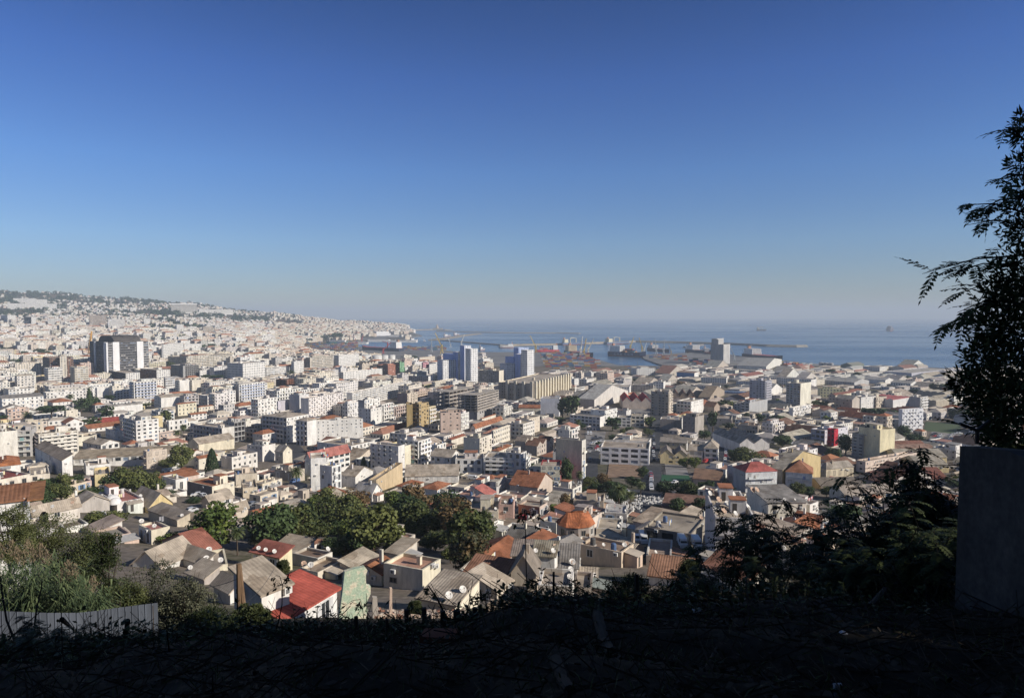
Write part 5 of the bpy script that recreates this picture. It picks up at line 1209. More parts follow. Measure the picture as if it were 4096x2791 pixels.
# ------------------------------------------------------------------ where trees stand: tile, x, base y, width, height, kind
TREES=[]
for tl,lst in(('A1',"""60 695 130 45 d;220 738 60 55 d;140 822 95 75 d;360 722 100 62 d;420 742 70 62 d;465 702 50 42 d;725 708 42 75 c;610 692 32 34 d;1540 848 80 66 o;1908 662 85 45 d
 1860 962 110 62 p;1960 962 130 60 p;470 1338 250 165 p;250 1332 115 95 w;735 1245 115 150 d;812 1235 110 215 c;640 1142 70 72 w;835 1205 150 112 d;965 1295 130 130 d;842 1372 150 100 d;1500 1352 110 145 o;700 1262 64 80 d;985 1142 92 62 d;25 1325 80 60 d;1330 1195 90 40 o;340 1100 50 60 a"""),('B1',"""1605 140 84 110 w;1662 95 84 120 w;1648 440 220 280 o;1520 402 150 115 o;1920 462 140 252 y;1200 645 300 320 o;1040 640 220 240 d;1370 650 230 260 o;380 735 220 150 d;790 655 200 105 d;1960 1105 430 425 b;1510 1075 190 120 b
 2150 1180 150 320 w;2300 1110 170 150 w;970 935 330 190 o;640 252 160 64 d;410 292 130 52 d;215 255 150 62 d;1930 625 130 65 a;1705 1070 250 90 d;1760 705 170 50 d;1530 660 110 90 d;900 640 120 60 d"""),('B2',"""180 1065 380 300 b;490 835 150 120 d;640 885 180 150 d;555 1035 250 220 o;725 1005 200 155 d;790 1205 250 235 o;860 935 170 130 d;1120 1015 300 312 o;965 965 150 165 b;1540 1015 400 285 o;1725 865 120 125 b;1625 1135 290 205 o;1860 955 165 125 b
 1920 1335 400 400 a;1200 1205 150 135 d;960 1262 220 130 d;60 1155 150 150 w;240 1302 92 115 c;366 548 152 190 w;1072 397 112 195 y;975 397 70 112 y;1605 692 112 62 d;2150 292 70 60 o;2200 250 90 60 d;910 672 74 62 d;1330 1010 110 120 d;680 1120 160 120 d;1050 1110 150 120 d;1760 1250 170 170 o;420 960 110 120 d"""),('A2',"320 692 82 52 w;740 352 120 60 d;480 382 60 40 d;690 345 60 40 d;1440 540 60 40 d;30 440 60 30 d;1215 712 80 26 d;1550 830 60 60 d"),('B3',"""500 605 140 330 d;470 420 120 150 o;612 572 100 195 w;967 795 130 315 w;1067 762 122 205 w;1165 662 104 185 w;1400 642 200 145 d;1560 648 230 155 d;1700 785 130 140 d;1792 602 82 115 d;1730 592 100 85 d;1560 382 112 92 b;1652 388 112 104 b;2030 340 150 130 d;2140 362 270 175 o
 1040 348 90 50 b;830 562 160 130 a;1085 565 150 105 d;1180 485 110 120 d;490 765 150 150 a;400 825 132 122 b;640 610 110 60 d;1960 602 120 60 d;200 510 90 70 o;180 400 70 60 d;720 640 130 80 d;1640 690 90 50 d;1310 760 120 40 d"""),('A3',"""460 1080 130 200 d;545 1085 160 240 d;440 1115 92 62 d;600 1150 80 70 w;640 1165 60 62 d;910 1182 152 135 d;1000 1235 60 82 o;1062 1192 80 50 d;1255 1152 112 105 b;1232 1222 100 70 o;905 1268 62 54 d;1815 1192 90 215 d;1742 1262 112 92 d;1930 975 180 80 o;1960 1165 100 62 d;2120 1085 52 72 d
 2240 1105 100 92 d;1510 792 120 60 a;730 745 24 44 d;1140 752 110 50 d;570 757 24 34 w;712 757 24 34 w;1230 790 26 44 w;1940 800 40 40 d;720 975 50 40 d;780 1320 54 44 d;1110 750 30 40 w"""),('A4',"""470 985 150 85 o;100 1115 140 75 d;130 1335 150 125 d;90 945 62 62 d;530 1095 70 52 b;900 1050 140 80 d;1010 1062 170 90 d;1120 1060 120 80 d;1230 1250 142 125 d;1335 1315 142 115 d;700 1405 170 205 d;600 1455 150 125 d;380 1335 62 84 o;1560 830 180 92 d;1720 1092 160 135 d
 580 664 90 42 d;800 692 70 42 d;1240 722 90 42 d;1215 850 60 52 d;1330 852 90 52 d;440 1310 60 50 b;545 1300 60 50 b;1600 1280 50 40 d;740 820 26 34 w;830 822 26 34 w;1020 820 26 34 w;1160 830 26 34 w;110 790 26 34 w;150 792 26 34 w"""),('B4',"330 445 130 170 b;430 470 110 120 o;270 645 140 145 o;370 645 122 102 d;530 652 132 102 o;895 562 80 62 d;1680 575 122 82 d;110 185 120 100 d;690 900 300 200 d;600 760 200 100 d")):
	for q in lst.replace('\n',';').split(';'):
		if q.strip():
			x,y,w_,h_,k=q.split();X,Y=px(tl,float(x),float(y));P=hit(X,Y,58)
			if P:TREES.append((P,float(w_)*TS*P[1]/F,float(h_)*TS*P[1]/F,k))
# ------------------------------------------------------------------ port: breakwaters, ships, cranes, containers
def along_path(name,pts,top,wid,base,c,label,mat=M_ROOF):
	m=MB();n=len(pts);L_=[]
	for i in range(n):
		a=Vector(pts[max(0,i-1)]);b=Vector(pts[min(n-1,i+1)]);t=(b-a).normalized();s=Vector((t.y,-t.x))
		p=Vector(pts[i]);L_.append([tuple(p+s*k)for k in(-base/2,-wid/2,wid/2,base/2)])
	for i in range(n-1):
		A,B_=L_[i],L_[i+1];z=(-3,top,top,-3)
		for k in range(3):m.face([(*A[k],z[k]),(*B_[k],z[k]),(*B_[k+1],z[k+1]),(*A[k+1],z[k+1])],0,c if k==1 else tuple(v*.8 for v in c))
	m.face([(*L_[0][k],(-3,top,top,-3)[k])for k in range(4)],0,c);m.face([(*L_[-1][k],(-3,top,top,-3)[k])for k in range(4)],0,c)
	cx=sum(p[0]for p in pts)/n;cy_=sum(p[1]for p in pts)/n
	o=m.build(name,[mat]);tag(o,label,'breakwater');return o
def seapts(spec):return[onplane(*px(t,x,y),0.5)[:2]for t,x,y in spec]
SANDC=(.42,.36,.28)
along_path('breakwater',seapts([('A2',1380,275),('A2',1640,268),('A2',1740,274)]),6,40,70,SANDC,"built-up jetty running out below the old hill town to a lighthouse")
along_path('breakwater',seapts([('A2',1640,284),('A2',2140,296),('A3',120,299),('A3',400,300),('A3',612,304)]),5,12,34,SANDC,"outermost breakwater farthest from the port")
along_path('breakwater',seapts([('A2',1600,366),('A2',1740,345),('A2',1860,325),('A2',2012,306)]),4,36,60,SANDC,"sandy mole carrying moored boats inside the outermost breakwater")
along_path('breakwater',seapts([('A2',1680,366),('A2',1900,384),('A2',2230,410)]),4,16,30,(.3,.28,.26),"dark stone mole in front of the sandy mole")
along_path('breakwater',seapts([('A2',2225,425),('A3',30,412),('A3',420,405),('A3',830,390)]),6,20,34,(.48,.41,.31),"pale quay wall where the two crane ships lie")
along_path('breakwater',seapts([('A3',850,394),('A3',1110,380),('A3',1500,388),('A3',2000,403),('A4',0,419),('A4',250,424),('A4',335,421)]),7,14,34,(.40,.37,.32),"long grey sea wall ending in rocks far right")
along_path('jetty',seapts([('A3',1560,432),('A3',1640,420),('A3',1725,408)]),5,8,12,(.3,.28,.26),"thin loading jetty behind the grain silo")
P=onplane(*px('A2',1640,268),4);o=empty('lighthouse',(P[0],P[1],6));tag(o,"squat sand-coloured lighthouse fort at the end of the old jetty",'lighthouse')
m=MB();m.box(-30,40,-15,15,-3,9,0,SANDC);m.build('fort_wall',[M_WALL],o);m=MB();m.lathe([(11,9),(9,26),(11,27),(5,29),(4,36),(.1,39)],10,c=(.55,.43,.33));m.build('tower',[M_WALL],o)
def ship(tile,xs,ys,xb,yb,label,hull,deckh,sup=(.8,.79,.77),suph=22,supl=.16,beam=None,cranes=0,boxes=0,name='cargo_ship',crane_c=(.7,.6,.4),deck=(.3,.16,.13),suppos=.06,seed=1,boxrows=3,cat='ship',red=True):
	suph*=.55;S=Vector(onplane(*px(tile,xs,ys),0));E=Vector(onplane(*px(tile,xb,yb),0));L=(E-S).length;bm_=beam or L*.15
	ang=math.atan2(E.y-S.y,E.x-S.x);root=empty(name,S,ang);tag(root,label,cat,'ships in the port and offshore');rg=random.Random(seed)
	m=MB();st=[(0,.86,0),(.04,1,0),(.5,1,0),(.8,1,.02),(.9,.75,.1),(.97,.35,.25),(1.02,.03,.35)]
	sec=[]
	for f,w,up in st:
		x=L*f;h=deckh*(1+up);b=bm_/2*w;bl=b*(.85 if f<.8 else.5)
		sec.append([(x-(L*.03 if f>.95 else 0),-bl,-1),(x,-b,deckh*.3),(x,-b,h),(x,b,h),(x,b,deckh*.3),(x-(L*.03 if f>.95 else 0),bl,-1)])
	for i in range(len(sec)-1):
		for k in range(5):
			c=deck if k==2 else hull
			m.face([sec[i][k],sec[i+1][k],sec[i+1][k+1],sec[i][k+1]],0,c if(k in(1,2,3)or not red)else(.28,.08,.07))
	m.face(sec[0],0,hull);m.build('hull',[M_METAL],root)
	m=MB();x0=L*suppos;lv=max(2,round(suph/3));hb=bm_*.46
	for k in range(lv):
		z=deckh+k*suph/lv;sh=1-k*.02
		m.box(x0+k*.25,x0+L*supl-k*.2,-hb*sh,hb*sh,z,z+suph/lv-.5,0,sup);m.box(x0+k*.25-.4,x0+L*supl-k*.2+.4,-hb*sh-.4,hb*sh+.4,z+suph/lv-.5,z+suph/lv,0,tuple(v*.92 for v in sup))
		m.box(x0+L*supl-k*.2,x0+L*supl-k*.2+.12,-hb*sh*.9,hb*sh*.9,z+.9,z+1.9,0,(.06,.07,.08))
	m.build('superstructure',[M_METAL],root)
	m=MB();m.box(x0+L*.01,x0+L*.05,-bm_*.12,bm_*.12,deckh+suph,deckh+suph+6,0,(.5,.25,.15));m.build('funnel',[M_METAL],root)
	m=MB();m.tube([(x0+L*.09,0,deckh+suph),(x0+L*.09,0,deckh+suph+9)],.5,5,0,(.7,.7,.7));m.build('mast',[M_METAL],root)
	for q in range(cranes):
		x=L*(.35+.5*q/max(1,cranes));m=MB();m.tube([(x,0,deckh),(x,0,deckh+17)],1.7,7,0,crane_c)
		sg=1 if q%2==0 else-1;m.tube([(x,0,deckh+15),(x+sg*20,3,deckh+19)],.9,5,0,crane_c);m.build('deck_crane',[M_METAL],root)
	CC=[(.35,.1,.08),(.1,.14,.28),(.4,.2,.08),(.3,.3,.3),(.12,.22,.25),(.45,.44,.42)]
	if boxes:
		nx=int(L*(1-supl-suppos-.2)/13)
		for i in range(nx):
			for j in range(boxrows):
				hh=rg.randint(0,boxes)
				if hh:
					m=MB();x=x0+L*supl+4+i*13;y=-bm_/2*.85+j*(bm_*.85/boxrows)
					for k in range(hh):m.box(x,x+12.2,y,y+bm_*.82/boxrows,deckh+.3+k*2.7,deckh+.3+k*2.7+2.6,0,rg.choice(CC))
					m.build('container_stack',[M_METAL],root)
	return root,L,bm_,deckh
r_,L_,b_,dh=ship('A3',888,503,1205,517,"large navy container ship with white bridge moored by the right pier",(.03,.045,.10),12,suph=30,supl=.3,boxes=3,beam=30,seed=4)
fc=bpy.data.curves.new("hull_lettering",'FONT');fc.body="CMA CGM";fc.size=9;fc.space_character=1.6;fc.extrude=.05;fc.materials.append(simple("hull_letter_paint",(.55,.57,.62)))
_t=link('hull_lettering',fc);bpy.context.view_layer.update();lt=link('hull_lettering',bpy.data.meshes.new_from_object(_t.evaluated_get(bpy.context.evaluated_depsgraph_get())));bpy.data.objects.remove(_t);lt.name='hull_lettering';lt.parent=r_;lt.location=(L_*.2,-b_/2-.15,3.2);lt.rotation_euler=(math.pi/2,0,0)
ship('A3',452,409,662,403,"blue-hulled ship with cream bridge and two deck cranes nearer the container ship's left",(.12,.18,.3),9,sup=(.75,.68,.5),suph=24,cranes=2,crane_c=(.75,.66,.45),seed=5)
ship('A3',846,403,1056,394,"blue-hulled ship with cream bridge and two deck cranes behind the navy container ship",(.14,.2,.3),9,sup=(.75,.68,.5),suph=24,cranes=2,crane_c=(.75,.66,.45),seed=6)
ship('A3',422,472,212,476,"red container ship beside the container yard",(.5,.05,.06),8,suph=24,supl=.2,boxes=3,seed=7)
ship('A3',505,486,728,520,"cargo ship with cream bridge and dark red-edged hull at the yard quay",(.04,.05,.09),10,sup=(.74,.64,.45),suph=28,cranes=0,deck=(.3,.08,.07),seed=8)
ship('A3',1596,472,1800,492,"white-bridged bulk ship behind the grain silo's left side",(.04,.05,.08),10,suph=24,supl=.3,beam=26,seed=9)
ship('A3',1246,452,1420,474,"smaller white-bridged ship across the pier from the navy container ship",(.06,.07,.1),8,suph=18,supl=.25,seed=10)
ship('A3',1740,485,1800,500,"small tanker moored just left of the grain silo",(.3,.06,.05),8,suph=16,supl=.4,beam=14,seed=11,name='tanker')
ship('A3',2118,512,2440,545,"long dark tanker with white bridge and red deck by the rounded port shed",(.03,.03,.05),9,suph=26,supl=.26,beam=30,deck=(.4,.09,.08),seed=12,name='tanker')
ship('A3',2214,276,2300,277,"freighter with pale bridge sailing far out at sea",(.08,.1,.14),9,sup=(.7,.66,.55),suph=26,cranes=2,seed=13,beam=26)
ship('A4',1088,281,1124,277,"hazy dark ship near the horizon at far right",(.12,.12,.16),16,sup=(.2,.2,.24),suph=30,supl=.5,seed=14,beam=28)
ship('A2',1318,472,968,456,"dark bulk ship with red deck gear in the red crane dock",(.05,.06,.09),12,suph=34,supl=.16,deck=(.45,.08,.06),cranes=1,crane_c=(.55,.07,.06),seed=15)
ship('A2',1205,326,1040,334,"white passenger ferry below the old town",(.75,.74,.74),16,suph=20,supl=.7,suppos=.1,red=False,name='ferry',seed=16)
ship('A2',830,408,640,406,"white and green ferry among the red containers",(.1,.35,.28),12,suph=12,supl=.75,suppos=.1,red=False,name='ferry',seed=17)
ship('A2',2022,455,2070,452,"small grey tug off the pale quay wall",(.5,.5,.52),5,suph=10,supl=.35,seed=18,name='tug',beam=10)
ship('A2',1516,374,1536,374,"little white launch crossing the inner harbour",(.7,.7,.7),4,suph=8,supl=.4,seed=19,name='launch',beam=8)
ship('A2',2330,430,2210,432,"white service ship at the pale quay wall",(.6,.58,.55),7,suph=10,supl=.35,seed=20)
ship('A2',1700,330,1760,326,"white moored yacht on the sandy mole, nearest its middle",(.6,.6,.6),6,suph=9,supl=.4,seed=21,name='boat',beam=9)
ship('A2',1790,318,1840,315,"white moored yacht on the sandy mole, nearer its tip",(.6,.6,.6),6,suph=9,supl=.4,seed=22,name='boat',beam=9)
ship('A2',1395,374,1465,372,"row boat shed quay with a white trawler alongside",(.55,.55,.55),7,suph=10,supl=.4,seed=23,name='boat',beam=12)
def crane(tile,x0,y0,x1,y1,label,c,hgt=.45,lattice=False):
	P=hit(*px(tile,x0,y0),58)if not inpoly(*onplane(*px(tile,x0,y0),2.6)[:2],LAND)else onplane(*px(tile,x0,y0),2.6)
	q=at_depth(*px(tile,x1,y1),P[1]);H=q[2]-P[2];dx=q[0]-P[0]
	root=empty('harbour_crane',(P[0],P[1],2.6));tag(root,label,'crane','harbour cranes');k=H*.035
	m=MB()
	for sx in(-1,1):
		for sy in(-1,1):m.tube([(sx*H*.07,sy*H*.07,0),(sx*H*.03,sy*H*.03,H*.16)],k*.5,5,0,c)
	m.box(-H*.06,H*.06,-H*.06,H*.06,H*.15,H*.2,0,c);m.build('portal',[M_METAL],root)
	m=MB();m.tube([(0,0,H*.18),(0,0,H*hgt)],k,7,0,c);m.box(-H*.08,H*.05,-H*.05,H*.05,H*.26,H*.36,0,tuple(v*.8 for v in c));m.build('tower',[M_METAL],root)
	m=MB();a,b=Vector((0,0,H*.34)),Vector((dx,H*.1,H))
	for off in(-k*.7,k*.7):m.tube([a+Vector((off,0,0)),b+Vector((off*.3,0,0))],k*.42,4,0,c)
	for i in range(8):
		u=a.lerp(b,i/8);v=a.lerp(b,(i+1)/8);s_=k*.7*(1 if i%2 else-1);m.tube([u+Vector((s_,0,0)),v-Vector((s_,0,0))],k*.2,3,0,c)
	m.tube([(0,0,H*hgt),b],k*.15,3,0,(.2,.2,.2));m.build('boom',[M_METAL],root)
YC=(.58,.42,.12);WCR=(.75,.72,.65);RC=(.55,.06,.05);GC=(.45,.47,.48)
for a in(('A3',216,478,163,322,"yellow crane with boom leaning left beside the red container ship",YC),('A3',622,500,640,325,"white crane at the yard quay, boom leaning right, left of the yellow one",WCR),('A3',652,515,674,345,"yellow crane standing between two pale cranes at the yard quay",YC),('A3',690,492,741,347,"cream crane with boom leaning far right at the yard quay",(.72,.66,.5)),('A3',1072,462,1108,328,"ochre crane above the navy container ship's middle",YC),('A3',1178,475,1153,338,"yellow crane at the bow of the navy container ship",YC),('A3',1198,480,1221,377,"short pale crane leaning right by the navy bow",WCR),('A3',1306,490,1293,346,"slim grey crane with nearly upright boom, left of its twin",GC),('A3',1372,496,1387,353,"slim grey crane with upright boom, right of its twin",GC),('A3',1440,500,1418,402,"low ochre crane on the right pier",(.42,.3,.16)),('A3',2012,552,1982,430,"grey lattice crane just right of the grain silo",GC),('A2',1682,485,1620,300,"tall yellow crane left of the blue and white towers",YC),('A2',1762,432,1742,352,"short white crane on the dark stone mole",WCR),('A2',1860,420,1886,313,"white crane rising behind the blue and white towers",WCR),('A2',900,372,878,318,"small red crane at the red container dock, left of its pair",RC),('A2',958,372,976,302,"small red crane at the red container dock, right of its pair",RC),('A2',1152,485,1222,382,"largest red crane by the oil tanks",RC),('A2',1070,450,1078,400,"red crane post on the dark bulk ship's quay",RC),('A2',1590,470,1584,345,"thin grey lattice crane left of the tall yellow crane",GC),('A3',985,445,1004,380,"small grey crane behind the white bridge of the navy ship",GC),('A3',1130,470,1132,418,"short grey crane amid the navy ship's deck stacks",GC),('A1',803,880,806,510,"orange tower crane at the left edge of the dark twin tower",(.65,.35,.08))):
	crane(*a)
# containers
CCOL=[((.36,.10,.08),'red'),((.30,.13,.09),'rust brown'),((.09,.14,.30),'blue'),((.10,.18,.22),'teal'),((.46,.22,.07),'orange'),((.40,.40,.40),'grey'),((.42,.32,.12),'yellow'),((.5,.49,.47),'white')]
CM={}
def cmesh(ci):
	if ci not in CM:
		m=MB();c=CCOL[ci][0];m.box(0,12.2,0,2.44,0,2.6,0,c)
		for k in range(14):m.box(.4+k*.85,.8+k*.85,-.06,0,.2,2.45,0,tuple(v*.9 for v in c),False)
		m.box(-.05,0.05,.05,2.39,.1,2.5,0,tuple(v*.85 for v in c));CM[ci]=m.mesh('container',[M_METAL])
	return CM[ci]
rg=random.Random(21);NCON=[0]
farbox=MB()
def put_con(x,y,z,ang,ci,where):
	if NCON[0]<300:
		o=link('container',cmesh(ci));o.location=(x,y,z);o.rotation_euler=(0,0,ang);NCON[0]+=1
		tag(o,"%s shipping container %s"%(CCOL[ci][1],where),'container','%s containers stacked %s'%(CCOL[ci][1],where))
	else:
		c,s=math.cos(ang),math.sin(ang);q=[(x+c*a-s*b,y+s*a+c*b)for a,b in((0,0),(12.2,0),(12.2,2.44),(0,2.44))]
		farbox.hexa([(u,v,z)for u,v in q]+[(u,v,z+2.6)for u,v in q],0,CCOL[ci][0])
def stacks(tile,quad,rows,cols,hmax,ang,where,gap=.35):
	Q=[onplane(*px(tile,*p),2.65)for p in quad]
	for i in range(rows):
		for j in range(cols):
			u,v=(i+.5)/rows,(j+.5)/cols
			a=[Q[0][k]*(1-v)+Q[1][k]*v for k in range(2)];b=[Q[3][k]*(1-v)+Q[2][k]*v for k in range(2)];x,y=a[0]*(1-u)+b[0]*u,a[1]*(1-u)+b[1]*u
			if rg.random()<gap*.5:continue
			for k in range(rg.randint(1,hmax)):put_con(x+rg.uniform(-1,1),y,2.66+k*2.61,ang,rg.choice((0,0,1,1,2,2,2,3,4,5,6,7)),where)
stacks('A3',((300,655),(790,640),(760,560),(250,560)),8,10,4,.05,"in the yard behind the right towers")
stacks('A3',((1230,530),(1560,560),(1560,520),(1220,505)),2,9,3,0,"on the pier beside the navy ship")
stacks('A3',((1590,600),(1790,605),(1790,560),(1590,560)),3,6,4,0,"at the foot of the grain silo")
stacks('A3',((950,640),(1120,640),(1110,610),(950,610)),2,6,2,.1,"in the yard left of the port office")
stacks('A3',((1300,650),(1480,690),(1480,655),(1290,625)),2,6,2,.1,"in the yard right of the port office")
stacks('A3',((250,560),(760,560),(640,500),(230,490)),8,9,4,.05,"in the far part of the yard")
stacks('A2',((400,492),(900,482),(900,425),(400,440)),8,26,3,0,"in the far red yard");stacks('A2',((1320,456),(1700,456),(1700,430),(1320,428)),3,18,3,0,"by the inner dock")
stacks('A2',((420,432),(900,425),(900,385),(420,392)),6,24,3,0,"in the far red yard");stacks('A4',((120,650),(400,645),(380,590),(100,570)),5,10,2,.5,"in the shore yard")
if farbox.f:tag(farbox.build('distant_containers',[M_METAL]),"far stacks of red, blue and orange shipping containers across the docks",'containers',kind='stuff')
# pier sheds beyond the red yard
for k,(x0,x1,y0,y1,lab)in enumerate(((1010,1200,352,372,"long white pier shed below the passenger ferry"),(1210,1395,305,332,"pale pier shed nearest the inner harbour"),(1200,1450,360,378,"long low fish pier shed with pale roof"),(840,1000,378,392,"grey pier shed among the red cranes"))):
	a=onplane(*px('A2',x0,y1),2.6);b=onplane(*px('A2',x1,y1),2.6)
	make_building((a[0],a[1],2.6),0,b[0]-a[0],40,(y1-y0)*TS*a[1]/F*.6,'pier_shed',lab,'pier shed',Rr='w',L='n',hut=0,seed=k)
# ------------------------------------------------------------------ the rest of the town, filling the blocks between
rg=random.Random(99)
N_LAND=len(PLACED)
HASH={}
def hkey(x,y):return(int(x//40),int(y//40))
def put_hash(c,pad):
	cx=sum(p[0]for p in c)/4;cy_=sum(p[1]for p in c)/4
	r=max(math.dist((cx,cy_),p)for p in c)
	x0,x1,y0,y1=cx-r,cx+r,cy_-r,cy_+r
	for i in range(int(x0//40),int(x1//40)+1):
		for j in range(int(y0//40),int(y1//40)+1):HASH.setdefault((i,j),[]).append(c)
def sat(a,b,pad):
	for P in(a,b):
		for i in range(len(P)):
			dx,dy=P[(i+1)%len(P)][0]-P[i][0],P[(i+1)%len(P)][1]-P[i][1]
			l=math.hypot(dx,dy)
			if l<1e-6:continue
			nx,ny=dy/l,-dx/l
			pa=[q[0]*nx+q[1]*ny for q in a];pb=[q[0]*nx+q[1]*ny for q in b]
			if max(pa)+pad<min(pb)or max(pb)+pad<min(pa):return False
	return True
for p in PLACED:put_hash(p['c'],0)
for c in YARDS:put_hash(c,0)
for path,wid in ROADS:
	for i in range(0,len(path)-1):
		(x0,y0),(x1,y1)=path[i],path[i+1];l=math.hypot(x1-x0,y1-y0)or 1;nx,ny=(y1-y0)/l*wid/2,-(x1-x0)/l*wid/2
		put_hash([(x0-nx,y0-ny),(x0+nx,y0+ny),(x1+nx,y1+ny),(x1-nx,y1-ny)],0)
for P,w_,h_,k in TREES:
	r=w_*(.34 if k not in 'wyc' else.2);put_hash([(P[0]-r,P[1]-r),(P[0]+r,P[1]-r),(P[0]+r,P[1]+r),(P[0]-r,P[1]+r)],0)
GREEN=[[hit(*px(t,*q),58)[:2]for q in pl]for t,pl in(('B2',((0,1060),(130,1160),(560,1030),(640,1240),(1130,1300),(1200,1080),(1500,1090),(1720,1330),(2140,1330),(2120,1000),(1860,940),(1720,800),(1330,770),(1050,740),(900,800),(450,740),(350,820))),('B3',((830,620),(1640,650),(1760,780),(1650,800),(850,800),(560,620),(600,540))),('B3',((720,600),(1250,590),(1250,350),(880,320),(760,420))),('B1',((930,560),(1000,640),(1480,650),(1560,600),(1480,400),(1050,340))),('B1',((1640,1080),(1800,1130),(2140,1170),(2300,1200),(2317,900),(2160,900),(2000,1000))),('B1',((240,760),(660,700),(690,600),(400,600))),('A4',((840,1060),(1180,1070),(1180,990),(830,970))))]
def free(c,pad):
	cx=sum(p[0]for p in c)/4;cy_=sum(p[1]for p in c)/4
	if any(inpoly(cx,cy_,g)for g in GREEN):return False
	for i in(-1,0,1):
		for j in(-1,0,1):
			for o in HASH.get((int(cx//40)+i,int(cy_//40)+j),()):
				if sat(c,o,pad):return False
	return True
LMS=PLACED[:N_LAND]+[dict(d=P[1],rect=(project(*P)[0]-w_*.4*F/P[1],project(*P)[0]+w_*.4*F/P[1],project(P[0],P[1],P[2]+h_)[1],project(*P)[1]),tree=1)for P,w_,h_,k in TREES if w_>5]
def cap_height(P,t,Lr,Ll,H,minh):
	"""keep what the photograph shows behind this plot in view"""
	x0,x1,y0,y1=screen_rect(P,t,Lr,Ll,H)
	for q in LMS:
		if q['d']<=P[1]+2:continue
		a0,a1,b0,b1=q['rect']
		if x1<a0+2 or x0>a1-2:continue
		lim=b1-(0.4 if 'tree' in q else 0.28 if q['d']<260 else 0.10)*(b1-b0)
		if y0<lim and y1>b0:
			k=(y1-lim)/max(1e-3,(y1-y0));H=H*max(0.0,k);
			if H<minh:return 0
			x0,x1,y0,y1=screen_rect(P,t,Lr,Ll,H)
	return H
def hidden(rect,d):
	for q in LMS:
		if q['d']<d-3 and 'tree' not in q:
			a0,a1,b0,b1=q['rect']
			if rect[0]>a0 and rect[1]<a1 and rect[2]>b0 and rect[3]<b1+60:return True
	return False
PAL=[(WHITE,'white',5),((.78,.75,.70),'off-white',4),(CREAM,'cream',4),((.74,.70,.62),'pale cream',3),(BEIGE,'beige',2),(PINK,'pinkish',1),((.55,.52,.49),'grey',2),(YEL,'yellowish',.7),((.66,.58,.48),'sandy',2)]
def pick():return rg.choices(PAL,[p[2]for p in PAL])[0]
CAND=[]
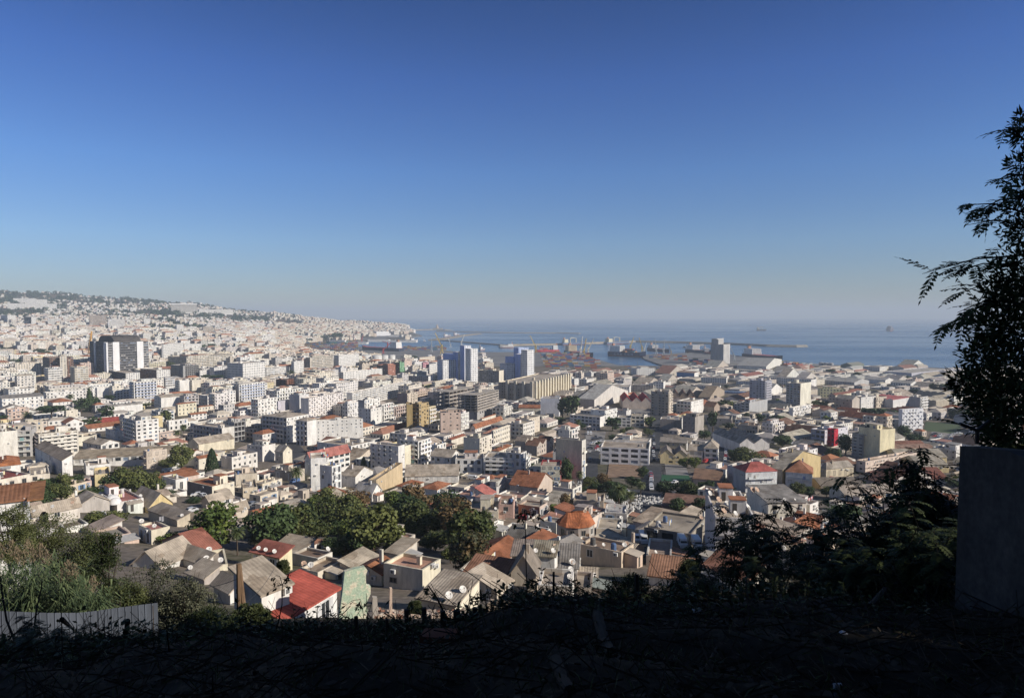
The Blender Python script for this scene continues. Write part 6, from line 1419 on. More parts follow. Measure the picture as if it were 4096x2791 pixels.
def try_plot(x,y):
	d=y
	if abs(x)>y*.80+6 or y<62:return
	if d>1250 and not inpoly(x,y-12,LAND):return
	sx,sy=project(x,y,base_ground(x,y))
	if sx<-60 or sx>4150:return
	if sx>2950 and d<170+max(0,3700-sx)*.01:
		if sx>3050 and(d<105 or rg.random()<.4):return
	if sx<1000 and d<130:return
	if d<70 and sx>2750:return
	if sx>1950 and d>(1180 if sx<2650 else 1330):return
	t=t_default(sx)+rg.gauss(0,.06)
	right=sx>2350
	P0=base_ground(x,y)
	if d<330:
		kind=HO;Lr,Ll,H=rg.uniform(6,12),rg.uniform(5.5,11),rg.choice((3.0,3.2,3.4,4,5.5,6.2))
		if d>230 and rg.random()<.25:kind=AP;H=rg.uniform(8,12);Lr+=4
	elif d<720:
		if right and rg.random()<.45:kind=WH;Lr,Ll,H=rg.uniform(16,32),rg.uniform(14,30),rg.uniform(4,8)
		elif rg.random()<(.30 if right else.74):kind=AP;Lr,Ll,H=rg.uniform(13,36),rg.uniform(10,15),rg.uniform(9,21)
		else:kind=HO;Lr,Ll,H=rg.uniform(9,16),rg.uniform(9,14),rg.uniform(4,9)
	else:
		if sx>2150:
			kind=WH;Lr,Ll,H=rg.uniform(24,70),rg.uniform(14,30),rg.uniform(4,8)
			if rg.random()<.2 and d<1000:kind=AP;Lr,Ll,H=rg.uniform(14,30),rg.uniform(11,15),rg.uniform(9,18)
		elif d>1000 and sx>1950:kind=WH;Lr,Ll,H=rg.uniform(20,50),rg.uniform(14,26),rg.uniform(4,6)
		else:kind=AP;Lr,Ll,H=rg.uniform(16,44),rg.uniform(11,16),rg.uniform(10,23)
	P=(x,y,P0)
	c=corners(P,t,Lr,Ll)
	pad=0.15 if d<260 else 1.0 if d<400 else 2.0
	if not free(c,pad):
		Lr*=.6;Ll*=.7;c=corners(P,t,Lr,Ll)
		if min(Lr,Ll)<(3.4 if d<260 else 4.5)or not free(c,pad):return
	minh=2.2 if kind!=AP else 3.0
	H2=cap_height(P,t,Lr,Ll,H,minh)
	if H2<=0:return
	if kind==AP and H2<7:kind=HO
	if kind==HO and H2>10:kind=AP
	H=H2
	rect=screen_rect(P,t,Lr,Ll,H)
	if hidden(rect,d):return
	z=min(ground(*q)for q in c);P=(x,y,min(z,P0))
	wc,wn,_=pick()if sx<2300 or rg.random()<.45 else rg.choice(PAL[3:5]+PAL[6:7]+PAL[8:]);q=rg.random()
	if kind==WH:roof=rg.choice(('gv','gu','saw','gv','flat')if d<820 else('flat','flat','flat','gv','gu'));rc=rg.choice((FIBRE,FIBRE,(.5,.46,.4),BROWN,TERRA,SLATE)if d<820 else(FIBRE,(.5,.48,.45),(.42,.40,.38),(.46,.42,.36),(.36,.2,.16)));wc,wn=rg.choice((((.6,.56,.5),'pale'),((.5,.44,.38),'tan'),((.68,.65,.6),'off-white')))
	elif kind==HO:
		if q<(.42 if d<200 else.6):roof,rc='flat',rg.choice((FLAT,FLAT,(.42,.37,.32),(.55,.5,.44),(.44,.26,.2)))
		else:roof=rg.choice(('gv','gu','sv','su','hip'));rc=rg.choice((FIBRE,FIBRE,FIBRE,TAN,(.46,.42,.37),TERRA,TERRA,(.40,.2,.14),SLATE))
	else:
		roof,rc=('flat',rg.choice((FLAT,(.44,.40,.35),(.56,.52,.46))))if q<.9 else('hip',rg.choice((TERRA,FIBRE)))
	put_hash(c,0)
	CAND.append(dict(P=P,t=t,Lr=Lr,Ll=Ll,H=H,kind=kind,wc=jit(wc,.06,rg),wn=wn,roof=roof,rc=jit(rc,.12,rg),rect=rect,d=d,size=(rect[1]-rect[0])*(rect[3]-rect[2])))
d=63.0
while d<1500:
	st=4.2 if d<160 else 5.5 if d<220 else 8 if d<400 else 15 if d<720 else 19
	x=-.82*d
	while x<.80*d:
		try_plot(x+rg.uniform(-3,3),d+rg.uniform(-4,4));x+=st*.95
	d+=st*.8
# beyond: the slopes of the far town
farm={'apartment':MB(),'hill':MB()}
def stuff_box(mb,P,t,Lr,Ll,H,roof,wc,rc,win=True):
	c,s=math.cos(t),math.sin(t)
	def W_(a,b,z):return(P[0]+c*a-s*b,P[1]+s*a+c*b,P[2]+z)
	nf=max(1,round(H/3.1))
	for(a0,b0,a1,b1,wd)in((0,0,Lr,0,Lr),(0,Ll,0,0,Ll),(Lr,0,Lr,Ll,Ll),(Lr,Ll,0,Ll,Lr)):
		n=max(1,round(wd/3.3));uv=[(0,-3.1),(n*3.3,-3.1),(n*3.3,nf*3.1),(0,nf*3.1)]if win else None
		if win:mb.face([W_(a0,b0,0),W_(a1,b1,0),W_(a1,b1,H),W_(a0,b0,H)],1,wc,[(0,0),(n*3.3,0),(n*3.3,nf*3.1),(0,nf*3.1)]);mb.face([W_(a0,b0,-9),W_(a1,b1,-9),W_(a1,b1,0),W_(a0,b0,0)],0,wc)
		else:mb.face([W_(a0,b0,-9),W_(a1,b1,-9),W_(a1,b1,H),W_(a0,b0,H)],0,wc)
	if roof=='flat':
		mb.face([W_(.3,.3,H-.7),W_(Lr-.3,.3,H-.7),W_(Lr-.3,Ll-.3,H-.7),W_(.3,Ll-.3,H-.7)],0,rc)
		if H>8 and Lr>10:
			a,b=Lr*rg.uniform(.2,.6),Ll*rg.uniform(.2,.5);q=[(a,b),(a+4,b),(a+4,b+4),(a,b+4)]
			mb.hexa([W_(u,v,H-.7)for u,v in q]+[W_(u,v,H+2)for u,v in q],0,wc)
	else:
		rs=min(Lr,Ll)*.22
		if Lr>Ll:r1,r2=W_(Ll*.4,Ll/2,H+rs),W_(Lr-Ll*.4,Ll/2,H+rs);fs=[(W_(0,0,H),W_(Lr,0,H),r2,r1),(W_(Lr,Ll,H),W_(0,Ll,H),r1,r2),(W_(0,Ll,H),W_(0,0,H),r1),(W_(Lr,0,H),W_(Lr,Ll,H),r2)]
		else:r1,r2=W_(Lr/2,Lr*.4,H+rs),W_(Lr/2,Ll-Lr*.4,H+rs);fs=[(W_(0,0,H),W_(Lr,0,H),r1),(W_(Lr,0,H),W_(Lr,Ll,H),r2,r1),(W_(Lr,Ll,H),W_(0,Ll,H),r2),(W_(0,Ll,H),W_(0,0,H),r1,r2)]
		for f_ in fs:mb.face(f_,0,rc)
CREM=[WHITE,WHITE,(.8,.77,.71),(.76,.72,.64),CREAM,BEIGE,(.6,.57,.53),(.7,.6,.5)]
def vnoise(x,y):return math.sin(x*.0071+1.3)*math.sin(y*.0053+x*.0021)+.5*math.sin(x*.019+y*.013)*math.sin(y*.017-1)
FT=[]
d=1500.0
while d<5300:
	st=19+(d-1500)*.004;a=-.80
	while a<-.145:
		x=a*d+rg.uniform(-8,8);y=d+rg.uniform(-8,8);a+=st*1.0/d
		if not inpoly(x,y,LAND):continue
		z=terr_z(x,y)
		if z<1:continue
		sx,sy=project(x,y,z)
		casbah=sx>1080
		if(z<7 and sx>1120 and d>1700)or(sx>1500 and d>1450 and z<8):continue
		if not casbah:
			dens=.97 if sy>1320 else(.88 if sy>1270 else.55 if sy>1215 else.16)
			if sx>640 and 1235<sy<1275 and sx<1000:dens=.3
		else:dens=.97 if sy>1275 else.6
		if vnoise(x,y)>(.75 if dens>.85 else.45)or rg.random()>dens:
			if rg.random()<.24:FT.append((x,y,z))
			continue
		tall=sy>1340 and not casbah
		Lr,Ll=(rg.uniform(14,36),rg.uniform(11,16))if sy>1300 else(rg.uniform(9,20),rg.uniform(9,13))
		H=rg.uniform(10,26)if tall else rg.uniform(6,15)if sy>1290 else rg.uniform(4,10)
		if casbah:H=rg.uniform(8,16);
		P=(x,y,z)
		H=cap_height(P,.9,Lr,Ll,H,2.5)
		if H<=0:continue
		wc=jit(rg.choice(CREM if not casbah else[(.74,.68,.57),(.7,.62,.5),(.78,.74,.66),(.66,.55,.43)]),.08,rg)
		stuff_box(farm['hill'],P,rg.uniform(.6,1.3),Lr,Ll,H,'flat' if rg.random()<.75 else 'hip',wc,jit(rg.choice((FLAT,(.6,.55,.48),TERRA,(.5,.3,.2))),.1,rg))
	d+=st*.85
tag(farm['hill'].build('hillside_town',[M_WALL,M_FAR]),"dense pale houses and flats climbing the far hills behind the port",'hillside town',kind='stuff')
# wooded patches between the far houses
def leaf_blob(mb,c,rx,rz,n,s,rg):
	for k in range(n):
		u,v,w=rg.gauss(0,1),rg.gauss(0,1),rg.gauss(0,1);l=math.sqrt(u*u+v*v+w*w)or 1;r=rg.uniform(.7,1.0)
		p=Vector((c[0]+u/l*rx*r,c[1]+v/l*rx*r,c[2]+w/l*rz*r))
		a=Vector((rg.gauss(0,1),rg.gauss(0,1),rg.gauss(0,.7))).normalized();b=a.cross(Vector((u,v,w+.1))).normalized()
		mb.append((p-a*s,p+b*s*.8,p+a*s,p-b*s*.8))
def quads(name,qs,mat,parent=None):
	v=[];f=[]
	for q in qs:
		i=len(v);v+=[tuple(p)for p in q];f.append(tuple(range(i,i+len(q))))
	me=bpy.data.meshes.new(name);me.from_pydata(v,[],f);me.materials.append(mat);o=link(name,me)
	if parent:o.parent=parent
	return o
M_LEAFD=leaf_mat("leaf_dark",(.024,.04,.015),(.068,.1,.036),.3)
M_LEAFO=leaf_mat("leaf_olive",(.04,.055,.018),(.13,.14,.042),.4)
M_LEAFB=leaf_mat("leaf_bright",(.055,.085,.02),(.17,.2,.045),.5)
M_LEAFA=leaf_mat("leaf_autumn",(.04,.045,.02),(.16,.10,.045),.5)
M_LEAFP=leaf_mat("leaf_palm",(.05,.07,.025),(.16,.17,.07),.5)
qs=[]
for i,(x,y,z)in enumerate(FT):
	r=rg.uniform(5,13);leaf_blob(qs,(x,y,z+r*.5),r,r*.8,34,r*.34,rg)
for t_,x,y,w_,n in(('A1',1500,345,230,45),('A1',1900,375,220,34),('A1',2200,400,200,40),('A1',60,180,160,40),('A1',350,180,200,40),('A1',700,175,160,40),('A1',600,215,160,40),('A1',860,240,120,30),('A1',1150,225,120,25),('A1',1380,255,160,30),('A2',60,180,120,40),('A2',330,150,100,20),('A1',40,260,90,30)):
	for k in range(n):
		p=hit(*px(t_,x+rg.uniform(-.5,.5)*w_,y+rg.gauss(0,9)),1500)
		if p:r=rg.uniform(8,17);leaf_blob(qs,(p[0],p[1],p[2]+r*.4),r,r*.8,40,r*.3,rg)
tag(quads('wooded_hillside',qs,M_LEAFD),"dark woods and garden trees scattered over the far hills",'woods',kind='stuff')
# ---- individuals with their own parts; the smallest go into one mass per kind
CAP={AP:285-sum(1 for l in LABELS for o in LABELS[l]if o.get('category')==AP),HO:285-sum(1 for l in LABELS for o in LABELS[l]if o.get('category')==HO),WH:140}
CAND.sort(key=lambda c:-c['size'])
CNT={};rest={AP:MB(),HO:MB(),WH:MB()}
FILL=[]
for i,c in enumerate(CAND):
	k=c['kind'];CNT[k]=CNT.get(k,0)+1
	if CNT[k]<=CAP[k]:
		if k==AP:L,Rr=rg.choice('wpbm'),rg.choice('wpbbpm')
		elif k==HO:L,Rr=rg.choice('mmn'),rg.choice('mwmn')
		else:L,Rr=rg.choice('nnm'),rg.choice('nmw')
		root,cen,_=make_building(c['P'],c['t'],c['Lr'],c['Ll'],c['H'],k.replace(' ','_'),None,k,wc=c['wc'],rc=c['rc'],L=L,Rr=Rr,roof=c['roof'],seed=i,lc=jit(c['wc'],.1,rg))
		FILL.append((root,c));remember(c['P'],c['t'],c['Lr'],c['Ll'],c['H'])
		PLACED[-1]['root']=root
	else:stuff_box(rest[k],c['P'],c['t'],c['Lr'],c['Ll'],c['H'],'flat' if c['roof']=='flat' else 'hip',c['wc'],c['rc'],k!=WH)
for k,nm,lab in((AP,'distant_apartment_blocks',"crowd of farther pale flats filling the gaps across the plain"),(HO,'distant_houses',"crowd of farther low houses filling the gaps across the plain"),(WH,'distant_sheds',"crowd of farther low sheds between the port and the town")):
	if rest[k].f:tag(rest[k].build(nm,[M_WALL,M_FAR]),lab,k+'s',kind='stuff')
print('FILL',CNT,CAP)
# ---- say which is which
NUMW={1:'one-storey',2:'two-storey',3:'three-storey',4:'four-storey',5:'five-storey',6:'six-storey',7:'seven-storey',8:'eight-storey'}
ORD=['','second ','third ','fourth ','fifth ','sixth ','seventh ','eighth ','ninth ','tenth ','eleventh ','twelfth ','thirteenth ','fourteenth ','fifteenth ','sixteenth ','seventeenth ','eighteenth ','nineteenth ','twentieth ']
ORD+=['twenty-%s '%w for w in('first','second','third','fourth','fifth','sixth','seventh','eighth','ninth')]+['thirtieth ']
def rcol(c):
	r,g,b=c
	if r>.36 and g<r*.55:return 'orange'
	if r<.3 and g<r*.75:return 'brown'
	if g<r*.62:return 'rusty'
	return 'grey' if r<.45 else 'pale'
def where(x,d,skip=None):
	best=sorted(((abs(ax-x)/60+abs(math.log(ad/d))*14,ax,ad,s)for ax,ad,s in ANCH),key=lambda q:q[0])
	_,ax,ad,s=best[0]
	if abs(math.log(ad/d))*10>abs(ax-x)/60:rel='behind' if d>ad else 'in front of'
	else:rel='left of' if x<ax else 'right of'
	return rel,s
used={}
RN={'flat':'flat','gv':'ridge','gu':'ridge','hip':'hipped','sv':'sloping','su':'sloping','saw':'saw-tooth'}
KN={AP:'flats',HO:'house',WH:'shed'}
rows={}
for root,c in FILL:
	x=(c['rect'][0]+c['rect'][1])/2;rel,s=where(x,c['d'])
	st=NUMW.get(max(1,round(c['H']/3.15)),'tall')
	rf=('%s %s roof'%(rcol(c['rc']),RN[c['roof']]))if c['roof']!='flat' else 'flat roof'
	key=(st if c['kind']==AP else '',c['wn'],KN[c['kind']],rf,rel,s)
	rows.setdefault(key,[]).append((x,c['d'],root))
for key,lst in rows.items():
	st,wn,kn,rf,rel,s=key
	lst.sort(key=lambda q:(q[0]if rel in('behind','in front of')else-q[0]if rel=='left of' else q[0]))
	for i,(x,d,root)in enumerate(lst):
		o=ORD[min(i,len(ORD)-1)]
		how='' if len(lst)==1 else('first from left: ' if i==0 and rel in('behind','in front of')else 'nearest: ' if i==0 else '')
		head=(o if len(lst)>1 and i>0 else('nearest ' if len(lst)>1 and rel not in('behind','in front of')else 'leftmost ' if len(lst)>1 else ''))
		lab=("%s%s %s %s, %s, %s %s"%(head,wn,st,kn,rf,rel,s)).replace('  ',' ')
		tag(root,lab,None,'flats filling the town' if kn=='flats' else 'houses filling the town' if kn=='house' else 'sheds filling the town')
# ------------------------------------------------------------------ trees
rg=random.Random(5)
M_BARK=simple("bark",(.10,.075,.055),.95,var=.4)
def crown_mesh(name,mat,seed,n,leaf,blobs=16,rx=.5,rz=.5,flat=False):
	r=random.Random(seed);qs=[]
	for b in range(blobs):
		while True:
			u,v,w=r.uniform(-1,1),r.uniform(-1,1),r.uniform(-1,1)
			if.25<u*u+v*v+w*w<1:break
		br=r.uniform(.15,.25);k=1-br*1.5
		c=(u*rx*k*1.1,v*rx*k*1.1,w*rz*k*1.1)
		leaf_blob(qs,c,br*1.05,br*(.75 if not flat else.5),n//blobs,leaf*r.uniform(.8,1.25),r)
	v=[];f=[]
	for q in qs:
		i=len(v);v+=[tuple(p)for p in q];f.append((i,i+1,i+2,i+3))
	me=bpy.data.meshes.new(name);me.from_pydata(v,[],f);me.materials.append(mat);return me
KM={'d':M_LEAFD,'o':M_LEAFO,'b':M_LEAFB,'a':M_LEAFA,'p':M_LEAFD}
CRN={}
def crown_for(k,far):
	key=(k,far,rg.randint(0,2))
	if key not in CRN:
		CRN[key]=crown_mesh('crown',KM[k],hash(key)%999 if False else(ord(k)*7+key[2]*31+far),420 if far else 2600,.085 if far else.036,14 if far else 24,flat=(k=='p'))
	return CRN[key]
def palm_mesh():
	m=[];r=random.Random(3)
	for k in range(46):
		a=k*2.4;el=math.radians(80-115*(k/46)**.8);L=.5*r.uniform(.85,1.1);pts=[]
		p=Vector((0,0,0));e=el
		for s in range(7):pts.append(p.copy());p=p+Vector((math.cos(a)*math.cos(e),math.sin(a)*math.cos(e),math.sin(e)))*L/6;e-=.24
		for s in range(6):
			for side in(-1,1):
				for h in(0,.5):
					q=pts[s].lerp(pts[s+1],h);t=(pts[s+1]-pts[s]).normalized();sd=t.cross(Vector((0,0,1))).normalized()*side
					tip=q+sd*.15*(1-s/8)+t*.08+Vector((0,0,-.035));m.append((q-t*.01,q+t*.034,tip))
	v=[];f=[]
	for q in m:
		i=len(v);v+=[tuple(p)for p in q];f.append((i,i+1,i+2))
	me=bpy.data.meshes.new('fronds');me.from_pydata(v,[],f);me.materials.append(M_LEAFP);return me
PALM=palm_mesh()
def cone_mesh(name,seed,n,cyp):
	r=random.Random(seed);qs=[]
	for k in range(n):
		z=r.random()**.8;rad=(.5*(1-z)**(.75 if not cyp else.5)*(min(1,z*8)if cyp else 1))*r.uniform(.7,1.05);a=r.uniform(0,6.283)
		if not cyp:rad*=.75+.25*math.sin(z*50)
		p=Vector((rad*math.cos(a),rad*math.sin(a),z-.5));s=.05 if not cyp else.045
		d1=Vector((r.gauss(0,1),r.gauss(0,1),r.gauss(.6,.7))).normalized();d2=d1.cross(Vector((math.cos(a),math.sin(a),.3))).normalized()
		qs.append((p-d1*s*.6,p+d2*s,p+d1*s*.6,p-d2*s))
	v=[];f=[]
	for q in qs:
		i=len(v);v+=[tuple(p)for p in q];f.append((i,i+1,i+2,i+3))
	me=bpy.data.meshes.new(name);me.from_pydata(v,[],f);me.materials.append(M_LEAFD);return me
CYP=cone_mesh('crown',1,2400,True);CON=cone_mesh('crown',2,2000,False)
def trunk_mesh(kind):
	m=MB();r=random.Random(4)
	if kind=='w':
		m.tube([(0,0,-.05),(.01,0,.4),(0,.01,1.0)],[.03,.024,.026],8)
	else:
		m.tube([(0,0,-.1),(.02,.01,.3),(0,.02,.62)],[.045,.032,.02],7)
		for k in range(5):
			a=k*1.3;m.tube([(.01,.01,.3+k*.05),(math.cos(a)*.16,math.sin(a)*.16,.55+k*.03),(math.cos(a)*.3,math.sin(a)*.3,.72)],[.018,.011,.004],5)
	return m.mesh('trunk',[M_BARK])
TRK={'w':trunk_mesh('w'),'t':trunk_mesh('t')}
for gi,n_ in((0,30),(1,10),(5,8)):
	g=GREEN[gi];xs=[p[0]for p in g];ys=[p[1]for p in g];k=0
	while k<n_:
		x,y=rg.uniform(min(xs),max(xs)),rg.uniform(min(ys),max(ys))
		if inpoly(x,y,g):
			k+=1;w_=rg.uniform(6,11)if gi==0 else rg.uniform(4,8);TREES.append(((x,y,base_ground(x,y)),w_,w_*rg.uniform(.75,1.1),rg.choice('ddooba' if gi==0 else 'dddo')))
TW_={'d':'dark green leafy tree','o':'olive green tree','b':'bright green rounded tree','a':'browning tree with thin leaves','p':'flat-topped umbrella pine','w':'palm tree','c':'dark tiered conifer','y':'dark pointed cypress'}
TN={'w':('palm_tree','palm'),'y':('cypress_tree','cypress'),'c':('conifer_tree','conifer'),'p':('pine_tree','pine')}
trows={}
for P,w_,h_,k in TREES:
	far=P[1]>520;nm,cat=TN.get(k,('leafy_tree','tree'))
	root=empty(nm,P,rg.uniform(0,6.28));root['category']=cat;root['group']='trees between the houses'
	if k=='w':
		t=link('trunk',TRK['w']);t.parent=root;t.scale=(h_*.8,h_*.8,h_*.68)
		c=link('crown',PALM);c.parent=root;c.location=(0,0,h_*.68);s=max(w_,h_*.5)*1.05;c.scale=(s,s,s*.95)
		if P[1]<400 and rg.random()<.6:
			m=MB()
			for q in range(10):a=q*.63;m.tube([(0,0,h_*.66),(.5*math.cos(a),.5*math.sin(a),h_*.66-.4)],.14,4,0,(.5,.22,.05))
			m.build('fruit_cluster',[M_TRIM],root)
	elif k in 'yc':
		c=link('crown',CYP if k=='y' else CON);c.parent=root;c.location=(0,0,h_*.52);c.scale=(w_,w_,h_*.97)
		t=link('trunk',TRK['t']);t.parent=root;t.scale=(h_*.5,h_*.5,h_*.4)
	else:
		c=link('crown',crown_for(k,int(far)));c.parent=root
		ch=h_*(.92 if h_<w_*1.2 else.78)if k!='p' else h_*.45
		c.location=(0,0,h_-ch*.5);c.scale=(w_*1.04,w_*1.04,ch*1.04);c.rotation_euler=(0,0,rg.uniform(0,6.28))
		t=link('trunk',TRK['t']);t.parent=root;sc=h_*1.05;t.scale=(sc*.8,sc*.8,sc*(1.3 if k=='p' else 1))
	sx=project(*P)[0];rel,s=where(sx,P[1]);trows.setdefault((TW_[k],rel,s),[]).append((sx,P[1],root))
def ordinal_labels(rows,fmt):
	for key,lst in rows.items():
		rel=key[-2];lst.sort(key=lambda q:q[0]if rel!='left of' else-q[0])
		for i,(x,d,root)in enumerate(lst):
			if len(lst)==1:h=''
			elif i==0:h='leftmost ' if rel in('behind','in front of')else 'nearest '
			else:h=ORD[min(i,len(ORD)-1)]
			tag(root,(h+fmt%key).replace('  ',' '),None)
ordinal_labels(trows,"%s %s %s")
# ------------------------------------------------------------------ small things on roofs and streets
rg=random.Random(31)
M_DISH=simple("dish_paint",(.66,.63,.58),.5,var=.15);M_DISHR=simple("rusty_dish",(.52,.36,.26),.7,var=.4);M_DARKM=simple("dark_steel",(.06,.06,.06),.6)
def dish_meshes(mat):
	m=MB();m.lathe([(.02,0),(.2,.012),(.36,.045),(.5,.1),(.515,.1),(.36,.02),(.02,-.03)],18);b=m.mesh('bowl',[mat],True)
	m=MB();m.tube([(0,-.46,.08),(0,0,.55)],.02,5);m.box(-.05,.05,-.06,.06,.5,.62);a=m.mesh('feed_arm',[M_DARKM])
	m=MB();m.tube([(0,0,-1.0),(0,0,0)],.035,6);return b,a,m.mesh('mast',[M_DARKM])
DM={'white':dish_meshes(M_DISH),'rusty':dish_meshes(M_DISHR)}
drows={}
def dish(x,y,z,s,kind,az=None,face=None):
	b,a,p=DM[kind];root=empty('satellite_dish',(x,y,z));root['category']='satellite dish';root['group']='satellite dishes on the roofs'
	az=az if az is not None else rg.gauss(-1.1,.25)
	k=link('bowl',b);k.parent=root;k.location=(0,0,s*.5+.35);k.scale=(s,s,s);k.rotation_euler=(R(52),0,az+math.pi/2)
	q=link('feed_arm',a);q.parent=k
	q=link('mast',p);q.parent=root;q.location=(0,0,s*.5+.35);q.scale=(1,1,s*.5+.4)
	sx=project(x,y,z)[0];rel,sh=where(sx,y);drows.setdefault((kind,rel,sh),[]).append((sx,y,root))
nd=0
for q in sorted(PLACED,key=lambda p:p['d']):
	if q['d']>430 or q['d']<60 or nd>=230:continue
	c,s_=math.cos(q['t']),math.sin(q['t'])
	for k in range(rg.choice((0,1,1,2,2,3))if q['d']<300 else rg.choice((0,0,1,2))):
		e=rg.random();a,b=(rg.uniform(.08,.92)*q['Lr'],.35)if e<.5 else(.35,rg.uniform(.08,.92)*q['Ll'])
		z=q['P'][2]+q['H']-1.05
		dish(q['P'][0]+c*a-s_*b,q['P'][1]+s_*a+c*b,z,rg.uniform(.6,.95),'white' if rg.random()<.75 else 'rusty');nd+=1
# the row of dishes on the white block behind the shrubs
for X,Y in((1765,610),(1800,612),(1845,640),(1870,690),(1945,730),(2000,640),(2030,700),(2085,690),(2060,750),(2135,760),(1850,760),(1915,795),(2175,600),(2215,600)):
	p=onplane(*px('B3',X,Y+25),BIGW[1][2]+BIGW[5]-.95);dish(*p,1.2,'white' if rg.random()<.6 else 'rusty')
ordinal_labels(drows,"%s satellite dish on a roof %s %s")
# the big brown dish with a white oval emblem at the lower left
p=at_depth(*px('B1',410,900),62);root=empty('satellite_dish',p,R(-20));root.scale=(.58,.58,.58);tag(root,"large dark brown dish bearing a white oval swirl emblem",'satellite dish')
m=MB();m.lathe([(.02,0),(.4,.03),(.75,.1),(1.0,.2),(1.02,.2),(.75,.06),(.02,-.04)],24,c=(.09,.06,.05));b=m.build('bowl',[M_METAL],root,True);b.location=(0,0,1.1);b.rotation_euler=(R(80),0,0)
m=MB()
for k in range(20):
	a0,a1=k*.314,(k+1)*.314
	for r0,r1 in((.27,.34),):m.face([(r0*1.1*math.cos(a0),.62*r0*math.sin(a0),0),(r1*1.1*math.cos(a0),.62*r1*math.sin(a0),0),(r1*1.1*math.cos(a1),.62*r1*math.sin(a1),0),(r0*1.1*math.cos(a1),.62*r0*math.sin(a1),0)],0,(.75,.73,.7))
for k in range(11):
	a0,a1=.1+k*.42,.1+(k+1)*.42
	m.face([(.12*math.cos(a0),.08*math.sin(a0),0),(.18*math.cos(a0),.12*math.sin(a0),0),(.18*math.cos(a1),.12*math.sin(a1),0),(.12*math.cos(a1),.08*math.sin(a1),0)],0,(.75,.73,.7))
m.box(-.12,.15,-.012,.012,-.002,.002,0,(.75,.73,.7));e=m.build('emblem',[M_TRIM],b);e.location=(0,.3,.09)
m=MB();m.tube([(0,0,-2),(0,.1,1.1)],.05,6,0,(.1,.1,.1));m.build('mast',[M_METAL],root)
# cars
CC=[((.72,.72,.71),'white'),((.5,.5,.5),'silver'),((.05,.05,.055),'black'),((.2,.21,.23),'dark grey'),((.4,.05,.05),'red'),((.1,.16,.32),'blue')]
CARM={}
M_PAINT=attr_mat("car_paint",rough=.3,dirt=.05,gloss=True);M_RUB=simple("tyre_rubber",(.02,.02,.02),.9);M_GL=simple("car_glass",(.03,.035,.04),.15)
def car_meshes(ci,van):
	if(ci,van)in CARM:return CARM[(ci,van)]
	c=CC[ci][0];m=MB();g=MB()
	pr=[(0,.3),(0,.75),(.15,.85),(.95,.95),(1.55,1.42),(3.0,1.45),(3.7,1.0),(4.1,.92),(4.2,.35)]if not van else[(0,.3),(.05,.95),(.5,1.15),(1.1,1.9),(4.7,1.95),(4.8,.35)]
	W_=.82
	for s in(-1,1):m.face([(x,s*(W_ if z<1.0 else W_*.88),z)for x,z in pr],0,c)
	for i in range(len(pr)):
		a,b=pr[i],pr[(i+1)%len(pr)];wa,wb=(W_ if a[1]<1 else W_*.88),(W_ if b[1]<1 else W_*.88)
		m.face([(a[0],-wa,a[1]),(b[0],-wb,b[1]),(b[0],wb,b[1]),(a[0],wa,a[1])],0,c)
	if not van:xs=(1.0,1.5,3.0,3.6);
	else:xs=(.55,1.05,1.7,1.9)
	z0,z1=(.98,1.38)if not van else(1.2,1.8)
	for s in(-1,1):g.face([(xs[0]+.12,s*(W_*.95+.005),z0),(xs[3]-.1,s*(W_*.95+.005),z0),(xs[2],s*(W_*.89+.01),z1),(xs[1]+.08,s*(W_*.89+.01),z1)])
	g.face([(xs[0]-.04,-.68,z0-.02),(xs[0]-.04,.68,z0-.02),(xs[1]-.02,.62,z1),(xs[1]-.02,-.62,z1)])
	if not van:g.face([(3.68,-.66,1.04),(3.68,.66,1.04),(3.1,.6,1.42),(3.1,-.6,1.42)])
	w=MB();w.tube([(0,-.1,0),(0,.1,0)],.31,12)
	CARM[(ci,van)]=(m.mesh('body',[M_PAINT]),g.mesh('car_window',[M_GL]),w.mesh('wheel',[M_RUB]));return CARM[(ci,van)]
crows={}
def car(x,y,ang,ci=None,van=False,place=None):
	ci=ci if ci is not None else rg.choices(range(6),[6,3,3,2,1,1])[0];b,g,w=car_meshes(ci,van);z=ground(x,y)+.36
	root=empty('parked_van' if van else 'parked_car',(x,y,z),ang);root['category']='van' if van else 'car';root['group']='vehicles parked in the streets'
	for n_,me in(('body',b),('car_window',g)):o=link(n_,me);o.parent=root
	if y<480:
		for wx in(.85,3.3 if not van else 3.9):
			for wy in(-.74,.74):o=link('wheel',w);o.parent=root;o.location=(wx,wy,.31)
	sx=project(x,y,z)[0]
	crows.setdefault((CC[ci][1]+(' van' if van else ' car'),place),[]).append((sx,y,root))
def carpx(t,X,Y,ang,place,ci=None,van=False):P=hit(*px(t,X,Y),58);car(P[0],P[1],ang,ci,van,place)
for k in range(11):carpx('B3',1262+rg.uniform(-4,4),600-k*14,1.45,"on the straight central street")
for k in range(7):carpx('B3',1285+rg.uniform(-4,4),330-k*36,1.45,"on the upper straight central street")
for X,Y,ci in((260,545,0),(395,560,0),(540,560,1),(610,560,0),(685,545,0),(800,585,0),(1265,500,0),(705,330,3),(2000,490,0)):carpx('B3',X,Y,rg.choice((.2,1.4)),"along the cemetery road",ci)
for X,Y,v in((1150,1090,False),(1200,1100,True),(1690,1150,True),(1560,1140,True)):carpx('B3',X,Y,1.5,"in the shaded yard below the tan-roofed hall",0,v)
for k in range(16):carpx('A3',690+rg.uniform(-15,95),1250+k*9,rg.choice((0.1,1.6)),"in the car park left of the panelled factory")
for X in(690,715):carpx('A3',X,1222,1.5,"at the top of the car park by the panelled factory",0,True)
for k in range(26):carpx('A3',700+k*21,1003+k*1.6+(k%2)*14,1.7,"in the car park below the huge pale hall")
for k in range(10):carpx('A3',1930+rg.uniform(-14,10),1540-k*28,1.3,"on the tree-lined right street")
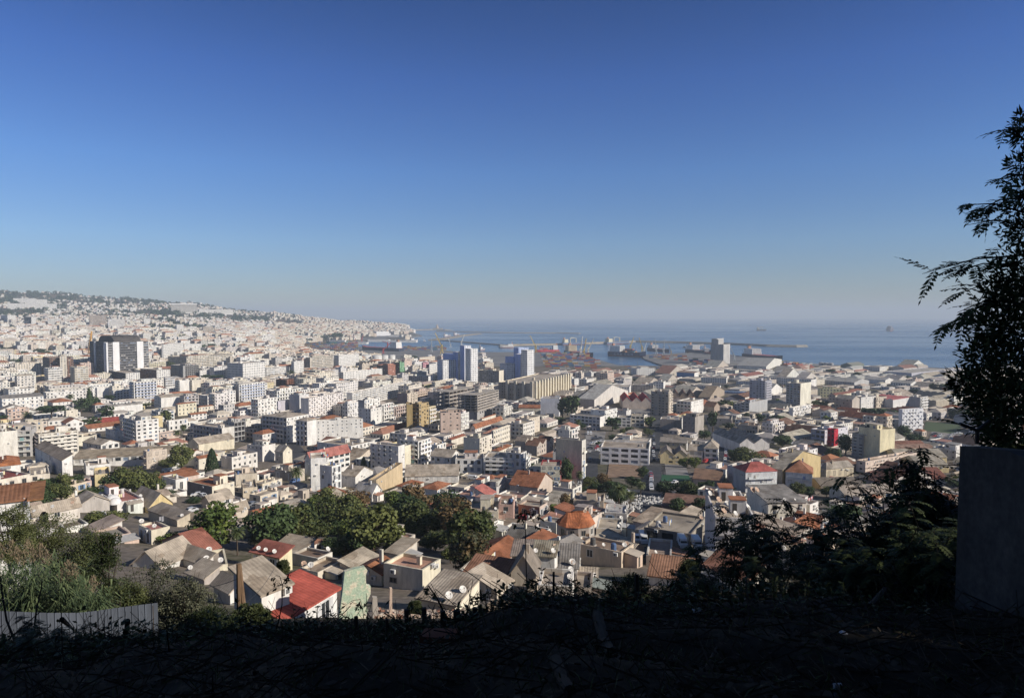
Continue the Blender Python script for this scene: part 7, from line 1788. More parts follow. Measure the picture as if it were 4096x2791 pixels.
for k in range(28):carpx('A4',1450+rg.uniform(0,340),1215+rg.uniform(0,80),rg.uniform(-.2,.2),"in the open car park by the concrete wall")
for k in range(6):carpx('A4',215+k*22,1310,1.4,"in the small yard left of the red stair tower")
n_=0
while n_<46:
	d=rg.uniform(135,420);a=rg.uniform(-.7,.6);x,y=a*d,d;ang=t_default(project(x,y,ground(x,y))[0])+rg.choice((0,1.57))
	if free(corners((x,y,0),ang,4.2,1.7),.4):
		put_hash(corners((x,y,0),ang,4.2,1.7),0);n_+=1;r_,s__=where(project(x,y,ground(x,y))[0],y);car(x,y,ang,None,rg.random()<.12,r_+' '+s__)
carpx('B1',1725,655,.3,"beside the dark-sided square house",0)
for key,lst in crows.items():
	lst.sort(key=lambda q:q[1])
	for i,(x,d,root)in enumerate(lst):
		h='' if len(lst)==1 else 'nearest ' if i==0 else ORD[min(i,len(ORD)-1)]+'nearest '
		tag(root,("%s%s parked %s"%(h,key[0],key[1])).replace('secondnearest','second nearest'),None)
# gravestones
GM=[]
M_STONE=simple("grave_stone",(.66,.64,.6),.85,var=.3)
for s in range(3):
	m=MB();m.box(-.35,.35,-.9,.9,0,.25);hh=.7+s*.15;pr=[(-.3,.25),(.3,.25),(.3,hh),(.18,hh+.18),(-.18,hh+.18),(-.3,hh)]
	m.face([(x,-.9,z)for x,z in pr]);m.face([(x,-.78,z)for x,z in pr[::-1]])
	for i in range(6):a,b=pr[i],pr[(i+1)%6];m.face([(a[0],-.9,a[1]),(b[0],-.9,b[1]),(b[0],-.78,b[1]),(a[0],-.78,a[1])])
	GM.append(m.mesh('gravestone',[M_STONE]))
k=0
CEM=[('B3',850,1190,640,790),('B3',1360,1640,665,720),('B3',480,600,590,650),('B3',1190,1350,650,720)]
while k<300:
	t_,x0,x1,y0,y1=CEM[rg.choices(range(4),[6,3,1,1.5])[0]];P=hit(*px(t_,rg.uniform(x0,x1),rg.uniform(y0,y1)),58);k+=1
	o=link('gravestone',rg.choice(GM));o.location=(P[0],P[1],P[2]+.25);o.rotation_euler=(0,0,rg.gauss(.3,.25));sc=rg.uniform(.5,.85);o.scale=(sc,)*3
	tag(o,"small white headstone among the crowded graves of the hillside cemetery",'gravestone','white gravestones in the cemetery')
# utility poles and wires
def pole(t,x0,yt,yb,d,label,w=.11,arm=0,double=False):
	p0=at_depth(*px(t,x0,yb),d);p1=at_depth(*px(t,x0,yt),d);root=empty('utility_pole',(p0[0],p0[1],p0[2]-1));tag(root,label,'pole')
	h=p1[2]-p0[2]+1;m=MB();m.tube([(0,0,0),(0,0,h)],[w,w*.8],8,0,(.2,.13,.08));m.build('post',[M_WOOD],root)
	if double:m=MB();m.tube([(.34,.1,0),(.02,.05,h*.99)],[w,w*.8],8,0,(.2,.13,.08));m.build('post',[M_WOOD],root)
	if arm:m=MB();m.box(-arm,arm,-.05,.05,h-.5,h-.38,0,(.18,.12,.08));m.build('crossarm',[M_WOOD],root)
	return p1
M_WOOD=attr_mat("weathered_wood",rough=.9,dirt=.5,scale=3.0)
top=pole('C1',2168,368,840,40,"thick brown double wooden pole rising from the bushes in front of the sheds",.17,0,True)
def wire(a,b,sag,label=None,r=.02):
	m=MB();pts=[Vector(a).lerp(Vector(b),i/12)-Vector((0,0,sag*4*(i/12)*(1-i/12)))for i in range(13)];m.tube(pts,r,4,0,(.03,.03,.03));tag(m.build('power_cable',[M_METAL]),label,'cable')
wire(at_depth(*px('C1',2160,500),40),at_depth(*px('C1',1640,560),60),.4,"black cable running left from the double wooden pole")
wire(at_depth(*px('C1',2200,740),40),at_depth(*px('C2',160,420),55),.3,"black cable climbing right from the foot of the double pole")
for a in(('B2',1066,1108,1262,"wooden pole with crossbar among trees below the low flat-roofed hall",.1,.5),('B2',810,1108,1225,"bare wooden pole left of the crossbar pole among trees",.1,0),('B2',433,680,785,"slim pole with crossarm behind the row of trees",.1,.6),('B3',1038,760,1030,"dark pole rising beside the dish-topped white house",.08,0),('B3',333,630,870,"thin grey pole beside the cream cemetery tree",.07,0),('B3',675,220,370,"lamp pole by the blank stained wall's car park",.1,.6),('A2',437,1180,1370,"tall pale lamp pole on the dark street",.12,0),('B1',1668,120,280,"thin dark chimney pipe above the school trees",.2,0),('A3',1137,500,600,"tall lighting mast beside the white port office",.25,0),('A3',493,545,660,"lighting mast in the container yard, left one",.25,0),('A3',540,480,560,"lighting mast in the container yard, right one",.25,0),('A4',163,535,680,"tall floodlight mast by the shore, left of two",.25,0),('A4',234,515,640,"tall floodlight mast by the shore, right of two",.25,0),('A4',695,670,800,"grey lamp mast in front of the long port shed",.2,0),('A3',660,640,740,"lamp mast on the avenue left of the flyover",.2,0)):
	P=hit(*px(a[0],a[1],a[3]),58);pole(a[0],a[1],a[2],a[3],P[1],*a[4:])
NB=[q for q in PLACED if 75<q['d']<260];wrows={}
for k in range(26):
	a=rg.choice(NB);b=min((q for q in NB if q is not a),key=lambda q:abs(math.dist(q['P'][:2],a['P'][:2])-rg.uniform(14,34)))
	m=MB();A_,B_=Vector((*a['c'][0],a['P'][2]+a['H']+.8)),Vector((*b['c'][1],b['P'][2]+b['H']+.8));m.tube([A_.lerp(B_,i/8)-Vector((0,0,3.2*(i/8)*(1-i/8)))for i in range(9)],.018,4,0,(.03,.03,.03))
	o=m.build('power_cable',[M_METAL]);o['category']='cable';o['group']='cables strung between the houses';X_=project(*A_.lerp(B_,.5))[0];r_,s__=where(X_,A_.y);wrows.setdefault(('black cable strung between houses',r_,s__),[]).append((X_,A_.y,o))
ordinal_labels(wrows,"%s %s %s")
# pale marks on the brown shed roof, as left by missing tiles
# ------------------------------------------------------------------ the shaded slope at the viewpoint
rg=random.Random(77)
M_LFG=leaf_mat("leaf_shade_tone",(.014,.022,.009),(.05,.065,.02),3.0)  # darker leaf copy for shaded plants, shade put into the colour
M_LFS=leaf_mat("leaf_sun_tone",(.03,.042,.016),(.11,.12,.045),1.2)  # lighter copy of the same leaf, sunlight put into the colour
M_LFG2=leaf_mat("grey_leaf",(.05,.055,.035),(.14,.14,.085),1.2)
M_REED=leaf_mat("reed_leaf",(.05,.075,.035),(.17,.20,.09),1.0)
M_PLUME=simple("reed_plume",(.26,.20,.13),.95)
M_TWIG=simple("dead_twig",(.06,.05,.04),.95,var=.4);M_LIT=simple("leaf_litter",(.045,.036,.026),.95,var=.5);M_STEM=simple("dark_stem",(.035,.03,.022),.95)
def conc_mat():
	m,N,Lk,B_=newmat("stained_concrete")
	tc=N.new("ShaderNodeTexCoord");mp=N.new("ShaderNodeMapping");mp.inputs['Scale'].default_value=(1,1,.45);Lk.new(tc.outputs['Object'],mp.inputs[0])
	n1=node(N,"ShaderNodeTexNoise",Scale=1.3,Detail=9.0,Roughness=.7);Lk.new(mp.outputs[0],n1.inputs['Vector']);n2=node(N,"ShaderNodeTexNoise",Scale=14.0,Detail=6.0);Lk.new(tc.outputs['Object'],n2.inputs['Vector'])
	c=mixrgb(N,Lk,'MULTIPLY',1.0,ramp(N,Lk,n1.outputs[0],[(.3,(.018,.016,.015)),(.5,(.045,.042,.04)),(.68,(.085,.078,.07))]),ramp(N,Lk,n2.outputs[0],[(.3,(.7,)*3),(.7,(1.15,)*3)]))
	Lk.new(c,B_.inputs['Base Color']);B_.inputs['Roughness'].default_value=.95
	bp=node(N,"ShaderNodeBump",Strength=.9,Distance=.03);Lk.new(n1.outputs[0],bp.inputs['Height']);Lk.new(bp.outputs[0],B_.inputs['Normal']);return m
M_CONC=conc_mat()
def gz(x,y):return terr_z(x,y)
# concrete wall beside the viewpoint with its barbed-wire bracket
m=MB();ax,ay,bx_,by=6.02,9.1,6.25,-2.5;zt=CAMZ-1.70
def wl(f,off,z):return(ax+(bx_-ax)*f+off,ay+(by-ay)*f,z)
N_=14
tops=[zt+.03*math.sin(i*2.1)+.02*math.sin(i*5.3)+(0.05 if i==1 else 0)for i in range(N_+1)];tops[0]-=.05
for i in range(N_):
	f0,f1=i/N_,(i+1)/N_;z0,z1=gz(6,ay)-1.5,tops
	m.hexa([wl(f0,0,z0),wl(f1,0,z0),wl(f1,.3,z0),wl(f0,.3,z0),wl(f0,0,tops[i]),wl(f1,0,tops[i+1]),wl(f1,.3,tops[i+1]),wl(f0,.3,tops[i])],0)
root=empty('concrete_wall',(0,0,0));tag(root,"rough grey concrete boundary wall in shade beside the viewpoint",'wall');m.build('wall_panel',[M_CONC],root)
root=empty('fence_bracket',(0,0,0));tag(root,"Y-shaped steel wire bracket on top of the concrete wall",'bracket');m=MB()
q=[at_depth(*px('A4',*p),8.7)for p in((1890,1300),(1893,1180),(1735,1118),(2005,1092))]
m.tube([q[0],q[1]],.024,6,0,(.03,.03,.03));m.build('stem',[M_METAL],root)
for e in(2,3):m=MB();m.tube([q[1],q[e]],.022,6,0,(.03,.03,.03));m.build('arm',[M_METAL],root)
# corrugated sheet fence
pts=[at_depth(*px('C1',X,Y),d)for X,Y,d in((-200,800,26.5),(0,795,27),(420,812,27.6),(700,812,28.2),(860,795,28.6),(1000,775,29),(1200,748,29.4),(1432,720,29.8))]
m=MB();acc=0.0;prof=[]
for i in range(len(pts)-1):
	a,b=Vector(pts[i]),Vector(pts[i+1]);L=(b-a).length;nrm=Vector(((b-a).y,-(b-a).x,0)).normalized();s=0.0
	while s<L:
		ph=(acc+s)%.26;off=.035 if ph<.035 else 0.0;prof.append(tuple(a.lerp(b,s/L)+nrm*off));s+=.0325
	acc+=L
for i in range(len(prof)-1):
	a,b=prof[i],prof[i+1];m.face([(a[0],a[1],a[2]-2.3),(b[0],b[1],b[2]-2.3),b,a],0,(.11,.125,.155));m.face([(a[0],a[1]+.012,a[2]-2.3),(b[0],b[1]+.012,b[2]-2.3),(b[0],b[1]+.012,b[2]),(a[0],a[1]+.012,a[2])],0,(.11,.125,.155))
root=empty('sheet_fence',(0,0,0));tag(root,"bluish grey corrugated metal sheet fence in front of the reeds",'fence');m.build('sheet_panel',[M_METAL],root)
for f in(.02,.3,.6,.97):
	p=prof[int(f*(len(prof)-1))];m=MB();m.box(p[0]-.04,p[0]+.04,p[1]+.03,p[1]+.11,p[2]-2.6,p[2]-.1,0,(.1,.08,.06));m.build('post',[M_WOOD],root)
# dark shed roof below the crest
root=empty('shed',(0,0,0));tag(root,"dark shaded shed roof half buried in undergrowth below the sheds",'shed');m=MB()
A=[at_depth(*px('C1',2010,1110),25.2),at_depth(*px('C1',2205,918),27),at_depth(*px('C2',735,975),26),at_depth(*px('C2',745,1180),23.5)]
m.face(A,0,(.15,.12,.13),[(0,4),(0,0),(9,0),(9,4)]);m.face([(p[0],p[1],p[2]-.14)for p in A][::-1],0,(.1,.08,.08))
for k in range(4):a,b=A[k],A[(k+1)%4];m.face([a,b,(b[0],b[1],b[2]-.14),(a[0],a[1],a[2]-.14)],0,(.3,.28,.27))
m.build('roof',[M_SHEET],root);m=MB();m.face([A[1],(A[1][0]+1.0,A[1][1]+3,A[1][2]-2),(A[2][0]+1,A[2][1]+3,A[2][2]-2),A[2]],0,(.12,.1,.1));m.build('roof',[M_SHEET],root)
m=MB();m.face([A[0],A[1],(A[1][0],A[1][1],A[1][2]-4),(A[0][0],A[0][1],A[0][2]-4)],0,(.2,.18,.17));m.build('wall',[M_WALL],root)
# ---------------- leaves and shrubs
def leaflet(qs,p,d,up,L,W_):
	d=d.normalized();s=d.cross(up).normalized();qs.append((p,p+d*L*.45+s*W_,p+d*L,p+d*L*.45-s*W_))
def pinnate(qs,tw,p,d,L,n,leaf,droop,r):
	"""one feathered leaf"""
	d=d.normalized();pts=[];q=Vector(p);dd=d.copy()
	for i in range(n+1):
		pts.append(q.copy());dd=(dd+Vector((0,0,-droop/n))).normalized();q=q+dd*L/n
	for i in range(n):
		t=(pts[i+1]-pts[i]).normalized();sd=t.cross(Vector((0,0,1)));sd=sd.normalized()if sd.length>.01 else Vector((1,0,0));up=sd.cross(t)
		f=.6+.6*math.sin(math.pi*min(1,(i+.6)/n));
		if i>0:
			for s in(-1,1):leaflet(qs,pts[i],sd*s+t*.55+Vector((0,0,r.uniform(-.45,.05))),up,leaf*f*r.uniform(.85,1.15),leaf*f*.24)
	leaflet(qs,pts[-1],dd,Vector((0,0,1)),leaf,leaf*.16)
	tw.append((pts,L*.006))
def mesh_q(name,qs,mat):
	v=[];f=[]
	for q in qs:
		i=len(v);v+=[tuple(p)for p in q];f.append(tuple(range(i,i+len(q))))
	me=bpy.data.meshes.new(name);me.from_pydata(v,[],f);me.materials.append(mat);return me
def shrub_meshes(seed,h,nst,nf,leaf,mat,spread=.5):
	r=random.Random(seed);qs=[];tw=[];m=MB()
	for s in range(nst):
		a=r.uniform(0,6.28);tip=Vector((math.cos(a)*spread*h*r.uniform(.2,.8),math.sin(a)*spread*h*r.uniform(.2,.8),h*r.uniform(.7,1.0)));mid=tip*.5+Vector((r.gauss(0,.05),r.gauss(0,.05),.05))*h
		st=[Vector((0,0,-.3)),mid*.5,mid,tip];m.tube(st,[.022*h**.5,.016,.012,.005],5)
		for k in range(nf//nst):
			f=r.uniform(.28,1.0)**.8;p=mid*(f/.5)if f<.5 else mid.lerp(tip,(f-.5)*2);b=r.uniform(0,6.28)
			d=Vector((math.cos(b),math.sin(b),r.uniform(-.1,.7)));pinnate(qs,tw,p,d,r.uniform(.28,.5),r.randint(7,10),leaf,r.uniform(.5,1.4),r)
	for pts,w in tw:m.tube([pts[0],pts[len(pts)//2],pts[-1]],.003,3,cap=False)
	return mesh_q('foliage',qs,mat),m.mesh('stem',[M_STEM])
SHR=[shrub_meshes(s,2.2,6,150,.085,M_LFG)for s in(1,2,3)]
def shrub(x,y,s,label,k=None,zs=1.0,mats=None):
	f,st=SHR[k if k is not None else rg.randint(0,2)];root=empty('shrub',(x,y,gz(x,y)-.1),rg.uniform(0,6.28));root.scale=(s,s,s*zs);tag(root,label,'shrub','dark shrubs on the shaded slope')
	for n_,me in(('foliage',f),('stem',st)):o=link(n_,me);o.parent=root
	return root
dens=["thickest","bushiest","darkest","tallest","broadest","lowest","deepest","last"]
def xat(t,X,d):return(px(t,X,0)[0]-2048)/F*d
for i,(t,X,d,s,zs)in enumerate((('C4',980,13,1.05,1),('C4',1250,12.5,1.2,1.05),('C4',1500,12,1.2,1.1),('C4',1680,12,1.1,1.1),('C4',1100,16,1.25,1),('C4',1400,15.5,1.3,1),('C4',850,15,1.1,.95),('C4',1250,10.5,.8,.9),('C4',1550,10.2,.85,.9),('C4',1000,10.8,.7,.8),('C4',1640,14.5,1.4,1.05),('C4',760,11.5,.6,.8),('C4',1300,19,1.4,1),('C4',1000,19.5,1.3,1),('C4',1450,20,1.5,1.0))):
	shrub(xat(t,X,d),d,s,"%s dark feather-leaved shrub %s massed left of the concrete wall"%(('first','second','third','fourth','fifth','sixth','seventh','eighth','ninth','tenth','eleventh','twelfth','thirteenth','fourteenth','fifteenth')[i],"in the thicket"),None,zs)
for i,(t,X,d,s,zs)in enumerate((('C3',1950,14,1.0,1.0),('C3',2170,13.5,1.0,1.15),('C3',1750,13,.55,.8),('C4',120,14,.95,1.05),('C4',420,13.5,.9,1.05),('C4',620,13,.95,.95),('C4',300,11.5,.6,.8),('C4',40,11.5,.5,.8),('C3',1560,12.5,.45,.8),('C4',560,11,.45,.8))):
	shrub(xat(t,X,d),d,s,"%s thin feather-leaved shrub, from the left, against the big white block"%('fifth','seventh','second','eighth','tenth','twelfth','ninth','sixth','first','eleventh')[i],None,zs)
for i,(t,X,d,s,zs)in enumerate((('C1',60,9,.34,.8),('C1',300,8.5,.36,.75),('C1',520,9.5,.3,.9))):shrub(xat(t,X,d),d,s,("leafy shrub silhouetted at the far left before the sheet fence","low dark shrub before the left half of the sheet fence","spindly shrub before the middle of the sheet fence")[i],None,zs)
# leafy bushes below the crest
def bush(t,X,yt,yb,wid,d,mat,label,seed,leaf=.05,n=11000):
	r=random.Random(seed);p=at_depth(*px(t,X,yb),d);w=wid*TS*d/F;h=(yb-yt)*TS*d/F;qs=[]
	for b in range(26):
		u,v,z=r.uniform(-1,1),r.uniform(-1,1),r.uniform(.05,.95);k=math.sqrt(max(0,1-z*z*.8));br=r.uniform(.14,.24)*min(w,h*1.6)
		c=(u*(w/2-br*.6)*k,v*w*.3*k,max(br*.6,z*h-br*.6));nn=n//26
		for j in range(nn):
			a,b2,c2=r.gauss(0,1),r.gauss(0,1),r.gauss(0,1);l=math.sqrt(a*a+b2*b2+c2*c2)or 1;rr=br*r.uniform(.55,1.12)
			q=Vector((c[0]+a/l*rr,c[1]+b2/l*rr,c[2]+c2/l*rr*.85));leaflet(qs,q,Vector((a+r.gauss(0,.6),b2+r.gauss(0,.6),c2+r.gauss(0,.5))),Vector((r.gauss(0,1),r.gauss(0,1),r.gauss(.4,1))),leaf*r.uniform(1.2,2.4),leaf*r.uniform(.35,.6))
	m=MB()
	for k in range(9):a=r.uniform(0,6.28);m.tube([(0,0,-1),(math.cos(a)*w*.12,math.sin(a)*w*.12,h*.4),(math.cos(a)*w*.34,math.sin(a)*w*.3,h*r.uniform(.7,1.08))],[.05,.03,.006],5)
	root=empty('bush',p);tag(root,label,'bush','bushes along the slope foot');o=link('foliage',mesh_q('foliage',qs,mat));o.parent=root;m.build('stem',[M_TWIG],root)
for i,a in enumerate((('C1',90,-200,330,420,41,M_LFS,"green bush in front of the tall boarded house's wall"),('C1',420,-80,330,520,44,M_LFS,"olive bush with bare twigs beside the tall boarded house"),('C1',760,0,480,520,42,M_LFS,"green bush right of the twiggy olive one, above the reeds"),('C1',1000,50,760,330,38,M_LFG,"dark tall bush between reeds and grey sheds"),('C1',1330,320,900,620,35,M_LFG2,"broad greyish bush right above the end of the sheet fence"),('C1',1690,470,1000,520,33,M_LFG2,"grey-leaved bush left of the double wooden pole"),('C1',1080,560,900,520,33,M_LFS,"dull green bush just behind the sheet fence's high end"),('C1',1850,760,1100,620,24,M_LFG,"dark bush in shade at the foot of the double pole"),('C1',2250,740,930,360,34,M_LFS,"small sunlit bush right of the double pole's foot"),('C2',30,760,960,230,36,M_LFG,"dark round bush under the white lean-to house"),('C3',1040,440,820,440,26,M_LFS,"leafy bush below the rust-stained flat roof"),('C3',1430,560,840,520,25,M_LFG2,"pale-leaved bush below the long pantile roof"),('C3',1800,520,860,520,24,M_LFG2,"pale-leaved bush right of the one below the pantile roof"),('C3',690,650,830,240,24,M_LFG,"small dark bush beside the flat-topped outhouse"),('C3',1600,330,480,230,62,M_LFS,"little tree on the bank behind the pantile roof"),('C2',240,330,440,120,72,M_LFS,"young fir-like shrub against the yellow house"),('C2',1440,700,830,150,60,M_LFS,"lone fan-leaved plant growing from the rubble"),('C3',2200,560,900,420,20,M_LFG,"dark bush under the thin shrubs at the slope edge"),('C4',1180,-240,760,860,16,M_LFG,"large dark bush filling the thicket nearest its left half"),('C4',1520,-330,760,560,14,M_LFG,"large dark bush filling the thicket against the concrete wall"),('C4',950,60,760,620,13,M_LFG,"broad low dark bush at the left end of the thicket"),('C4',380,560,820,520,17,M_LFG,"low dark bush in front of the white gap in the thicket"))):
	bush(*a[:7],a[7],i,leaf=.062 if a[5]>30 else.045)
# reed bed
r=random.Random(9);qs=[];pl=[];m=MB()
for k in range(330):
	X=r.uniform(-80,900);d=r.uniform(30.5,36);x=xat('C1',X,d);z=gz(x,d);h=r.uniform(2.2,3.9)*(1-max(0,X-480)/900);lean=Vector((r.gauss(0,.14),r.gauss(0,.14),1));p=Vector((x,d,z));tip=p+lean*h;m.tube([p,tip],[.015,.008],4,cap=False)
	for j in range(13):
		f=r.uniform(.2,1.0);q=p.lerp(tip,f);a=r.uniform(0,6.28);L=r.uniform(.5,.95);o=Vector((math.cos(a),math.sin(a),0));s=Vector((-math.sin(a),math.cos(a),0))*r.uniform(.02,.036);up=r.uniform(.35,.8)
		p1=q+o*L*.45+Vector((0,0,L*up*.6));p2=q+o*L+Vector((0,0,L*(up*.6-.35)));qs.append((q-s*.5,p1-s,p1+s,q+s*.5));qs.append((p1-s,p2,p1+s))
for X,Y in((8,260),(105,240),(155,290),(250,230),(300,300),(365,260),(420,330),(200,330),(620,420),(680,450),(640,480),(850,560),(560,500)):
	c=Vector(at_depth(*px('C1',X,Y),31.5));h=.72
	for j in range(150):
		f=r.random();w=.11*math.sin(math.pi*(f*.85+.1));q=c+Vector((r.gauss(0,w),r.gauss(0,w),(f-.5)*h));o=Vector((r.gauss(0,.4),r.gauss(0,.4),1));leaflet(pl,q,o,Vector((r.gauss(0,1),r.gauss(0,1),0)),.16,.012)
	m.tube([c-Vector((.1,0,1.8)),c],.012,4,cap=False)
v=[];f=[];mi=[]
for lst,k in((qs,0),(pl,1)):
	for q in lst:i=len(v);v+=[tuple(p)for p in q];f.append(tuple(range(i,i+len(q))));mi.append(k)
o0=len(v);v+=m.v;f+=[tuple(i+o0 for i in q)for q in m.f];mi+=[0]*len(m.f)
me=bpy.data.meshes.new('reeds');me.from_pydata(v,[],f);me.materials.append(M_REED);me.materials.append(M_PLUME);me.polygons.foreach_set('material_index',mi)
tag(link('reeds',me),"tall green reeds with feathery brown plumes behind the sheet fence",'reeds',kind='stuff')
# single stems against the lit town
def sapling(t,stem,lv,d,label,w=.012,n=34,leaf=.075):
	root=empty('sapling',(0,0,0));tag(root,label,'sapling');r=random.Random(int(stem[0][0]));P=[Vector(at_depth(*px(t,*p),d+.15*i))for i,p in enumerate(stem)]
	P[0].z-=.25;m=MB();m.tube(P,[w*(1-.75*i/len(P))for i in range(len(P))],5);
	qs=[]
	if lv:
		x0,x1,y0,y1=lv
		ends=[(r.uniform(x0,x1),r.uniform(y0,y1))for _ in range(6)]
		for ex,ey in ends:
			e=Vector(at_depth(*px(t,ex,ey),d+r.uniform(-.2,.3)));s=min(P[1:],key=lambda q:(q-e).length);m.tube([s,s.lerp(e,.5)+Vector((0,0,.03)),e],[.005,.004,.002],4,cap=False)
			for k in range(n//5):
				q=s.lerp(e,r.uniform(.3,1.05));dd=(e-s).normalized()+Vector((r.gauss(0,.5),r.gauss(0,.5),r.gauss(-.25,.45)));leaflet(qs,q,dd,Vector((r.gauss(0,.5),r.gauss(0,1),1)),leaf*r.uniform(.7,1.2),leaf*.22)
		o=link('foliage',mesh_q('foliage',qs,M_LFG));o.parent=root
	m.build('stem',[M_STEM],root)
sapling('C2',[(165,930),(235,740),(238,560),(215,480)],(95,330,470,640),11,"leafy sapling silhouetted before the white lean-to house",.012,44)
sapling('C2',[(1790,860),(1640,680),(1560,565)],(1460,1620,550,700),10.5,"leaning sapling before the stained corrugated roof",.02,40)
sapling('C2',[(1930,900),(1937,700),(1925,605)],(1875,2075,600,720),10.5,"small leafy sapling right of the leaning one",.007,34)
sapling('C2',[(1000,910),(965,780),(945,690)],(790,1000,700,810),10.5,"small sapling before the green plaster ruin",.007,30)
sapling('B3',[(150,1760),(125,1180),(118,770)],(0,290,765,950),11,"tall thin sapling with leaves only at its top, centre",.012,60)
sapling('C3',[(212,790),(220,640),(225,550)],(5,290,505,660),10.5,"bushy-headed sapling at the broken gable",.012,60)
sapling('C3',[(375,720),(378,440)],None,11,"straight bare stake at the slope edge",.028)
sapling('C3',[(340,720),(312,550)],None,11,"thin leaning twig beside the straight stake",.009)
sapling('C3',[(1140,900),(1128,465)],None,10,"thick dark dead stem below the rust-stained flat roof",.055)
sapling('C3',[(1460,760),(1450,545)],None,10,"short dead trunk before the pale-leaved bushes",.06)
sapling('C3',[(600,880),(597,690)],None,10,"short dead stake before the flat-topped outhouse",.045)
sapling('C3',[(880,1000),(872,590)],None,10.5,"very thin upright stalk in the middle of the slope edge",.006)
sapling('C1',[(300,940),(330,780),(375,590),(380,500)],None,20,"pale crooked dry stem before the reeds",.03)
sapling('C1',[(130,970),(60,880),(20,640),(0,480)],None,16,"dark crooked stem at the left edge before the reeds",.03)
for i,(X,yt,w)in enumerate(((1360,780,.04),(1520,768,.042),(1690,795,.045),(1815,790,.06),(1980,765,.045),(905,845,.035),(1185,870,.03),(1245,860,.02))):
	p=at_depth(*px('C2',X,yt),9.6);root=empty('fence_stake',(p[0],p[1],gz(p[0],p[1])-.2));tag(root,("first","second","third","thickest","last","thin bent","thin","thinnest")[i]+" rough wooden stake along the crest, counted from the ruin",'stake','rough stakes along the crest');h=p[2]-gz(p[0],p[1])+.2
	m=MB();m.tube([(0,0,0),(w*.2,0,h*.6),(0,0,h)],[w,w*.95,w*.85],8,0,(.07,.055,.045));m.build('post',[M_WOOD],root)
# logs, branches and litter lying on the slope
def log(t,pts,w,label,name='log',mat=None):
	P=[]
	for X,Y in pts:
		h=hit(*px(t,X,Y),2.2);P.append(Vector((h[0],h[1],gz(h[0],h[1])+w*.7))if h and h[1]<40 else Vector(at_depth(*px(t,X,Y),9.5)))
	m=MB();m.tube(P,[w*(1-.25*i/len(P))for i in range(len(P))],8,0,(.03,.026,.022));tag(m.build(name,[mat or M_WOOD]),label,name)
log('C3',[(395,1240),(460,1420),(525,1600)],.05,"stout grey log lying towards the viewpoint, bottom centre");log('C3',[(1140,1195),(1500,1212),(1950,1285),(2330,1400)],.03,"long bare branch lying across the right of the slope",'branch')
log('C3',[(1740,1440),(1850,1150),(1975,885)],.012,"thin pale stick leaning up the slope",'stick');log('C3',[(775,900),(840,1010),(905,1140)],.06,"short thick log at the slope crest centre")
log('C4',[(930,820),(1060,600)],.045,"cut stump log leaning in the thicket shadow");log('C4',[(430,835),(620,745)],.06,"dark plank lying under the thicket",'plank');log('C4',[(500,860),(700,930),(910,1010)],.045,"long dark pole lying under the thicket",'branch');log('C4',[(500,1110),(800,1180),(1050,1270)],.012,"thin dry branch below the long dark pole",'branch')
log('C1',[(560,870),(700,1010),(850,1190)],.035,"leaning cut trunk before the sheet fence");log('C1',[(1155,885),(1125,1110)],.035,"upright sawn stub before the sheet fence's right half");log('C2',[(1130,1300),(1350,1190),(1560,1120)],.018,"thin branch rising right across the dark slope",'branch');log('C2',[(790,1180),(930,1030)],.012,"thin pale twig in front of the ruin",'stick')
P=hit(*px('C4',625,1600),2.2);root=empty('marker_post',(P[0],P[1],P[2]-.1));tag(root,"short pale post stub at the bottom edge",'post');m=MB();m.box(-.02,.02,-.014,.014,0,.2,0,(.35,.37,.42));m.box(-.022,.022,-.016,.016,.19,.21,0,(.4,.42,.46));m.build('post',[M_TRIM],root)
P=hit(*px('C2',1650,1100),2.2);m=MB();m.hexa([(-.22,-.1,0),(.2,-.13,0),(.24,.12,0),(-.18,.14,0),(-.2,-.09,.13),(.2,-.11,.12),(.22,.1,.14),(-.17,.12,.13)],0,(.24,.1,.06));o=m.build('brick_block',[M_WALL]);o.location=(P[0],P[1],gz(P[0],P[1]));tag(o,"broken orange brick block lying on the dark slope",'brick')
for t,X,Y,s,c,lab in(('C3',1670,812,.06,(.5,.5,.52),"crumpled white plastic bag caught at the slope edge"),('C4',690,1075,.07,(.5,.52,.58),"scrap of white plastic under the thicket"),('C2',1000,1290,.07,(.3,.12,.12),"crushed red drink can on the dark slope"),('C2',745,1220,.06,(.12,.14,.25),"scrap of blue plastic on the dark slope")):
	P=hit(*px(t,X,Y),2.2);P=P if P[1]<30 else at_depth(*px(t,X,Y),10);m=MB();r=random.Random(X)
	prof=[(s*r.uniform(.3,.6),0),(s*r.uniform(.7,1),s*.5),(s*r.uniform(.5,.9),s*.9),(s*r.uniform(.1,.4),s*1.3)];m.lathe(prof,9,c=c);o=m.build('litter_bag',[M_TRIM])
	for q in o.data.vertices:q.co+=Vector((r.gauss(0,s*.12),r.gauss(0,s*.12),r.gauss(0,s*.12)))
	o.location=(P[0],P[1],P[2]);tag(o,lab,'litter')
qs=[];bl=[];r=random.Random(15)
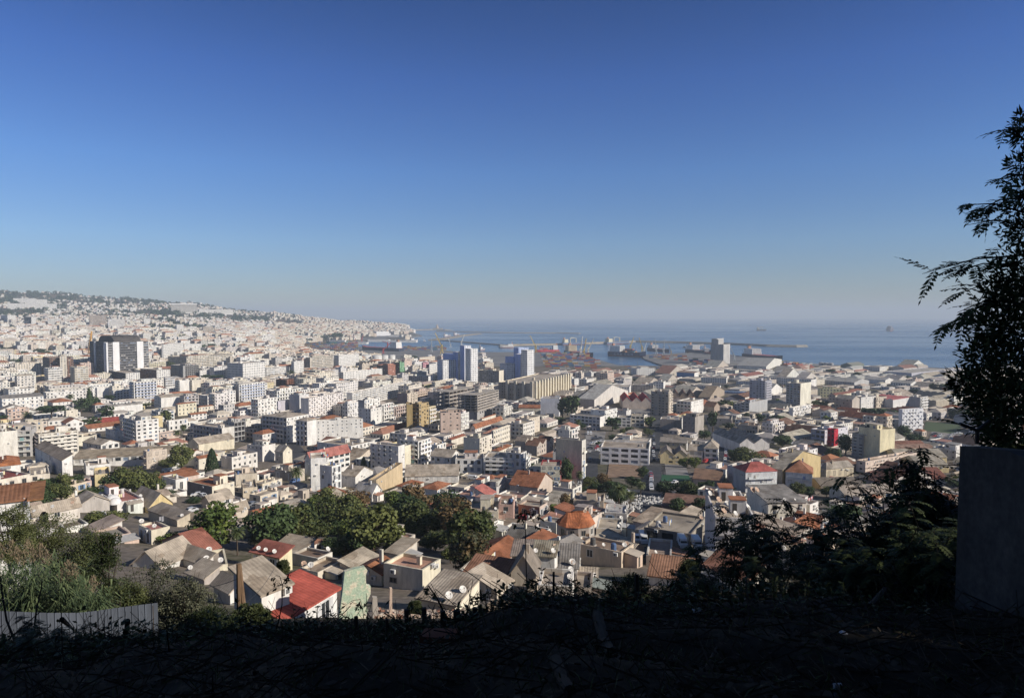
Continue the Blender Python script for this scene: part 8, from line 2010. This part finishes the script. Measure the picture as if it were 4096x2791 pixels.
for k in range(30000):
	d=2.4+15*r.random()**1.6 if k%3 else r.uniform(9,30);a=r.uniform(-.82,.82);x=a*d
	if x>5.9 and d<9.5:continue
	z=gz(x,d);p=Vector((x,d,z));u=r.random()
	if u<.5:
		h=r.uniform(.06,.3)*min(1,.3+d/9)*(1.7 if 8<d<16 and r.random()<.3 else 1);o=Vector((r.gauss(0,.5),r.gauss(0,.5),r.uniform(.3,1))).normalized();s=o.cross(Vector((r.gauss(0,1),r.gauss(0,1),.1))).normalized()*r.uniform(.003,.009);bl.append((p-s,p+o*h*.6-s*.7,p+o*h+Vector((0,0,-h*.2)),p+o*h*.6+s*.7))
	elif u<.75:leaflet(qs,p+Vector((0,0,.03)),Vector((r.gauss(0,1),r.gauss(0,1),r.gauss(.1,.3))),Vector((r.gauss(0,.4),r.gauss(0,.4),1)),r.uniform(.05,.12),r.uniform(.015,.035))
	else:
		o=Vector((r.gauss(0,1),r.gauss(0,1),r.gauss(.12,.25))).normalized();L=r.uniform(.15,.8)*min(1,.25+d/10);s=o.cross(Vector((0,0,1))).normalized()*r.uniform(.003,.008);t2=Vector((0,0,.006));a_,b_=p+Vector((0,0,.02)),p+o*L+Vector((0,0,.02))
		qs.append((a_-s,b_-s*.5,b_+s*.5,a_+s));qs.append((a_-t2,b_-t2,b_+t2,a_+t2))
for k in range(1000):
	d=r.uniform(7.5,14);x=r.uniform(-.78,.62)*d;p=Vector((x,d,gz(x,d)-.03));h=r.uniform(.1,.38)*r.choice((1,1,1,1.6));o=Vector((r.gauss(0,.2),r.gauss(0,.2),1));e=p+o*h;s=Vector((.004,0,0));bl.append((p-s,e-s*.4,e+s*.4,p+s))
	for j in range(r.randint(4,9)):leaflet(bl,p.lerp(e,r.uniform(.25,1)),Vector((r.gauss(0,1),r.gauss(0,1),r.gauss(.25,.4))),Vector((r.gauss(0,.5),r.gauss(0,.5),1)),r.uniform(.05,.12),r.uniform(.012,.028))
v=[];f=[];mi=[]
for lst,k in((qs,0),(bl,1)):
	for q in lst:i=len(v);v+=[tuple(p)for p in q];f.append(tuple(range(i,i+len(q))));mi.append(k)
me=bpy.data.meshes.new('undergrowth');me.from_pydata(v,[],f);me.materials.append(M_LIT);me.materials.append(M_LFG);me.polygons.foreach_set('material_index',mi)
tag(link('undergrowth',me),"dead leaves, twigs and weeds covering the shaded slope",'undergrowth',kind='stuff')
# tree overhanging from the right
root=empty('overhanging_tree',(9.5,11.5,gz(9.5,11.5)));tag(root,"tall dark tree leaning in over the concrete wall at the right edge",'tree');r=random.Random(2);qs=[];tw=[];m=MB();Z0=root.location
def pd(x,y,d):return Vector(at_depth(x,y,d))-Z0
spine=[Vector((0,0,-.5)),pd(4200,1900,11.3),pd(4190,1500,11.2),pd(4170,1100,11),pd(4150,700,11),pd(4130,480,11)]
m.tube(spine,[.16,.13,.11,.08,.05,.02],8)
for x,y,rad,n in((4085,470,22,90),(4085,540,45,300),(4090,660,50,420),(4105,760,70,500),(4060,840,45,200),(4090,930,70,420),(4090,1050,85,550),(4020,1090,60,300),(4000,1180,70,420),(4085,1190,110,900),(3960,1310,75,480),(4060,1330,130,1300),(3930,1420,80,520),(4030,1470,140,1500),(3850,1530,60,360),(3920,1570,95,750),(4040,1600,140,1500),(3960,1670,90,700),(4070,1720,110,900),(3990,1770,60,320),(4080,1820,70,400),(4130,1300,200,1200),(4180,1650,200,1200),(4180,900,150,900),(4250,700,100,400),(4290,1000,150,700),(4340,1320,190,900),(4340,1660,200,900)):
	c=pd(x,y,r.uniform(10.5,11.6));rr=rad*11/F;s=min(spine[1:],key=lambda q:(q-c).length);m.tube([s,s.lerp(c,.5)+Vector((0,0,.1)),c],[.03,.018,.006],5,cap=False)
	for k in range(int(n*(.62 if y<1100 else.85))):
		u=Vector((r.gauss(0,1),r.gauss(0,1),r.gauss(0,1)));u.normalize();q=c+u*rr*r.uniform(.25,1.1);leaflet(qs,q,u+Vector((r.gauss(0,.5),r.gauss(0,.5),r.gauss(.1,.5))),Vector((r.gauss(0,1),r.gauss(0,1),r.gauss(0,1))),r.uniform(.08,.15),r.uniform(.013,.023))
for(x0,y0),(x1,y1),n,nl in(((4096,850),(3850,820),7,10),((4090,900),(3870,900),6,10),((4096,790),(3900,850),5,9),((4096,1020),(3690,1095),11,11),((4060,1060),(3800,1090),6,10),((4080,1180),(3770,1310),9,11),((4040,1200),(3830,1250),6,10),((4090,1120),(3820,1180),6,10),((4096,560),(4010,520),4,8),((4096,700),(3960,740),4,9),((4096,1900),(3720,1860),3,10),((3990,1890),(3780,1910),3,10),((4000,1720),(3830,1720),3,9),((4090,1740),(3890,1800),4,9),((4120,1800),(3960,1870),4,9)):
	a,b=pd(x0,y0,11),pd(x1,y1,10.4);m.tube([a,a.lerp(b,.5)+Vector((0,0,.08)),b],[.018,.012,.004],5,cap=False)
	for k in range(n):
		q=a.lerp(b,.25+.75*k/n)+Vector((0,0,.04));dd=(b-a).normalized()+Vector((r.gauss(0,.5),r.gauss(0,.6),r.gauss(0,.35)));pinnate(qs,tw,q,dd,r.uniform(.35,.6),max(6,nl-2),.105,r.uniform(.2,.9),r)
for pts,w in tw:m.tube([pts[0],pts[len(pts)//2],pts[-1]],.004,3,cap=False)
o=link('foliage',mesh_q('foliage',qs,M_LFG));o.parent=root;m.build('trunk',[M_STEM],root)
# unseen trees added right of and behind the viewpoint to block sky and sun
CRD=[crown_mesh('crown',M_LEAFD,s,1500,.05,20)for s in(61,62)]
hr=0
for k in range(58):
	y=rg.uniform(-32,24);x=max(16+max(0,y)*.95,15)+rg.uniform(0,34 if y>15 else 16)
	if k>46:x,y=rg.uniform(-14,14),rg.uniform(-26,-9)
	h=rg.uniform(11,14)if y<3.5 and x<30 else rg.uniform(5.5,7.5);root=empty('added_shade_tree',(x,y,ground(x,y)-.3),rg.uniform(0,6));root['category']='tree';root['group']='added shade trees beside and behind the viewpoint'
	c=link('crown',CRD[k%2]);c.parent=root;c.location=(0,0,h*.6);c.scale=(h*.85,h*.85,h*.8);t_=link('trunk',TRK['t']);t_.parent=root;t_.scale=(h,h,h)
	tag(root,"added unseen tree that shades the slope from outside the view",None)
# ------------------------------------------------------------------ air between the city and the viewer
m=MB();m.box(-27000,27000,-260,27500,-8,330)
hz=m.build('haze',[]);hz['kind']='stuff'
hm=bpy.data.materials.new('haze_air');hm.use_nodes=True;N=hm.node_tree.nodes;N.clear()
out=N.new('ShaderNodeOutputMaterial');pv=N.new('ShaderNodeVolumePrincipled');pv.inputs['Color'].default_value=(.78,.88,.98,1);pv.inputs['Density'].default_value=HAZE_DENSITY;pv.inputs['Anisotropy'].default_value=0.0
hm.node_tree.links.new(pv.outputs[0],out.inputs['Volume']);hm.cycles.homogeneous_volume=True;hz.data.materials.append(hm)
